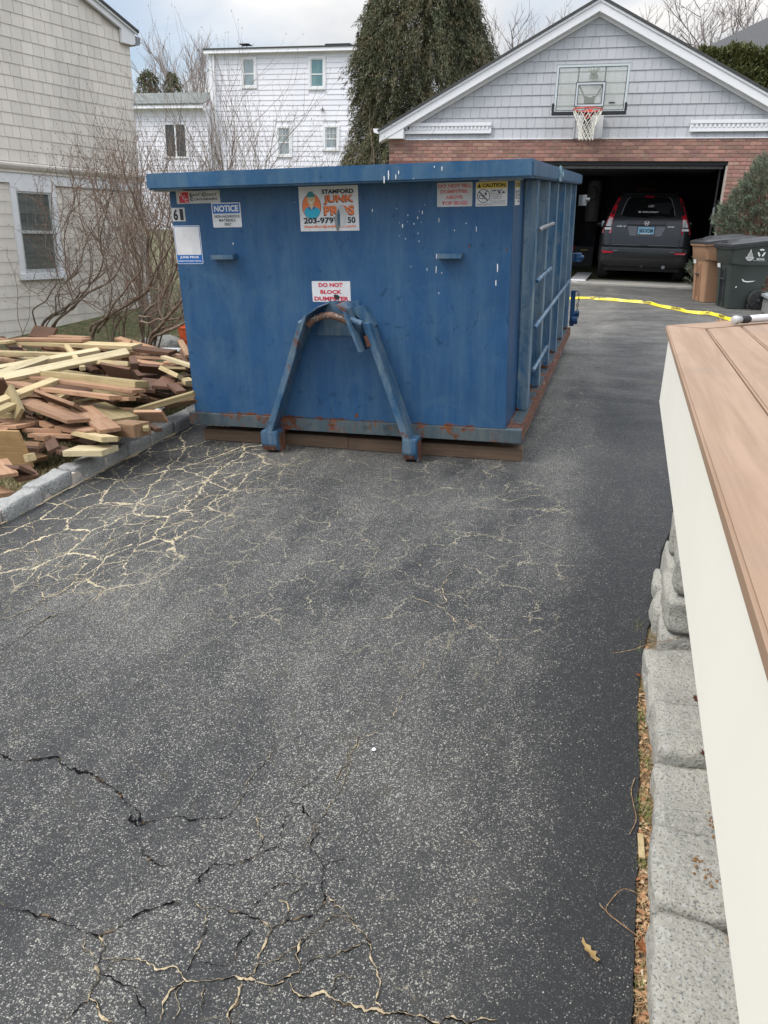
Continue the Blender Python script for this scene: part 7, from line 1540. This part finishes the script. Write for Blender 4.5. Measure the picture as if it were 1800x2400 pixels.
# dark roofed house at the far right
rh=root('dark_roof_house','house with a dark sloping roof beyond the hedge at the right','house',(4,31,1.3))
mb=MB(); mb.hexa([(.9,30,6.85),(9,30,6.85),(9,38,6.85),(.9,38,6.85),(.9,30,6.9),(9,30,6.9),(6.5,34,8.9),(3.9,34,8.9)]); part('roof',mb,M['roof'],rh)
mb=MB(); mb.box(1.2,8.7,30.4,37.6,1.2,6.84); part('wall',mb,M['house_white'],rh)
mb=MB(); mb.box(.88,9,29.9,29.99,6.78,6.89); part('gutter',mb,M['trim_white'],rh)

# ------------------------------------------------------------------ leafy things
def sprays(C,D,L_,Wd,seed,mat_,name,nb=4,droop=.5,spread=.7):
    """feathery sprays: at each centre a few narrow bent blades fanning along D"""
    rs=np.random.RandomState(seed); C=np.repeat(np.asarray(C,float),nb,0); D=np.repeat(np.asarray(D,float),nb,0); L_=np.repeat(np.asarray(L_,float),nb)*rs.uniform(.6,1.1,len(C))
    D=D+rs.normal(0,spread,D.shape)*.5; D/=np.linalg.norm(D,axis=1)[:,None]; C=C+rs.normal(0,1,C.shape)*L_[:,None]*.25
    S=np.cross(D,rs.normal(0,1,D.shape)); S/=np.linalg.norm(S,axis=1)[:,None]; S*=(Wd*rs.uniform(.6,1.2,len(C)))[:,None]
    mid=C+D*(L_*.5)[:,None]; tip=C+D*L_[:,None]; tip[:,2]-=droop*L_; mid[:,2]-=droop*L_*.25
    V=np.stack([C,mid+S,tip,mid-S],1).reshape(-1,3); F=np.arange(len(C))[:,None]*4+np.array([0,1,2,3]); return fast_mesh(name,V,F,mat_)
M['conifer']=mat('conifer',(.050,.068,.030),(.105,.100,.045),1.3,.75,detail=6,c3=(.15,.115,.06),s3=4.5,r3=(.52,.66))
M['pine']=mat('pine',(.10,.14,.09),(.16,.20,.14),2.5,.8,c3=(.12,.12,.07),s3=14,r3=(.56,.66))
M['hedge']=mat('hedge',(.055,.075,.02),(.11,.115,.03),2.5,.6,c3=(.16,.15,.05),s3=14,r3=(.5,.62))
def evergreen(x,y,h,rmax,seed,n,label,cat_='evergreen tree',grp=None,bl=.30,wd=.028,zb=0,name='evergreen_tree',prof_=None):
    rs=np.random.RandomState(seed); g0=gz(x,y)-.05; rt=root(name,label,cat_,(x,y,g0),grp)
    mb=MB(); mb.tube([(x,y,g0-.1),(x+.03,y,g0+h*.5),(x,y,g0+h*.97)],[.05*h*.45,.03*h*.5,.01],9); part('trunk',mb,M['bark'],rt,smooth=True)
    pz,pr=prof_ or ([0,.04,.2,.45,.7,.88,1],[.75,1,1,.90,.74,.46,.05])
    t=rs.uniform(0,1,n)**.9; a=rs.uniform(0,2*PI,n); prof=np.interp(t,pz,pr)*rmax
    lob=np.array([1+.22*mn.noise(Vector((math.cos(q)*1.3,math.sin(q)*1.3,p*h*.45+seed)))+.20*mn.noise(Vector((math.cos(q)*3.4,math.sin(q)*3.4,p*h*1.1+seed))) for q,p in zip(a,t)])
    r=prof*lob*np.where(rs.uniform(0,1,n)<.3,rs.uniform(.3,.85,n),1-np.abs(rs.normal(0,.10,n))); z=g0+zb+t*(h-zb)
    C=np.stack([x+r*np.cos(a),y+r*np.sin(a),z],1); D=np.stack([np.cos(a),np.sin(a),rs.normal(-.15,.25,n)],1)
    # every clump: a tapering plume of small blades along a drooping axis
    m=44; k=np.tile(np.linspace(0,1,m),n)[:,None]; CC=np.repeat(C,m,0); DD=np.repeat(D,m,0); PL=np.repeat(rs.uniform(.5,1.15,n)*bl,m)[:,None]
    ax=CC+DD*k*PL; ax[:,2]-=(k[:,0]**2)*PL[:,0]*.75; ax+=rs.normal(0,1,ax.shape)*PL*.13*(1.15-k)
    bd=DD*.7+rs.normal(0,.55,DD.shape); bd[:,2]-=.15+.5*k[:,0]
    part('crown',sprays(ax,bd/np.linalg.norm(bd,axis=1)[:,None],np.full(n*m,bl*.24),wd,seed+1,M['conifer'],'crown',1,.3,.3),None,rt,kind='stuff')
    mb=MB()
    for k in range(70):
        tt=rs.uniform(.05,.95); aa=rs.uniform(0,6.28); rr=float(np.interp(tt,pz,pr))*rmax*.95; zz=g0+tt*h
        mb.tube([(x,y,zz+.35),(x+rr*.5*math.cos(aa),y+rr*.5*math.sin(aa),zz+.3),(x+rr*math.cos(aa),y+rr*math.sin(aa),zz)],[.04,.025,.008],5)
    part('limbs',mb,M['bark'],rt,kind='stuff'); return rt
evergreen(-5.62,22,8.2,1.78,3,8000,'tall dark drooping evergreen between the white house and the garage',bl=.42,wd=.0095,zb=.1,prof_=([0,.1,.25,.4,.6,.75,.9,1],[1.05,1.14,1.06,.95,.90,.68,.34,.05]))
evergreen(-26.3,42,7.7,.75,5,260,'small evergreen, the left one, above the roof of the low white house','evergreen tree','small evergreens behind the low white house',.5,.035)
evergreen(-24.9,42,7.6,.65,6,220,'small evergreen, the right one, above the roof of the low white house','evergreen tree','small evergreens behind the low white house',.5,.035)
# pine bush by the garage wall
def pinebush(x,y,z0,rx,rz,n,seed,label,nb=26):
    rs=np.random.RandomState(seed); rt=root('pine_bush',label,'bush',(x,y,z0)); cs=[];ds=[];st=MB()
    for k in range(n):
        v=rs.normal(0,1,3); v/=np.linalg.norm(v); v[2]=abs(v[2])*1.0 if rs.rand()<.75 else v[2]
        q=1+.22*mn.noise(Vector(v*2.1)+Vector((seed,0,0))); r_=q*rs.uniform(.55,1)**.4
        c=np.array([x+v[0]*rx*r_,y+v[1]*rx*r_,z0+rz*.45+v[2]*rz*.55*r_]); cs.append(c); d=v+np.array([0,0,.9]); ds.append(d/np.linalg.norm(d))
        st.tube([tuple(c-ds[-1]*.12),tuple(c+ds[-1]*.07)],[.006,.004],4,False)
    C=np.repeat(np.array(cs),nb,0); D=np.repeat(np.array(ds),nb,0); s_=rs.uniform(-.05,.07,(len(C),1)); C=C+D*s_; DD=D*.75+rs.normal(0,.55,D.shape); DD/=np.linalg.norm(DD,axis=1)[:,None]
    S=np.cross(DD,rs.normal(0,1,DD.shape)); S/=np.linalg.norm(S,axis=1)[:,None]; L_=rs.uniform(.045,.08,(len(C),1)); V=np.stack([C-S*.0034,C+S*.0034,C+DD*L_+S*.002,C+DD*L_-S*.002],1).reshape(-1,3); F=np.arange(len(C))[:,None]*4+np.array([0,1,2,3])
    part('needles',fast_mesh('needles',V,F,M['pine']),None,rt,kind='stuff'); part('shoots',st,M['bark'],rt,kind='stuff')
    mb=MB(); mb.tube([(x,y,z0-.1),(x,y,z0+rz*.6)],[.04,.02],7); part('trunk',mb,M['bark'],rt)
pinebush(2.22,15.35,.50,.78,2.25,1500,4,'bushy mugo pine in front of the brick wall right of the garage door')
pinebush(1.28,15.75,.56,.20,.55,70,7,'small pine seedling tucked behind the tan bin at the garage jamb')
# hedge
hd=root('hedge','tall clipped evergreen hedge rising behind the right slope of the garage roof','hedge',(4,24.5,1.0))
rs=np.random.RandomState(9); n=17000; xh=rs.uniform(.9,7.5,n); top_=np.array([6.0+.16*mn.noise(Vector((a*1.7,0,0)))+.08*mn.noise(Vector((a*6,0,0))) for a in xh]); tt=rs.uniform(0,1,n); on=rs.rand(n)<.25
zh=np.where(on,top_-rs.uniform(0,.15,n),1.0+(top_-1.0)*tt**.5); yh=np.where(on,rs.uniform(24,25.2,n),24+.25*np.abs(rs.normal(0,1,n)))
sh_=(xh<1.9)*(top_-zh>0); zh=zh-np.clip(1.9-xh,0,1)*.0
part('foliage',sprays(np.stack([xh,yh,zh],1),np.stack([rs.normal(0,.4,n),np.full(n,-.5),np.full(n,.7)],1),np.full(n,.14),.02,4,M['hedge'],'foliage',4,0,.9),None,hd,kind='stuff')
mb=MB(); mb.box(1.0,7.4,24.35,25.1,1.0,5.75); part('inner_branches',mb,M['conifer'],hd)
for x_ in (1.6,3.2,4.8,6.4): mb=MB(); mb.tube([(x_,24.3,.9),(x_,24.5,3)],.06,6); part('stem',mb,M['bark'],hd)
# bare trees in the distance
M['far_bark']=mat('far_bark',(.30,.26,.24),(.22,.19,.18),5,.9)
def baretree(x,y,h,seed,label,r=.12,forks=3,spread=.5,lv=4,zsplit=.35,grp='bare winter trees in the distance'):
    rs=random.Random(seed); g0=gz(x,y)-.05; rt=root('bare_tree',label,'tree',(x,y,g0),grp); zt=g0+h*zsplit
    mb=MB(); mb.tube([(x,y,g0-.1),(x+.1,y,(g0+zt)/2),(x,y,zt)],[r*1.2,r,r*.85],8); part('trunk',mb,M['far_bark'],rt,smooth=True)
    tw=MB()
    def br(p,d,L_,r_,lvl):
        pts=[p];q=Vector(p);dd=Vector(d).normalized()
        for i in range(6):
            dd=(dd+Vector((rs.gauss(0,.10),rs.gauss(0,.10),rs.gauss(.05,.08)))).normalized(); q=q+dd*L_/6; pts.append(q.copy())
            if lvl>0 and i>=1:
                for _ in range(2 if rs.random()<.35 else 1):
                    if rs.random()<.85:
                        s_=Vector((rs.gauss(0,1),rs.gauss(0,1),rs.gauss(.1,.5))).normalized(); br(q,dd*.75+s_*spread*1.1,L_*rs.uniform(.38,.62),r_*.5,lvl-1)
        tw.tube(pts,[max(.006,r_*(1-.75*i/6)) for i in range(7)],3 if r_<.03 else 5,False)
    for k in range(forks):
        a=2*PI*k/forks+rs.uniform(-.4,.4); br(Vector((x,y,zt)),Vector((math.cos(a)*spread,math.sin(a)*spread*.6,1)),h*(1-zsplit)*rs.uniform(.66,.86),r*.7,lv-1)
    part('crown',tw,M['far_bark'],rt,kind='stuff')
baretree(-27.3,45,7.9,1,'bare tree rising over the low white house close to the beige house',.13,3,.35,4,.45)
baretree(-25.9,46,8.7,2,'bare tree with an upright trunk next to the roof corner of the tall white house',.13,3,.30,4,.45)
baretree(-24.9,45,7.6,12,'leaning bare tree between the upright one and the tall white house',.10,2,.38,4,.4)
baretree(-4.2,40,8.4,4,'faint bare tree above the left slope of the garage roof',.12,4,.55,4,.3)
baretree(1.6,40,7.9,5,'wide bare tree above the right slope of the garage roof',.14,5,.75,4,.4)
baretree(-.3,42,8.2,6,'small bare tree just left of the wide one, above the garage roof',.12,4,.55,4,.4)
baretree(5.2,42,9.2,7,'bare tree behind the dark roof at the right edge',.12,4,.6,4,.35)

# splinters and scraps around the pile
rs=np.random.RandomState(15); n=900; xs_=rs.uniform(-6.2,-3.42,n); ys_=rs.uniform(3.6,7.4,n); P=np.stack([xs_,ys_,[gz(a,b)-.03+max(0,top(a,b)+.03)*rs.uniform(.2,1.0) for a,b in zip(xs_,ys_)]],1)
o=struct('wood_scraps',blades(P,rs.uniform(.03,.12,n),.004,3,18,M['w_n'],'wood_scraps',.85),'stuff'); o['label']='small splinters and scraps lying in and around the lumber pile'; o['category']='wood scraps'
